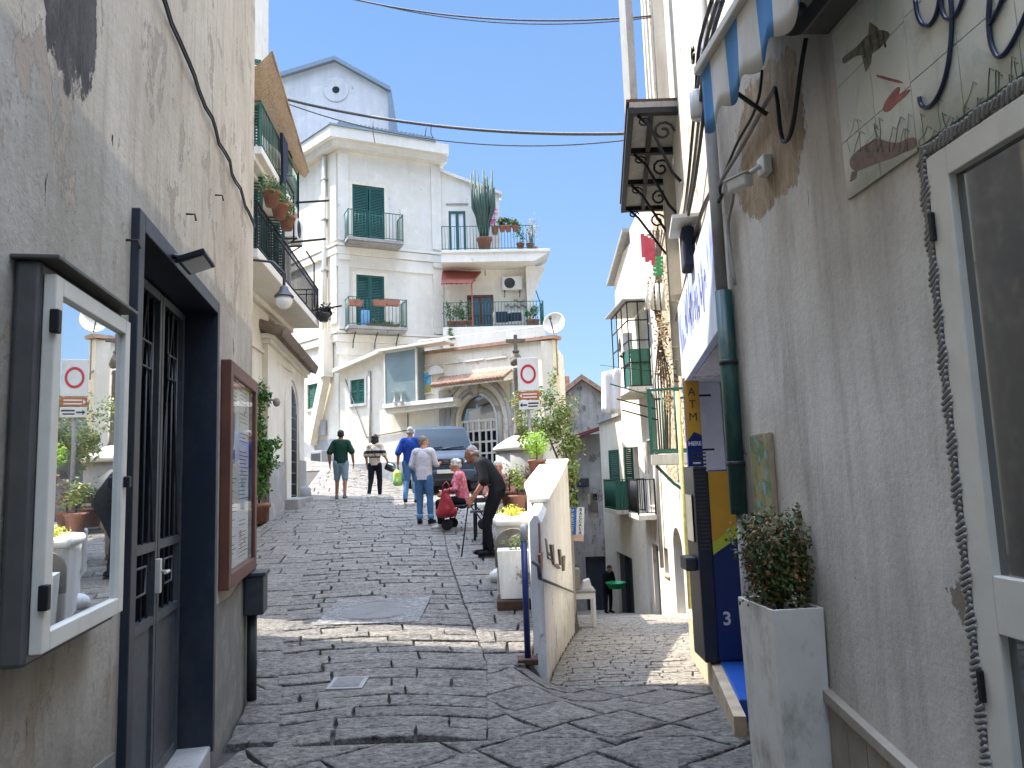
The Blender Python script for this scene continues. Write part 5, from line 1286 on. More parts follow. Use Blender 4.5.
for k, (px, py, Y, rx, rz, n) in enumerate([(548, 425, 12.9, .55, .45, 900), (565, 412, 13.1, .3, .4, 400), (535, 400, 13.6, .35, .3, 260), (528, 430, 13.2, .3, .5, 420), (569, 445, 12.7, .25, .4, 480), (571, 475, 12.6, .16, .4, 360), (573, 500, 12.5, .12, .3, 200), (550, 398, 13.3, .25, .25, 160), (553, 376, 13.3, .1, .3, 60), (518, 405, 14.5, .25, .4, 160)]):
    p = at(px, py, Y); mb.leaves(p, (rx, .3, rz), n, .075, .1, seed=140+k, jit=.6)
mb.build('foliage', M['vine'], c)
mb = MB()
for dx in (-.3, -.1, 0): mb.tube([(1.0+dx*.3, 12.95, .9), (1.0+dx*.8, 12.9, 1.7), (.9+dx*1.3, 13.0, 2.4)], [.03, .02, .01], 6)
mb.build('stems', M['bark'], c)
for i, (px, y, m_, lb) in enumerate([(512, 11.2, 'mixed', 'leafy potted plant to the left of the lime shrub near the bench'), (520, 10.7, 'vine', 'yellowish potted plant in the middle of the row behind the parapet'), (529, 10.9, 'dryplant', 'dry brownish potted plant beside the lime shrub')]):
    x = at(px, 450, y).x; gplant(x-.06, y, gz(x-.3, y)+.62, .13, .25, (.2, .2, .25), 220, m_, lb, 150+i)
mb = MB(); x = at(518, 470, 10.9).x
mb.box(-.02, .48, 10.3, 11.5, gz(0, 10.9)-.1, gz(0, 10.9)+.62, .03); mb.build('stone_shelf', M['parapet'], label='white masonry shelf carrying the row of potted plants by the parapet', cat='shelf')
# slatted bench behind the bent man
bx, by = -.20, 12.3; zb_ = gz(bx, by)
c = thing('slatted_bench', 'dark slatted bench with its back to the stone cross', 'bench', (bx, by, zb_))
mb = MB()
for k in range(4): mb.bar((bx-.55, by-.15+.1*k, zb_+.45), (bx+.55, by-.15+.1*k, zb_+.45), .08, .025)
mb.build('seat', M['darkmetal'], c)
mb = MB()
for k in range(4): mb.bar((bx-.55, by+.25+.03*k, zb_+.62+.12*k), (bx+.55, by+.25+.03*k, zb_+.62+.12*k), .025, .08)
mb.build('backrest', M['darkmetal'], c)
for dx in (-.48, .48):
    mb = MB(); mb.bar((bx+dx, by-.2, zb_), (bx+dx, by-.2, zb_+.43), .04); mb.bar((bx+dx, by+.18, zb_), (bx+dx, by+.38, zb_+1.05), .04); mb.bar((bx+dx, by-.2, zb_+.42), (bx+dx, by+.22, zb_+.42), .03); mb.build('leg', M['iron'], c)

# ================================================================= alley far end
c = thing('shop_sign', 'small blue and white hanging sign with vertical lettering beyond the parapet', 'sign', (1.12, 12.45, 0))
a = at(567, 507, 12.4); b = at(585, 534, 12.4); b2 = at(585, 541, 12.4)
Ms = Matrix.Translation((a.x, 12.4, b.z)) @ Matrix.Rotation(R(4), 4, 'Y'); w = b.x-a.x-.02; h = a.z-b.z
mb = MB(Ms); mb.box(0, w, 0, .05, 0, h, .004); bd = mb.build('board', M['signback'], c)
mb = MB(Ms); mb.box(.004, w*.5, -.003, -.0005, .004, h-.004); mb.build('blue_panel', M['blue'], bd)
for k, ch in enumerate('BACCALA'): text_mesh(ch, h/6.6, Ms @ Matrix.Translation((w*.76, -.003, h*(1-(k+.95)/7.2))) @ TXW, 'lettering', M['ink'], bd, depth=.001, bold=.002)
for k, ch in enumerate('PESCE'): text_mesh(ch, h/6.0, Ms @ Matrix.Translation((w*.25, -.006, h*(1-(k+1.1)/6))) @ TXW, 'lettering', M['signback'], bd, depth=.001, bold=.002)
mb = MB(Ms); mb.box(.02, w+.0, -.0, .05, -.10, -.003); mb.build('lower_strip', simple('pinkish plate', '#c4a793', .5), c)
mb = MB(Ms); mb.bar((w/2, .025, h), (w/2, .025, h+.25), .02); mb.bar((w/2, .025, h+.25), (-.25, .05, h+.25), .02); mb.build('bracket', M['iron'], c)
# white stand with boxes
tx, ty = at(584, 624, 13.0).x, 13.0; zt = zalley(13.0)
c = thing('white_table', 'small worn white table standing in the alley against the parapet end', 'table', (tx, ty, zt))
mb = MB(); mb.box(tx-.20, tx+.20, ty-.25, ty+.25, zt+.60, zt+.64, .006); mb.build('table_top', M['concrete'], c)
for sx_ in (-1, 1):
    for sy_ in (-1, 1): mb = MB(); mb.bar((tx+sx_*.17, ty+sy_*.22, zt), (tx+sx_*.17, ty+sy_*.22, zt+.60), .045); mb.build('leg', M['white_p'], c)
mb = MB(); mb.box(tx-.16, tx+.16, ty-.235, ty-.205, zt+.50, zt+.599); mb.box(tx-.15, tx+.15, ty-.2, ty-.18, zt+.2, zt+.23); each(mb, 'apron', M['white_p'], c)
mb = MB(); mb.box(tx-.24, tx-.04, ty-.1, ty+.15, zt+.643, zt+.98, .01); mb.build('crate', M['concrete'], label='grey box standing on the left of the white table', cat='box')
mb = MB(); mb.prism([(tx-.02, zt+.642), (tx+.16, zt+.642), (tx+.12, zt+.80), (tx+.02, zt+.77)], ty-.12, ty+.1); mb.build('white_bag', M['paper'], label='crumpled white bag lying on the right of the white table', cat='bag')

def shop_h(nm, label): pass
# ---- house Ha/H1/H2/H3 along the right of the alley
hH = thing('alley_house', 'sunlit cream houses with balconies lining the sunken alley beyond the shop', 'house', WH1.M)
def hh(w, px, py, o=0): return w.hit(px, py, o)
top = 9.2
mb = MB(WHa.M); mb.wall(0, WHa.L, -2.2, 15.5, [], .35); mb.build('wall', M['wallH'], hH)
ar = (hh(WH1, 675, 575)[0], hh(WH1, 684, 575)[0], hh(WH1, 684, 618)[1], hh(WH1, 679, 529)[1])
print('arch', ar, WH1.L)
ar = (max(.3, ar[0]), min(WH1.L-.3, ar[1]), ar[2]-.2, ar[3])
w1 = (hh(WH1, 665, 560)[0], hh(WH1, 668, 560)[0], -.6, .1)
mb = MB(WH1.M); mb.wall(0, WH1.L, -3.5, 1.2, [ar], .35); mb.arch(ar[0], ar[1], ar[3]-.5, ar[3], 0, .35); mb.build('wall', M['wallH'], hH)
mb = MB(WH1.M); mb.wall(0, WH1.L, 1.2, 7.6, [(1.0, 1.9, 5.6, 7.2), (3.2, 4.1, 2.2, 4.0)], .35); mb.build('rubble_wall', M['rubble'], hH)
mb = MB(WH1.M); mb.wall(2.0, WH1.L, 7.6, 15.5, [], .35); mb.wall(0, 2.0, 7.6, 9.4, [], .35)
for u in (2.1, 2.9, 3.7, 4.6): mb.box(u, u+.3, -.12, -.002, 7.9, 15.5)
mb.build('wall', M['wallH'], hH)
mb = MB(WH1.M); mb.box(ar[0], ar[1], .3, .34, ar[2], ar[3]); mb.box(1.0, 1.9, .2, .24, 5.6, 7.2); mb.box(3.2, 4.1, .2, .24, 2.2, 4.0); each(mb, 'window', M['iron'], hH)
d2 = (hh(WH2, 638, 560)[0], hh(WH2, 649, 560)[0]); print('d2', d2, WH2.L)
d2 = (max(.35, min(d2)), min(WH2.L-.2, max(d2))); 
w2_ = (WH2.L-.75, WH2.L-.25, -.9, -.1)
d2 = (.9, 1.8)
mb = MB(WH2.M); mb.wall(0, WH2.L, -4.5, 8.8, [(d2[0], d2[1], -2.75, -.55), (2.6, 3.1, -1.15, -.5), (.9, 1.7, .5, 2.3)], .35); mb.build('wall', M['wallH'], hH)
mb = MB(WH2.M); mb.box(d2[0], d2[1], .12, .16, -2.75, -.55); mb.build('door', M['navy'], hH)
mb = MB(WH2.M); mb.box(2.6, 3.1, .15, .18, -1.15, -.5); mb.box(.9, 1.7, .15, .18, .5, 2.3); each(mb, 'window', M['glass'], hH)
mb = MB(WH2.M); mb.box(2.5, 3.2, -.05, .14, -1.2, -1.151); mb.build('window_sill', M['sandstone'], hH)
mb = MB(WH1.M); mb.box(WH1.L-.9, WH1.L-.5, -.02, -.002, -2.05, -1.55); mb.build('vent_grate', M['iron'], hH)
g1 = (1.8, 2.6); g2 = (3.2, 4.0)
mb = MB(WH3.M); u31 = WH3.L-1.9
dd1 = (hh(WH3, 617, 560)[0], hh(WH3, 632, 560)[0]); print('dd1', dd1, WH3.L)
dd1 = (max(.1, dd1[0]), min(WH3.L-.1, dd1[1]))
sg = (hh(WH3, 610, 460)[0], hh(WH3, 619, 460)[0]); print('sg', sg)
mb.wall(0, WH3.L, -5.5, 3.3, [(dd1[0], dd1[1], -4.0, -1.3), (sg[0], sg[1], .45, 2.2), (5.4, 6.1, .45, 2.2)], .35); uq = WH3.L-2.5; mb.wall(uq, WH3.L, 3.3, 8.4, [], .35); mb.build('wall', M['cream'], hH)
mb = MB(WH3.M); n_ = (dd1[0]+dd1[1])/2; mb.box(dd1[0], n_-.05, .1, .14, -4.0, -1.3); mb.box(n_+.05, dd1[1], .1, .14, -4.0, -1.3); mb.box(n_-.05, n_+.05, .0, .14, -4, -1.3); mb.build('door', M['navy'], hH)
mb = MB(WH3.M); mb.box(5.4, 6.1, .15, .18, .45, 2.2); mb.build('pane', M['glass'], hH)
shutter_leaf(WH3.M, sg[0], (sg[0]+sg[1])/2, .45, 2.2, -.0, M['green'], hH, R(12), 'l'); shutter_leaf(WH3.M, (sg[0]+sg[1])/2, sg[1], .45, 2.2, .0, M['green'], hH, R(12), 'r')
shutter_leaf(WH3.M, 5.4, 5.75, .45, 2.2, -.0, M['green'], hH, R(60), 'l')
mb = MB(); 
def inn(w, u, o): p = w.pt(u, -o, 0); return (p.x, p.y)
mb.prism([inn(WHa, WHa.L, .37), inn(WHa, .15, .37), inn(WH1, .1, .37), inn(WH2, .02, .37), inn(WH3, WH3.L-2.4, .37), (9, 25), (9, 8)], -5.5, 8.0, 'z'); mb.prism([inn(WH3, WH3.L-2.4, .37), inn(WH3, 0, .37), (9, 29), (9, 25.01)], -5.5, 3.2, 'z'); mb.build('house_body', M['wallH'], hH)
# roof slab with overhang over H3
mb = MB(WH3.M); mb.prism([(WH3.L-2.7, 7.75), (WH3.L, 8.75), (WH3.L+.0, 8.87), (WH3.L-2.7, 7.87)], -.22, 3); mb.box(0, WH3.L-2.5, -.1, 3, 3.3, 3.42) ; each(mb, 'roof', M['pipe'], hH)
mb = MB(WHa.M)   # pilasters, strips and shutters on the lit upper facade beyond the iron balcony
for k, (u, w, o, m_) in enumerate([(.6, .3, .12, 0), (1.4, .25, .08, 0), (2.3, .35, .14, 0), (3.3, .3, .1, 0), (4.4, .35, .14, 0)]): mb.box(u, u+w, -o, -.002, 3.5, 15.4)
each(mb, 'pilaster', M['wallH'], hH)
mb = MB(WHa.M)
mb.b.free()
for u, lb in ((1.05, 'grey downpipe on the lit facade farthest from the iron balcony'), (2.9, 'grey downpipe in the middle of the lit facade above the iron balcony'), (4.05, 'grey downpipe on the lit facade closest to the iron balcony')):
    mb = MB(WHa.M); mb.tube([(u, -.12, 3), (u, -.12, 15.3)], .05, 8); mb.build('downpipe', M['pipe'], label=lb, cat='drainpipe')
c_ = M['terracotta']; mb = MB(WHa.M); mb.box(3.68, 3.95, -.06, -.001, 4.9, 15.3); mb.build('painted_strip', simple('pink plaster', '#b98a72', .85, 0, .15, 6, .2), hH)
# green railed balcony near (on Ha)
def yb(w, y): return (w.p0.y - y)/(w.p0.y-w.p1.y)*w.L
ua, ubb = yb(WHa, 12.9), yb(WHa, 11.3)
bz = 1.72
mb = MB(WHa.M); mb.box(ua, ubb, -.62, -.003, bz-.16, bz, .01); s_ = mb.build('balcony', M['wallH'], hH)
railing(WHa.M, [(ubb-.03, -.02), (ubb-.03, -.6), (ua+.03, -.6), (ua+.03, -.02)], bz, 1.0, M['greenrail'], 'railing', s_, .17, .018)
mb = MB(WHa.M); mb.tube([(ubb-.1, -.1, bz-.6), (ubb-.1, -.3, bz-.45), (ubb-.1, -.55, bz-.17)], .025, 6); mb.build('bracket', M['greenrail'], s_)
# laundry poles out of that balcony
for i, (x1, y1, x2, y2) in enumerate(((610, 384, 645, 394), (617, 399, 648, 407), (622, 410, 650, 418))):
    mb = MB(); mb.bar(at(x1, y1, 11.9), at(x2+8, y2+2, 11.6), .022); mb.build('laundry_pole', M['greenrail'] if i == 0 else M['iron'], label=['uppermost green laundry pole sticking out over the alley', 'middle dark laundry pole sticking out over the alley', 'lowest dark laundry pole sticking out over the alley'][i], cat='pole')
# white sheet
mb = MB(); a = at(622, 366, 16); b = at(603, 413, 16)
N = 10; T = []
for i in range(N+1):
    t_ = i/N; x = a.x-.02 - .42*t_ + .0; rowp = []
    for j in range(9):
        s_ = j/8; zz = a.z-.03-.10*t_ - (1.0-.12*t_)*s_; rowp.append(mb.v((x - .06*s_, 16+.05*sin(t_*14+s_), zz)))
    T.append(rowp)
for i in range(N):
    for j in range(8): f = mb.b.faces.new([T[i][j], T[i+1][j], T[i+1][j+1], T[i][j+1]]); f.smooth = True
o = mb.build('hanging_sheet', M['white_cloth'], label='white sheet drying on a line above the alley under the glazed veranda', cat='laundry')
m_ = o.modifiers.new('thick', 'SOLIDIFY'); m_.thickness = .01
mb = MB(); mb.tube([at(600, 365, 16), at(660, 372, 16)], .008, 4); mb.build('clothes_line', M['cable'], label='thin clothes line carrying the white sheet', cat='line')
# veranda cage
c = thing('iron_veranda', 'iron framed glazed veranda with green panels high above the alley', 'veranda', (3.5, 19.6, 3.7))
vx0, vx1, vy0, vy1, vz0, vz1 = 3.17, 3.745, 19.6, 21.9, 3.72, 6.0
mb = MB()
def lx(y): return vx0 - .05*(y-vy0)
for (x, y) in ((vx0, vy0), (vx1-.03, vy0), (lx(20.4), 20.4), (lx(21.1), 21.1), (lx(vy1), vy1), ((vx0+vx1)/2, vy0)): mb.bar((x, y, vz0), (x, y, vz1+(0 if y == vy0 else -.3*(y-vy0)*0)), .03)
for z in (vz0, 4.35, 4.95, 5.5, vz1): mb.bar((vx0, vy0, z), (vx1-.03, vy0, z), .03); mb.bar((vx0, vy0, z), (lx(vy1), vy1, z), .03)
mb.build('frame', M['iron'], c)
mb = MB(); mb.box(vx0+.03, vx1-.04, vy0+.02, vy0+.04, vz0+.02, vz0+1.0); mb.build('green_panel', M['green2'], c)
mb = MB(); mb.face([(vx0+.02, vy0+.05, vz0+.02), (lx(20.6)+.02, 20.6, vz0+.02), (lx(20.6)+.02, 20.6, vz0+1.0), (vx0+.02, vy0+.05, vz0+1.0)]); mb.build('green_panel', M['green'], c)
mb = MB(); mb.face([(vx0+.04, vy0+.03, vz0+1.0), (vx1-.04, vy0+.03, vz0+1.0), (vx1-.04, vy0+.03, vz1), (vx0+.04, vy0+.03, vz1)]); mb.build('pane', clearglass('veranda pane clear', .35), c)
mb = MB(); mb.prism([(vx0-.15, vy0-.15), (vx1+.0, vy0-.15), (3.74, vy1), (lx(vy1)-.2, vy1)], vz1+.02, vz1+.06, 'z'); mb.build('roof_sheet', M['pipe'], c)
mb = MB(); mb.prism([(vx0-.08, vy0-.05), (vx1, vy0-.05), (3.74, vy1+.05), (lx(vy1)-.08, vy1+.05)], vz0-.16, vz0-.02, 'z'); mb.build('slab', M['wallH'], c)
ac_unit(Matrix.Translation((3.45, 20.7, 4.75)) @ Matrix.Rotation(R(-90), 4, 'Z'), 'grey air conditioner inside the iron veranda above the alley')
# lower balconies on H3
for i, (y0_, y1_, m_, lb, full) in enumerate(((23.6, 25.6, 'greenrail', 'g', 1), (19.9, 22.0, 'iron', 'i', 0))):
    w = WH3 if i == 0 else WH2; a0, b0 = yb(w, y1_), yb(w, y0_); z_ = .25 if i == 0 else .28
    if i == 1: a0, b0 = .15, 1.9
    mb = MB(w.M); mb.box(a0, b0, -.5, -.003, z_-.13, z_, .01); s_ = mb.build('balcony', M['wallH'], hH)
    railing(w.M, [(a0+.03, -.02), (a0+.03, -.48), (b0-.03, -.48), (b0-.03, -.02)], z_, .95, M[m_], 'railing', s_, .1, .012)
    if full:
        mb = MB(w.M); mb.box(a0+.05, b0-.05, -.46, -.45, z_, z_+.9); mb.box(b0-.05, b0-.04, -.45, -.05, z_, z_+.9); mb.build('screen', M['green2'], s_)
# street lamp dish on alley wall and drainpipe
mb = MB(); mb.tube([(3.66, 19.3, -1.0), (3.66, 19.3, 3.6)], .05, 8); mb.build('drainpipe', M['pipe'], label='tall grey pipe on the alley wall beside the yellow facade', cat='drainpipe')
# dried climber on the rubble wall
c = thing('wall_climber', 'dried brown climber hanging on the rough stone wall behind the shop sign', 'plant', (2.9, 12.6, 3))
mb = MB(); 
for k, (px, py, Y, rx, rz, n) in enumerate([(656, 300, 12.6, .22, .5, 300), (661, 335, 12.4, .2, .4, 260), (664, 370, 12.3, .16, .4, 200), (658, 265, 12.8, .15, .4, 120), (668, 400, 12, .12, .3, 100), (652, 240, 13, .12, .4, 90)]):
    p = at(px, py, Y); mb.leaves(p, (rx, .25, rz), n, .07, .1, seed=170+k, jit=.7)
mb.build('foliage', M['dryplant'], c)
mb = MB()
for k in range(6):
    p0 = at(660+k*2, 450, 12.0); mb.tube([p0, at(655+k*3, 380, 12.2), at(662-k*2, 300, 12.5), at(650+k*3, 230, 12.8)], .014, 5)
mb.build('stems', M['bark'], c)
mb = MB(); p = at(655, 285, 12.0)
for k in range(4): mb.tube([at(655, 285, 12.0)+Vector((.10*k-.15, .05*k, .02*k)), at(655, 285, 12.0)+Vector((.1*k-.15, .05*k, -.4))], .03, 6)
mb.build('corbel', M['plastic_w'], label='white stone corbel on the rough wall above the alley', cat='corbel')
mb = MB(); 
for k in range(5): mb.bar(at(653, 258+k*4, 12.2), at(663, 258+k*4, 12.2), .03, .04)
mb.build('green_crate', M['greenplastic'], label='small bright green plastic crate hanging high on the rough wall', cat='crate')
mb = MB(); p = at(647, 240, 11.5)
for k in range(4): q = p+Vector((-.10+.07*k, .1*k, 0)); mb.box(q.x, q.x+.06, q.y-.02, q.y+.02, q.z-.28-.05*(k % 2), q.z+.1)
mb.build('red_laundry', M['redcloth'], label='red clothes hanging below the iron balcony against the sky', cat='laundry')
# far grey houses closing the alley
hI = thing('grey_house', 'old grey house closing the far end of the sunken alley', 'house', (2.4, 30, -4.4))
WI = Wall((-.2, 30.5), (4.6, 30.2))
mb = MB(WI.M); mb.wall(0, WI.L, -5.5, 3.0, [(2.9, 3.7, -4.3, -1.9), (1.5, 2.3, -4.3, -1.6), (3.1, 3.5, -.4, .6), (1.7, 2.3, -.2, 1.4)], .3); mb.build('wall', M['wallI'], hI)
mb = MB(WI.M); mb.box(0, WI.L, .305, 5, -5.5, 2.95); mb.build('house_body', M['wallI'], hI)
mb = MB(WI.M); mb.box(2.9, 3.7, .2, .25, -4.3, -1.9); mb.box(1.5, 2.3, .2, .25, -4.3, -1.6); each(mb, 'door', M['navy'], hI)
mb = MB(WI.M); mb.box(3.1, 3.5, .2, .25, -.4, .6); mb.box(1.7, 2.3, .2, .25, -.2, 1.4); each(mb, 'window', M['glass'], hI)
mb = MB(WI.M); mb.prism([(2.4, 2.75), (4.2, 3.3), (4.2, 3.42), (2.4, 2.88)], -.7, .4); mb.build('roof', simple('dark red roof edge', '#6b2f2c', .8, 0, .2, 8), hI)
a = at(583, 500, 27); mb = MB(); mb.box(2.45, 2.95, 29.9, 30.18, at(583, 487, 30).z, at(583, 478, 30).z, .03); mb.build('dark_tank', M['navy'], label='dark rounded meter cover on the far grey house', cat='cover')
WK = Wall((1.2, 40), (5.6, 39.5)); hK = thing('gabled_house_far', 'distant grey house with an orange tiled gable above the alley', 'house', WK.M)
mb = MB(WK.M); mb.prism([(0, -5), (WK.L, -5), (WK.L, 5.0), (2.6, 6.4), (0, 4.4)], 0, 8); mb.build('wall', M['wallI'], hK)
mb = MB(WK.M)
mb.prism([(-.2, 4.3), (2.6, 6.42), (2.6, 6.7), (-.2, 4.6)], -.3, 8); mb.prism([(2.6, 6.42), (WK.L+.2, 4.93), (WK.L+.2, 5.2), (2.6, 6.7)], -.3, 8); rf = mb.build('roof', M['tile'], hK)
mb = MB(WK.M); mb.box(1.2, 1.9, .5, 1.3, 5.0, 6.75, .02); mb.build('chimney', M['tile'], rf)
hL = thing('red_roof_house', 'tiny house with red tiled roof far behind the vine', 'house', (1.6, 52, 4)); mb = MB(); mb.box(.9, 4.0, 52, 58, -5, 6.6); mb.build('wall', M['wallH'], hL)
mb = MB(); mb.prism([(.7, 6.6), (4.2, 6.6), (3.6, 7.6), (1.3, 7.6)], 51.6, 58.4); mb.build('roof', M['tile'], hL)

# ================================================================= shop building S
hS = thing('shop_building', 'shop building with painted fascia and recessed cash machine entrance', 'house', WS.M)
so0, so_1 = .12, 3.06; fz = 2.36
mb = MB(WS.M); mb.wall(-.05, WS.L, -.8, 7.0, [(so0, so_1, .0, fz)], .4); mb.build('wall', M['wallS'], hS)
mb = MB(WS.M); mb.box(-.04, WS.L+.3, 2.3, 6, -.8, 6.9); mb.box(so_1+.01, WS.L+.3, .41, 2.29, -.8, 6.9); mb.box(-.04, so_1+.0, .41, 2.29, fz+.15, 6.9); mb.box(-.04, so0-.01, .41, 2.29, -.8, fz+.149); mb.build('house_body', M['white'], hS)
mb = MB(WS.M); mb.box(so0, so_1, -.08, 2.3, -.6, .10, .01) ; fl = mb.build('shop_floor', M['bluefloor'], hS)
mb = MB(WS.M); mb.prism([(so0-.1, -.6), (WS.L, -.6), (WS.L, .085), (so0-.1, .085)], -.15, -.081); mb.build('kerb', M['sandstone'], hS)
mb = MB(WS.M); mb.box(so0-.11, so0, -.06, .35, -.5, fz, .01); mb.box(so0+.001, so0+.05, -.055, .3, .1, fz, .004); mb.build('door_jamb', M['white'], hS)
mb = MB(WS.M); mb.box(so0+.06, so_1, 1.3, 1.34, .1, fz+.1); mb.box(so0+.06, so_1, .42, 1.34, fz-.02, fz+.1); mb.build('interior_wall', M['white_p'], hS)
# painted fascia
fx0, fx1 = -.02, H(WS, 722, 343, .05)[0]; z3 = 3.2
t = NT('watercolour fascia'); ps = t.pos((1, 1, .5)); n1 = t.noise(ps, 5, 6, .6, .6); n2 = t.noise(t.pos((1, 1, .4)), 3.1, 4, .5, .4); n3 = t.noise(t.pos((1, 1, .25)), 14, 5, .6)
g = t.add('NewGeometry'); sx = t.add('SeparateXYZ'); t.link(g.outputs['Position'], sx.inputs[0]); mid = t.ramp(t.math('ABSOLUTE', t.math('SUBTRACT', sx.outputs[2], 2.85)), .30, .08)
cc = t.mix(t.math('MULTIPLY', t.ramp(n1, .42, .62), .45), '#c3c7ce', '#8fa3bb'); cc = t.mix(t.math('MULTIPLY', t.math('MULTIPLY', t.ramp(n3, .5, .56), mid), .8), cc, '#55658f')
cc = t.mix(t.math('MULTIPLY', t.math('MULTIPLY', t.ramp(n2, .52, .6), mid), .8), cc, '#3f51a8')
fasc = t.out(cc, .4)
mb = MB(WS.M); mb.box(fx0, fx1, -.06, -.003, fz+.0, z3, .006); fs = mb.build('fascia', fasc, hS)
mb = MB(WS.M); rr = random.Random(8)
for k in range(24):
    u = .35+k*.10+rr.uniform(-.04, .04); h = rr.uniform(.08, .42)*(.4+.6*sin(pi*k/24)); z = 2.68+rr.uniform(-.05, .15); w = rr.uniform(.006, .022); l_ = rr.uniform(-.05, .05)
    mb.prism([(u, z), (u+w, z-.01), (u+w*1.3+l_, z+h), (u+w*.3+l_, z+h*1.02)], -.064, -.0605)
mb.build('brush_strokes', simple('violet blue strokes', '#46528f', .5, 0, .5, 4), fs)
# blade panel: ATM
Y = 7.35; a = at(683, 378, Y); b = at(704, 468, Y); w = b.x-a.x; h = a.z-b.z
c = thing('bank_sign', 'tall yellow and navy panel reading ATM HERE at the shop entrance', 'sign', (a.x+w/2, Y, b.z))
Ms = Matrix.Translation((a.x, Y, b.z)); mb = MB(Ms); mb.box(0, w, 0, .05, 0, h, .004); bd = mb.build('panel', M['navyATM'], c)
mb = MB(Ms); mb.prism([(.004, h*.30), (w*.5, h*.40), (w-.004, h*.36), (w-.004, h-.004), (.004, h-.004)], -.003, -.0005); mb.build('yellow_field', M['yellowATM'], bd)
for k, ch in enumerate('ATM'): text_mesh(ch, h*.13, Ms @ Matrix.Translation((w*.5, -.0035, h*(.80-.14*k))) @ TXW, 'lettering', M['ink'], bd, depth=.001, bold=0)
text_mesh('HERE', h*.062, Ms @ Matrix.Translation((w*.5, -.0035, h*.25)) @ TXW, 'lettering', M['signback'], bd, depth=.001, bold=.002)
mb = MB(Ms); mb.box(w*.3, w*.8, -.0035, -.0007, h*.05, h*.065); mb.build('small_print', M['signback'], bd)
mb = MB(Ms); mb.bar((w, .025, h*.8), (w+.12, .025, h*.8), .02); mb.bar((w, .025, h*.2), (w+.12, .025, h*.2), .02); each(mb, 'bracket', M['iron'], c)
# the machine
ky0, ky1 = 5.55, 5.85; pA = at(712, 560, ky0); pB = at(748, 560, ky0); kz = at(712, 470, ky0).z
c = thing('cash_machine', 'navy and yellow cash machine standing in the shop recess', 'cash machine', (pA.x+.3, 5.9, .1))
mb = MB(); mb.box(pA.x, pA.x+.62, ky0, ky1, .102, kz, .015); kb = mb.build('cabinet', M['navyATM'], c)
mb = MB(); x0, x1 = pA.x+.01, pA.x+.61; y_ = ky0-.003
mb.prism([(x0, .95), (x1, 1.35), (x1, kz-.01), (x0, kz-.01)], y_-.004, y_+.001); mb.build('yellow_side', M['yellowATM'], kb)
mb = MB(); mb.prism([(x0, .86), (x1, 1.24), (x1, 1.349), (x0, .949)], y_-.005, y_+.001); mb.build('lime_band', M['limeATM'], kb)
mb = MB(); mb.box(pA.x-.10, pA.x-.001, ky0-.02, ky1+.02, .102, kz+.03, .01); fp = mb.build('front', M['ribbed'], c)
mb = MB()
for k in range(26): mb.box(pA.x-.104, pA.x-.0, ky0-.024, ky0-.019, .9+k*.028, .9+k*.028+.012)
mb.build('ribs', M['darkmetal'], fp)
mb = MB(); mb.box(pA.x-.112, pA.x-.101, ky0+.05, ky1-.05, .95, 1.3, .004); mb.build('screen', M['glass'], fp)
mb = MB(); mb.box(pA.x-.18, pA.x-.101, ky0+.05, ky1-.05, .74, .84, .01); mb.build('keypad_shelf', M['darkmetal'], fp)
q = at(729, 622, ky0-.01); text_mesh('3', .13, Matrix.Translation((q.x-.01, ky0-.003, q.z-.02)) @ TXW, 'lettering', M['signback'], kb, depth=.001, bold=.003)
q = at(689, 600, 7.0); mb = MB(); mb.box(q.x+.02, q.x+.10, 6.85, 6.88, .12, 1.0, .004)
mb.build('orange_leaflet_stand', simple('pale orange board', '#c89a72', .6, 0, .2, 5), label='slim pale orange and white board leaning beside the cash machine', cat='board')
# yellow painted pipe at the corner of the entrance
mb = MB(); q = wallx(WS, 7.6)-.1; mb.tube([(q, 7.72, zalley(7.7)), (q, 7.72, 2.3)], .025, 8); mb.build('gas_pipe', simple('yellowed pipe', '#b7b06a', .6, 0, .3, 12, .1, dirt=.4), label='thin yellowed gas pipe at the far jamb of the shop entrance', cat='pipe')
mb = MB(); 
for k, (u0_, u1_, z_) in enumerate(((0, 1, 0),)): pass
# iron balcony
c = thing('iron_balcony', 'iron framed balcony on scrolled brackets high above the shop front', 'balcony', (1.5, 8.2, 5))
q = [(1.25, 6.9), (1.735, 6.9), (2.2, 9.7), (1.58, 9.7)]; bz = 5.0
mb = MB(); mb.prism(q, bz+.03, bz+.09, 'z'); mb.build('slab', M['concrete'], c)
mb = MB(); mb.prism([(p[0]-(.03 if i in (0, 3) else 0), p[1]) for i, p in enumerate(q)], bz+.091, bz+.12, 'z'); mb.build('deck_edge', M['rust'], c)
mb = MB()
def bl(y): return 1.25+.12*(y-6.9), 1.73+.17*(y-6.9)
for y in (6.93, 7.85, 8.75, 9.67): a_, b_ = bl(y); mb.bar((a_, y, bz), (b_, y, bz), .07, .06)
mb.bar((1.26, 6.9, bz), (1.59, 9.7, bz), .06, .07); mb.bar((1.46, 6.9, bz-.0), (1.86, 9.7, bz), .05, .05); mb.build('frame', M['iron'], c)
for y in (6.95, 7.85, 8.75, 9.6):
    a_, b_ = bl(y); mb = MB()
    mb.tube([(a_+.08, y, bz-.03), (a_+.2, y, bz-.15), (b_-.1, y, bz-.62), (b_-.02, y, bz-.72)], .016, 6)
    mb.tube([(b_-.16+.11*cos(k*.65)*(1-k*.06), y, bz-.2+.11*sin(k*.65)*(1-k*.06)) for k in range(14)], .013, 6)
    mb.tube([(a_+.14+.07*cos(k*.65)*(1-k*.06), y, bz-.10+.05*sin(k*.65)*(1-k*.06)) for k in range(12)], .010, 6)
    mb.build('scroll_bracket', M['iron'], c)
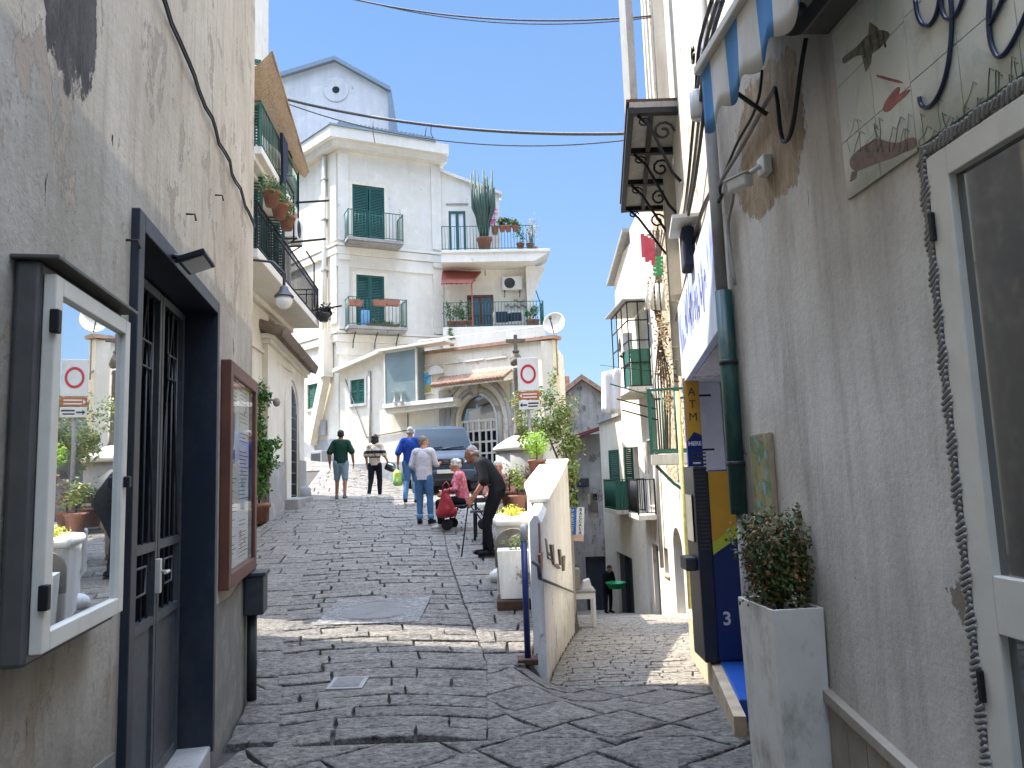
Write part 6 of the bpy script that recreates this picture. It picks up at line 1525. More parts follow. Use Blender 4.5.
mb = MB(); mb.box(1.265, 1.34, 6.92, 7.0, bz+.13, bz+4.0, .008); mb.box(1.27, 1.30, 7.02, 7.30, bz+.13, bz+4.0); mb.build('rolled_screen', M['pipe'], label='tall grey green screen post rising from the outer corner of the iron balcony', cat='screen')
# lilac box and cover high on the shop wall
c = thing('floodlight', 'grey hooded lamp box sticking out above the painted fascia', 'floodlight', WS.at(1.6, .2, 3.5))
u = WS.L*(7.7-5.9)/3.3; z = 3.47
mb = MB(WS.M); mb.prism([(u-.22, z-.02), (u+.26, z+.0), (u+.26, z+.03), (u-.22, z+.01)], -.22, -.003); mb.build('hood', M['plastic_w'], c)
mb = MB(WS.M); mb.box(u-.14, u+.12, -.14, -.04, z-.36, z-.025, .02); mb.build('lamp_body', M['navycloth'], c)

# ================================================================= restaurant wall G (near right)
hG = thing('restaurant_wall', 'pale restaurant wall with framed glass door and painted tile panel', 'house', WG.M)
gd0 = 1.905; gd1 = 3.0; gdz = 2.555; gdb = -.05
mb = MB(WG.M); mb.wall(-.0, WG.L, -.8, 5.2, [(gd0, gd1, gdb, gdz)], .4); mb.build('wall', M['wallG'], hG)
mb = MB(WG.M); mb.box(.05, WG.L, .45, 5, -.8, 5.1); mb.build('house_body', M['wallG'], hG)
# door
mb = MB(WG.M); fw = .105
for a, b, c0_, d0_ in ((gd0+.001, gd0+fw, gdb, gdz-.006), (gd1-fw, gd1-.006, gdb, gdz-.006), (gd0+fw, gd1-fw, gdz-fw, gdz-.006), (gd0+fw, gd1-fw, .95, 1.13), (gd0+fw, gd1-fw, gdb, gdb+.12)):
    mb.box(a, b, -.02, .06, c0_, d0_, .004)
dr = mb.build('door', M['alu'], hG)
mb = MB(WG.M); mb.box(gd0+fw, gd1-fw, .01, .015, gdb+.12, .95); mb.box(gd0+fw, gd1-fw, .01, .015, 1.13, gdz-fw); mb.build('pane', M['doorglass'], dr)
mb = MB(WG.M); mb.box(gd0, gd1, .30, .4, gdb, gdz); mb.build('backing', M['iron'], hG)
for z in (2.25, .72): mb = MB(WG.M); mb.box(gd0+.0, gd0+.022, -.035, -.021, z, z+.1, .003); mb.build('hinge', M['iron'], dr)
# rope moulding
mb = MB(WG.M)
path = [(gd0-.028, -.4+.0)]; L = 0; pts = []
z = -.4
while z < gdz+.02: pts.append((gd0-.022, z, 1)); z += .021
u = gd0-.022
while u < gd1+.1: pts.append((u, gdz+.024, 0)); u += .021
for i, (u, z, v_) in enumerate(pts):
    w = (.022+.008*sin(i*.9)) if v_ else (.013+.005*sin(i*.9))
    if v_: p, q = (u-w, -.012, z-.012), (u+w*.9, -.020, z+.012)
    else: p, q = (u-.012, -.012, z-w), (u+.012, -.020, z+w)
    mb.limb(p, q, .0085, .0085, seg=6)
for f in mb.b.faces: f.smooth = True
mb.build('rope_moulding', M['concrete'], hG)
# wainscot boards
zt_ = lambda u: .44 - .175*(u-.77)
mb = MB(WG.M); u = .42
while u < 1.86:
    mb.prism([(u, -.8), (u+.145, -.8), (u+.145, zt_(u+.145)), (u, zt_(u))], -.025, -.002); u += .15
mb.build('wainscot', M['wood_p'], hG)
mb = MB(WG.M); mb.prism([(.42, zt_(.42)), (1.87, zt_(1.87)), (1.87, zt_(1.87)+.045), (.42, zt_(.42)+.045)], -.045, -.002); mb.build('dado_rail', M['wood_p'], hG)
# tiled panel
TP = [(1.38, 1.86, 2.60, 3.75), (1.86, 3.1, 2.60, 3.75)]
t = NT('hand painted glazed tiles'); n1 = t.noise(t.pos(), 3, 6, .6, .5); n2 = t.noise(t.pos((1, 1, .6)), 9, 8, .7, .8)
g = t.add('NewGeometry'); sx = t.add('SeparateXYZ'); t.link(g.outputs['Position'], sx.inputs[0])
cc = t.mix(t.ramp(n1, .35, .65), '#bfc2b4', '#d0cbb9'); cc = t.mix(t.math('MULTIPLY', t.ramp(n2, .52, .66), .45), cc, '#8a9a92')
k = t.ramp(t.math('ADD', sx.outputs[2], t.math('MULTIPLY', n1, .3)), 2.92, 2.78); cc = t.mix(t.math('MULTIPLY', k, .75), cc, t.mix(n2, '#8a7f6a', '#6d7a62'))
tm = t.out(cc, .3); t.bump(n1, .15)
c = thing('ceramic_mural', 'hand painted tile panel of fish and seaweed above and beside the framed glass door', 'mural', WG.at(1.4, .01, 2.6))
mb = MB(WG.M); T_ = .25
for (ua_, ub_, za_, zb2_) in TP:
    zlo = za_ if ua_ < 1.5 else gdz+.055
    u = ua_
    while u < ub_-.01:
        un = min(u+T_, ub_)
        if ua_ < 1.5: un = ub_ if ub_-un < .05 else un
        z = zlo
        while z < zb2_-.01:
            zn = min(z+T_, zb2_); mb.box(u+.0015, un-.0015, -.014, -.002, z+.0015, zn-.0015, .0015); z = zn
        u = un
mb.build('tiles', tm, c)
mb = MB(WG.M); mb.box(1.385, 1.85, -.006, -.0012, 2.605, 3.74); mb.box(1.86, 3.09, -.006, -.0012, gdz+.06, 3.74); mb.build('grout', M['ink'], c)
def flat(m_, pxs, o0, o1):
    pts = [H(WG, x, y, .014) for x, y in pxs]
    for _ in range(2 if len(pts) > 4 else 0): pts = [q for a_, b_ in zip(pts, pts[1:]+pts[:1]) for q in ((a_[0]*.75+b_[0]*.25, a_[1]*.75+b_[1]*.25), (a_[0]*.25+b_[0]*.75, a_[1]*.25+b_[1]*.75))]
    m_.prism(pts, -o0, -o1)
paint = {k_: simple('tile paint '+k_, v_, .3, 0, .55, 40) for k_, v_ in (('grey', '#6f6c56'), ('dark', '#4d4b42'), ('red', '#8a4238'), ('brown', '#644838'), ('green', '#4d6657'), ('sand', '#93836a'))}
mb = MB(WG.M); flat(mb, [(842, 58), (850, 52), (858, 46), (866, 36), (875, 30), (885, 30), (891, 34), (886, 42), (878, 50), (868, 56), (858, 55), (850, 60), (843, 65)], .0155, .0142)
flat(mb, [(868, 36), (870, 22), (877, 27), (880, 31)], .0156, .0143); flat(mb, [(862, 56), (866, 72), (871, 64), (872, 54)], .0156, .0143)
mb.build('grey_fish', paint['grey'], c)
mb = MB(WG.M)
for x, y in ((862, 42), (869, 36), (876, 32), (882, 31)): flat(mb, [(x, y), (x+2, y-1), (x+5, y+16), (x+3, y+17)], .0162, .0158)
mb.build('stripes', paint['dark'], c)
mb = MB(WG.M); flat(mb, [(883, 112), (884, 104), (890, 95), (898, 86), (901, 88), (898, 96), (906, 90), (912, 89), (905, 97), (896, 104), (889, 112)], .0155, .0142); flat(mb, [(876, 74), (890, 78), (902, 81), (904, 84), (890, 81), (877, 77)], .0156, .0143); mb.build('red_fish', paint['red'], c)
mb = MB(WG.M); flat(mb, [(850, 158), (860, 148), (870, 142), (878, 138), (888, 142), (900, 143), (908, 138), (917, 137), (916, 148), (905, 152), (893, 158), (880, 162), (865, 168), (855, 172), (850, 166)], .0155, .0142)
flat(mb, [(852, 172), (858, 170), (856, 178), (850, 182)], .0156, .0143); mb.build('rockfish', paint['brown'], c)
mb = MB(WG.M)
def stroke(m_, pxs, r, o=.02):
    m_.tube([(lambda h: (h[0], -o, h[1]))(H(WG, x, y, o)) for x, y in pxs], r, 5)
rr = random.Random(12)
for k in range(34):
    x = 850+k*5+rr.uniform(-3, 3) if k < 13 else 922+(k-13)*5+rr.uniform(-3, 3); y0_ = (152 if k < 13 else 148-(x-925)*.6); h_ = rr.uniform(12, 44); l_ = rr.uniform(-5, 9); c1_ = rr.uniform(-4, 4)
    stroke(mb, [(x, y0_), (x+c1_, y0_-h_*.35), (x+l_*.6, y0_-h_*.7), (x+l_, y0_-h_), (x+l_+4, y0_-h_+3)], rr.uniform(.0007, .0014), .0158)
mb.build('seaweed', paint['green'], c)
# blue script lettering, bent tube
c = thing('script_lettering', 'large dark blue looping script lettering mounted over the tile panel', 'lettering', WG.at(2.0, .03, 2.9))
for pxs in ([(915, 0), (917, 14), (921, 24), (928, 27), (934, 20), (938, 8), (940, -8)], [(942, -8), (941, 6), (944, 18), (951, 20), (958, 12), (964, -6)], [(950, -6), (952, 14), (951, 40), (948, 66), (942, 88), (934, 103), (926, 109), (920, 105), (919, 97)], [(990, -8), (988, 20), (990, 42), (995, 55), (1000, 58), (1008, 50), (1018, 32), (1028, 8)], [(1004, -6), (998, 10), (990, 24)]):
    mb = MB(WG.M); 
    P_ = [(lambda h: (h[0], -.022, h[1]))(H(WG, x, y, .022)) for x, y in pxs]
    # smooth the stroke
    Q = []
    for a_, b_ in zip(P_, P_[1:]): 
        for k in range(4): Q.append(tuple(a_[i]+(b_[i]-a_[i])*k/4 for i in range(3)))
    Q.append(P_[-1]); 
    for _ in range(3): Q = [Q[0]] + [tuple((Q[i-1][j]+Q[i][j]*2+Q[i+1][j])/4 for j in range(3)) for i in range(1, len(Q)-1)] + [Q[-1]]
    mb.tube(Q, .0075, 8); mb.build('letter', simple('navy enamel', '#18223f', .3), c)
# small picture
u0_, z0_ = H(WG, 757, 515); u1_, z1_ = H(WG, 775, 432)
u1_ = H(WG, 776, 470)[0]; u0_ = H(WG, 757, 470)[0]; zz1 = H(WG, 766, 433)[1]; zz0 = H(WG, 770, 515)[1]
t = NT('small painting'); n1 = t.noise(t.pos(), 8, 4, .6, .8); n2 = t.noise(t.pos(), 14, 3); n3 = t.noise(t.pos((1,1,2)), 9, 3)
cc = t.mix(t.ramp(n1, .42, .58), '#4f6a45', '#8d8450'); cc = t.mix(t.ramp(n2, .55, .62), cc, '#6f93a3'); cc = t.mix(t.ramp(n3, .62, .66), cc, '#a3684a')
c = thing('small_painting', 'narrow colourful painting on a board hung beside the green pipe', 'painting', WG.at(u0_, .03, zz0))
mb = MB(WG.M); mb.box(u0_, u1_, -.03, -.003, zz0, zz1, .002); mb.build('board', M['sandstone'], c)
mb = MB(WG.M); mb.box(u0_+.008, u1_-.008, -.032, -.0301, zz0+.008, zz1-.008); mb.build('canvas', t.out(cc, .5), c)
# green pipe at the bend and grey pipes above
c = thing('corner_pipe', 'thick green painted downpipe at the corner beside the shop entrance', 'drainpipe', WG.at(.02, .06, 0))
gu = .03; zg0 = H(WG, 745, 515, .06)[1]; zg1 = H(WG, 727, 288, .06)[1]
mb = MB(WG.M); mb.tube([(gu, -.055, zg0), (gu, -.055, zg1)], .05, 12); mb.build('pipe', M['greenpipe'], c)
mb = MB(WG.M); mb.tube([(gu, -.045, .1), (gu, -.045, zg0)], .03, 8); mb.build('lower_pipe', M['pipe'], c)
mb = MB(WG.M); mb.tube([(gu-.01, -.06, zg1), (gu-.01, -.06, zg1+.6), (gu-.02, -.06, 5.1)], .036, 10); mb.build('upper_pipe', M['pipe'], c)
mb = MB(WG.M)
for z in (1.5, 2.1): mb.lathe([(.055, z), (.055, z+.03)], (gu, -.055, 0), 12)
each(mb, 'pipe_clamp', M['darkmetal'], c)
# planter with box shrub
pc = (1.29, 3.52); zp = H(WG, 800, 612, .1)[1]
c = thing('tall_planter', 'tall tapered white planter holding a box shrub beside the cash machine', 'planter', (pc[0], pc[1], 0))
uN, uF = .86, .48
q0 = [WG.pt(uF+.02, .015, 0), WG.pt(uN-.0, .015, 0), WG.pt(uN, .25, 0), WG.pt(uF, .26, 0)]
def quad(s_, z_, o=0): 
    cx_ = sum(p.x for p in q0)/4; cy_ = sum(p.y for p in q0)/4
    return [(cx_+(p.x-cx_)*s_, cy_+(p.y-cy_)*s_, z_) for p in q0]
mb = MB(); zt1 = .835
for a_, b_, za_, zb_2 in ((.96, 1.04, 0, zt1),):
    A_ = [mb.v(p) for p in quad(a_, za_)]; B_ = [mb.v(p) for p in quad(b_, zb_2)]; C_ = [mb.v(p) for p in quad(b_-.1, zb_2)]; D_ = [mb.v(p) for p in quad(b_-.12, zb_2-.12)]
    mb.b.faces.new(A_)
    for X_, Y_ in ((A_, B_), (B_, C_), (C_, D_)):
        for k in range(4): mb.b.faces.new([X_[k], X_[(k+1) % 4], Y_[(k+1) % 4], Y_[k]])
    mb.b.faces.new(D_)
bmesh.ops.bevel(mb.b, geom=[e for e in mb.b.edges], offset=.002, segments=1, affect='EDGES'); mb.build('box', M['planter_w'], c)
mb = MB(); mb.face(quad(.93, zt1-.05)); mb.build('soil', M['soil'], c)
sx_, sy_ = sum(p.x for p in q0)/4, sum(p.y for p in q0)/4
c = thing('box_shrub', 'bushy dark box shrub with russet leaves growing from the tall planter', 'shrub', (sx_, sy_, zt1-.05))
mb = MB(); mb.tube([(sx_, sy_, zt1-.06), (sx_+.01, sy_, zt1+.15)], [.016, .012], 6)
rr = random.Random(6)
for k in range(26):
    a_ = k*2.4; h = zt1+rr.uniform(.12, .46); r_ = .16*rr.random()+.04; mb.tube([(sx_, sy_, zt1-.02+rr.uniform(0, .1)), (sx_+r_*.5*cos(a_), sy_+r_*.5*sin(a_), (h+zt1)/2), (sx_+r_*cos(a_), sy_+r_*sin(a_), h)], [.006, .004, .002], 5)
mb.build('branches', M['bark'], c)
mb = MB(); mb.leaves((sx_, sy_, zt1+.20), (.21, .21, .29), 3200, .026, .1, seed=200, up=.4, asp=.6)
mb.leaves((sx_+.01, sy_-.01, zt1+.16), (.16, .16, .22), 1500, .025, .0, seed=201, up=.4, asp=.6)
for k in range(14):
    a_ = k*1.7; mb.leaves((sx_+.13*cos(a_), sy_+.13*sin(a_), zt1+.2+.2*rr.random()), (.05, .05, .08), 55, .026, .1, seed=210+k, up=.5, asp=.6)
mb.build('foliage', M['box'], c)
# awning over the door
bu0, bu1 = .70, 1.95; bo = .35; bz_ = 3.57
c = thing('striped_awning', 'blue and white striped awning with scalloped valance above the tile panel', 'awning', WG.at(1.5, .2, 3.6))
mb = MB(WG.M); N = 48; rws = []
for i in range(N+1):
    u = bu0+(bu1-bu0)*i/N; sc_ = .045*abs(sin(pi*(i/N*5.3)))+.04*(1-i/N)*0
    zb3 = bz_-.30 - .02 - .06*abs(sin(pi*i/N*4.4+.4)); 
    rws.append([mb.v((u, -bo-.0+.012*sin(i*.55)*j/4, bz_-.02+(zb3-bz_+.02)*j/4)) for j in range(5)])
for a_, b_ in zip(rws, rws[1:]):
    for j in range(4): f = mb.b.faces.new([a_[j], b_[j], b_[j+1], a_[j+1]]); f.smooth = True
v_ = mb.build('valance', M['awning'], c)
v_.modifiers.new('thick', 'SOLIDIFY').thickness = .003
mb = MB(WG.M); mb.face([(bu0, -bo, bz_), (bu1, -bo, bz_), (bu1, -.05, bz_+.35), (bu0, -.05, bz_+.35)]); mb.build('canvas', M['awning'], c)
mb = MB(WG.M); mb.box(bu0-.02, bu1+.02, -bo-.035, -bo+.012, bz_-.015, bz_+.03, .006); mb.build('front_rail', M['alu'], c)
mb = MB(WG.M); mb.tube([(bu0+.02, -bo, bz_), (bu0+.02, -.02, bz_-.25)], .012, 6); each(mb, 'arm', M['darkmetal'], c); mb = MB(WG.M); mb.bar((bu0+.9, -bo, bz_), (bu0+.9, -.02, bz_+.1), .03); mb.build('arm', M['darkmetal'], c)
mb = MB(WG.M); mb.box(bu0-.02, bu1, -.11, -.003, bz_+.30, bz_+.40, .01); mb.build('cassette', M['alugrey'], c)
u, z = H(WG, 815, 22, .1); mb = MB(WG.M); mb.box(u-.05, u+.5, -.14, -.016, z-.03, z+.06, .01); mb.build('grey_conduit_box', M['alugrey'], label='long grey lamp housing on the wall just above the painted tiles', cat='lamp housing')
c = thing('wall_lamp', 'dark conical lamp under the striped awning beside the painted tiles', 'lamp', WG.at(u-.1, .1, z)); u2, z2 = H(WG, 797, 18, .12)
mb = MB(WG.M); mb.lathe([(.02, z2+.06), (.04, z2+.05), (.075, z2-.04), (.07, z2-.04)], (u2, -.12, 0), 14); mb.build('shade', M['darkmetal'], c)
mb = MB(WG.M); mb.tube([(u2, 0, z2+.03), (u2, -.12, z2+.05)], .01, 6); mb.build('arm', M['darkmetal'], c)
# camera with junction box
c = thing('security_camera', 'white security camera and junction box on the plaster below the striped awning', 'camera', WG.at(.5, .05, 2.7))
u, z = H(WG, 764, 166, .03); mb = MB(WG.M); mb.box(u-.045, u+.045, -.05, -.002, z-.05, z+.05, .008); mb.build('junction_box', M['plastic_w'], c)
u2, z2 = H(WG, 741, 183, .14); mb = MB(WG.M @ Matrix.Translation((u2, -.14, z2)) @ Matrix.Rotation(R(25), 4, 'Z')); mb.box(-.075, .06, -.03, .03, -.032, .032, .012); mb.box(-.095, .065, -.036, .036, .0325, .04, .003); cb = mb.build('camera_body', M['plastic_w'], c)
mb = MB(WG.M @ Matrix.Translation((u2, -.14, z2)) @ Matrix.Rotation(R(25), 4, 'Z')); mb.lathe([(.022, -.076), (.022, -.082)], (0, 0, 0), 12, 'x'); mb.build('lens', M['iron'], cb)
mb = MB(WG.M); mb.tube([(u, -.05, z), ((u+u2)/2, -.09, z-.02), (u2, -.13, z2-.01)], .014, 6); mb.build('arm', M['plastic_w'], c)
# cables
def wire(w, pxs, r, name, label, mat_='cable', cat='cable', o=.04):
    P_ = [(lambda h: (h[0], -o, h[1]))(H(w, x, y, o)) for x, y in pxs]; Q = []
    for a_, b_ in zip(P_, P_[1:]): 
        for k in range(4): Q.append(tuple(a_[i]+(b_[i]-a_[i])*k/4 for i in range(3)))
    Q.append(P_[-1])
    for _ in range(3): Q = [Q[0]] + [tuple((Q[i-1][j]+Q[i][j]*2+Q[i+1][j])/4 for j in range(3)) for i in range(1, len(Q)-1)] + [Q[-1]]
    m_ = MB(w.M); m_.tube(Q, r, 7); return m_.build(name, M[mat_], label=label, cat=cat)
wire(WG, [(806, 38), (802, 60), (798, 90), (794, 120), (789, 140), (783, 143), (780, 130), (778, 105), (775, 88)], .011, 'wall_cable', 'thick black cable looping down from the dark conical lamp')
wire(WG, [(775, 88), (768, 98), (752, 128), (735, 158), (722, 178), (716, 200)], .013, 'wall_conduit', 'grey conduit slanting down left of the white camera', 'pipe', 'conduit')
wire(WG, [(762, 70), (760, 95), (752, 118), (738, 140), (728, 165), (720, 182), (718, 230), (722, 285)], .008, 'wall_cable', 'black cable running under the striped awning to the green pipe')
wire(WG, [(735, 180), (733, 200), (727, 225), (730, 250), (735, 285)], .010, 'wall_cable', 'grey bent pipe dropping from the camera to the green pipe', 'pipe', 'pipe')
wire(WS, [(716, 185), (706, 200), (697, 225), (690, 260), (684, 290), (676, 320)], .016, 'wall_cable', 'bundle of cables running down the shop corner past the hooded lamp')
wire(WS, [(722, 195), (712, 215), (703, 245), (694, 280), (686, 305)], .011, 'wall_cable', 'thin black cable beside the cable bundle above the painted fascia')
# cable bundle on the shop wall going up beside the awning
for i, dx in enumerate((0, 6, 11)):
    P_ = [(712+dx, 0), (704+dx, 25), (698+dx, 50), (696+dx*.9, 95), (692+dx*.8, 140), (688+dx*.6, 185), (684+dx*.4, 215)]
    wire(WS, P_, .012, 'riser_cable', ['leftmost of three black cables rising between balcony and awning', 'middle of three black cables rising between balcony and awning', 'rightmost of three black cables rising between balcony and awning'][i], o=.1, mat_='cable' if i != 1 else 'cable_g')
u, z = H(WS, 697, 105, .12); mb = MB(WS.M); mb.lathe([(.03, z-.1), (.045, z-.08), (.045, z+.08), (.02, z+.1)], (u, -.12, 0), 10); mb.build('insulator', M['plastic_w'], label='white insulator hanging on the cables beside the iron balcony', cat='insulator')
mb = MB(WS.M); mb.bar((u-.2, -.1, z+.16), (u+.35, -.1, z+.16), .02); mb.tube([(u-.2+.05*cos(k*.6), -.1, z+.45+.05*sin(k*.6)) for k in range(11)], .01, 5); mb.build('cable_rack', M['iron'], label='small iron rack holding the cables beside the balcony', cat='rack')
# ================================================================= overhead cables
def over(pts, r, label, sag):
    m_ = MB(); A_, B_ = pts; P_ = []
    for k in range(25): t_ = k/24; p = A_+(B_-A_)*t_; P_.append((p.x, p.y, p.z-sag*4*t_*(1-t_)))
    m_.tube(P_, r, 6); return m_.build('overhead_cable', M['cable_g'], label=label, cat='cable')
A1 = WB.pt(*((lambda h: (h[0], .05, h[1]))(H(WB, 262, 93, .05)))); B1 = at(616, 126, 13.0); 
B1 = Vector((B1.x+.0, 13.0, B1.z)); Bw = B1 + (B1-A1)*.14
over((A1, Bw), .030, 'thick twisted cable spanning the street in front of the tall house', .35)
over((A1+Vector((0, 0, -.02)), Bw+Vector((0, 0, -.03))), .012, 'thin cable sagging just under the thick street cable', .62)
mb = MB(); p = at(373, 116, 14.3)
for i, (x, y, y2) in enumerate(((373, 119, 143),)): mb.tube([at(x, y, 14.4), at(x, y2-10, 14.4), at(x+2, y2, 14.4)], .008, 5)
mb.build('cable_tie', M['cable'], label='loose wire end hanging from the street cable at the house corner', cat='wire')
mb = MB(); mb.tube([at(427, 123, 14.0), at(425, 136, 14.0)], .008, 5); mb.tube([at(431, 123, 14.0), at(431, 134, 14.0), at(433, 138, 14.0)], .008, 5); mb.build('cable_tie', M['cable'], label='pair of loose wire ends hanging in the middle of the street cable', cat='wire')
A2 = at(340, -4, 11); B2 = at(660, 15, 9.6); over((A2, B2), .013, 'thin cable crossing the sky at the very top', .22); over((A2+Vector((0, 0, .03)), B2+Vector((0, 0, -.02))), .008, 'second thinner cable crossing the sky at the top', .28)
# ================================================================= van
VY = 20.2
vp = at(446, 470, VY); Vm = Matrix.Translation((vp.x, VY, gz(vp.x, VY+1)+.02)) @ Matrix.Rotation(R(11.5), 4, 'Z')
van = thing('parked_van', 'blue grey van parked facing downhill in front of the low house', 'van', Vm)
paint = simple('slate blue car paint', '#223240', .5, .0, .04, 3, 0, .35, dirt=.12, dirtc='#7d8490'); blackp = simple('black plastic', '#17181a', .5, 0, .1, 10); rubber = simple('tyre rubber', '#141414', .8, 0, .2, 20)
prof = [(.02, .32), (-.02, .55), (.0, .80), (.10, .98), (.55, 1.10), (.80, 1.14), (1.10, 1.50), (1.42, 1.80), (1.7, 1.87), (2.6, 1.92), (4.15, 1.88), (4.3, 1.75), (4.38, 1.1), (4.36, .35)]
def vw(y, z):
    w = .885
    if z > 1.12: w -= .15*((z-1.12)/.8)**1.2
    if y < .5: w -= .10*(1-y/.5)**2
    if z < .4: w -= .03
    return w
mb = MB(Vm); Lf = [mb.v((-vw(y, z), y, z)) for y, z in prof]; Rt = [mb.v((vw(y, z), y, z)) for y, z in prof]
mids = [[mb.v((vw(y, z)*k, y - (.05*(1-k*k) if i < 8 else 0), z + (.03*(1-k*k) if 7 < i < 12 else 0))) for k in (-.5, 0, .5)] for i, (y, z) in enumerate(prof)]
n = len(prof); mb.b.faces.new(Lf); mb.b.faces.new(Rt[::-1])
rows = [[Lf[i]] + mids[i] + [Rt[i]] for i in range(n)]
for i in range(n):
    j = (i+1) % n
    for k in range(4): f = mb.b.faces.new([rows[i][k], rows[j][k], rows[j][k+1], rows[i][k+1]]); f.smooth = True
es = [e for e in mb.b.edges if (e.verts[0] in Lf and e.verts[1] in Lf) or (e.verts[0] in Rt and e.verts[1] in Rt)]
bmesh.ops.bevel(mb.b, geom=es, offset=.05, segments=3, affect='EDGES', profile=.6)
for f in mb.b.faces: f.smooth = len(f.verts) == 4
mb.build('body', paint, van)
def slope(y): return interp(y, prof[4:9])
def wsf(x, t_, off_=.018):   # a point on the windscreen
    y = .80+.64*t_; z = slope(y); k = x
    return (vw(y, z)*k*.93, y-.05*(1-k*k)-off_*.8, z+off_*.7)
mb = MB(Vm); rows = []
for i in range(9):
    t_ = .04+.90*i/8; rows.append([mb.v(wsf(-1+2*j/10, t_)) for j in range(11)])
for a_, b_ in zip(rows, rows[1:]):
    for j in range(10): f = mb.b.faces.new([a_[j], a_[j+1], b_[j+1], b_[j]]); f.smooth = True
mb.build('windscreen', simple('windscreen glass', '#10212b', .45, 0, .25, 2, 0, .2), van)
mb = MB(Vm); mb.tube([wsf(-.9, .03, .03), wsf(-.3, .10, .035), wsf(.0, .12, .035)], .011, 5); mb.tube([wsf(-.05, .03, .03), wsf(.4, .10, .035), wsf(.75, .12, .035)], .011, 5); each(mb, 'wiper', blackp, van)
mb = MB(Vm); mb.prism([wsf(-.35, .1)[0:3:2], wsf(.3, .1)[0:3:2], (.2, 1.24), (-.3, 1.24)], .73, .735) if False else None
mb.b.free()
for sx_ in (-1, 1):
    def sp(y, z, o=.008): return (sx_*(vw(y, z)+o), y, z)
    for nm, pts in (('side_window', [(1.0, 1.22), (1.42, 1.68), (2.05, 1.72), (2.08, 1.20)]), ('side_window', [(2.2, 1.20), (2.2, 1.72), (3.1, 1.72), (3.1, 1.22)]), ('side_window', [(3.2, 1.22), (3.2, 1.72), (4.05, 1.68), (4.15, 1.25)])):
        mb = MB(Vm); mb.face([sp(*p) for p in pts]); mb.build(nm, M['glass'], van)
    mb = MB(Vm); mb.tube([sp(y, z, .004) for y, z in ((2.12, 1.75), (2.12, .42), (1.25, .42), (.92, .9), (.95, 1.15))], .006, 4); mb.build('door_seam', blackp, van)
    mb = MB(Vm); mb.box(sx_*.92, sx_*1.08, .98, 1.08, 1.14, 1.36, .03); mb.box(sx_*.86, sx_*.93, 1.0, 1.06, 1.18, 1.24, .01); mb.build('wing_mirror', blackp, van)
    # headlamps
    mb = MB(Vm); mb.prism([(sx_*.50, .78), (sx_*.80, .80), (sx_*.79, 1.0), (sx_*.56, .95)], -.04, .12); hd = mb.build('headlight', simple('lamp glass', '#b9c0c4', .15, .3, .1, 30), van)
    mb = MB(Vm); mb.lathe([(.05, -.048), (.05, -.052)], (sx_*.66, 0, .88), 12, 'y'); mb.build('bulb', M['alu'], hd)
    for wy in (.85, 3.55):
        mb = MB(Vm); mb.lathe([(.2, .0), (.31, .01), (.33, .05), (.33, .16), (.31, .20), (.2, .2)], (sx_*.86-(.2 if sx_ > 0 else 0), wy, .31), 22, 'x'); wh = mb.build('wheel', rubber, van)
        mb = MB(Vm); mb.lathe([(.02, 0), (.2, .0), (.21, .02)], (sx_*.87-(.0 if sx_ > 0 else 0), wy, .31), 18, 'x'); mb.build('hubcap', M['alugrey'], wh)
mb = MB(Vm); mb.box(-.46, .46, -.075, -.02, .74, .90, .015); 
gr = mb.build('grille', blackp, van)
mb = MB(Vm)
for k in range(3): mb.box(-.44, .44, -.082, -.074, .765+.045*k, .78+.045*k)
mb.box(-.07, .07, -.09, -.076, .79, .87, .01); mb.build('grille_bars', M['alugrey'], gr)
mb = MB(Vm); mb.box(-.82, .82, -.13, .06, .30, .60, .05); bp = mb.build('bumper', simple('dark bumper', '#31404e', .5, 0, .1, 6), van)
mb = MB(Vm); mb.box(-.52, .52, -.138, -.12, .36, .50, .01); mb.build('air_intake', blackp, bp)
mb = MB(Vm); mb.box(-.26, .26, -.148, -.139, .50, .60, .004); mb.build('number_plate', M['plastic_w'], bp)

# ================================================================= people
import numpy as np
class Sculpt(MB):
    def fuse(s, name, mat_, parent, voxel=.010, smooth=3, noise_=0, ns=9, M=None, cut=None):
        bmesh.ops.recalc_face_normals(s.b, faces=s.b.faces)
        me = bpy.data.meshes.new('tmp'); s.b.to_mesh(me); s.b.free()
        o = bpy.data.objects.new('tmp', me)
        r = o.modifiers.new('r', 'REMESH'); r.mode = 'VOXEL'; r.voxel_size = voxel; r.use_smooth_shade = True
        if smooth: q = o.modifiers.new('s', 'SMOOTH'); q.factor = .5; q.iterations = smooth
        n_ = bake(o); n_.name = name
        bpy.data.objects.remove(o); bpy.data.meshes.remove(me)
        if cut:
            bb = bmesh.new(); bb.from_mesh(n_); bmesh.ops.bisect_plane(bb, geom=bb.verts[:]+bb.edges[:]+bb.faces[:], plane_co=cut[0], plane_no=cut[1], clear_inner=True); bb.to_mesh(n_); bb.free()
        if noise_:
            nv = len(n_.vertices); co = np.empty(nv*3, dtype=np.float32); no = np.empty(nv*3, dtype=np.float32)
            n_.vertices.foreach_get('co', co); n_.vertices.foreach_get('normal', no); co = co.reshape(-1, 3); no = no.reshape(-1, 3); X, Y_, Z = co.T * ns
            h_ = np.sin(X*2.1+1.3*np.sin(Z*1.1+Y_))*np.cos(Y_*1.9+np.sin(X*1.3)) + .6*np.sin(Z*1.6+1.7*np.sin(X*.9+Y_*1.2))
            n_.vertices.foreach_set('co', (co + no*(h_*noise_*.4)[:, None]).ravel())
        Wm = WM[parent.name] if parent else M
        n_.transform(Wm.inverted()); n_.materials.clear(); n_.materials.append(mat_)
        n_.polygons.foreach_set('use_smooth', [True]*len(n_.polygons)); n_.update()
        o = bpy.data.objects.new(name, n_); put(o, M, parent); return o
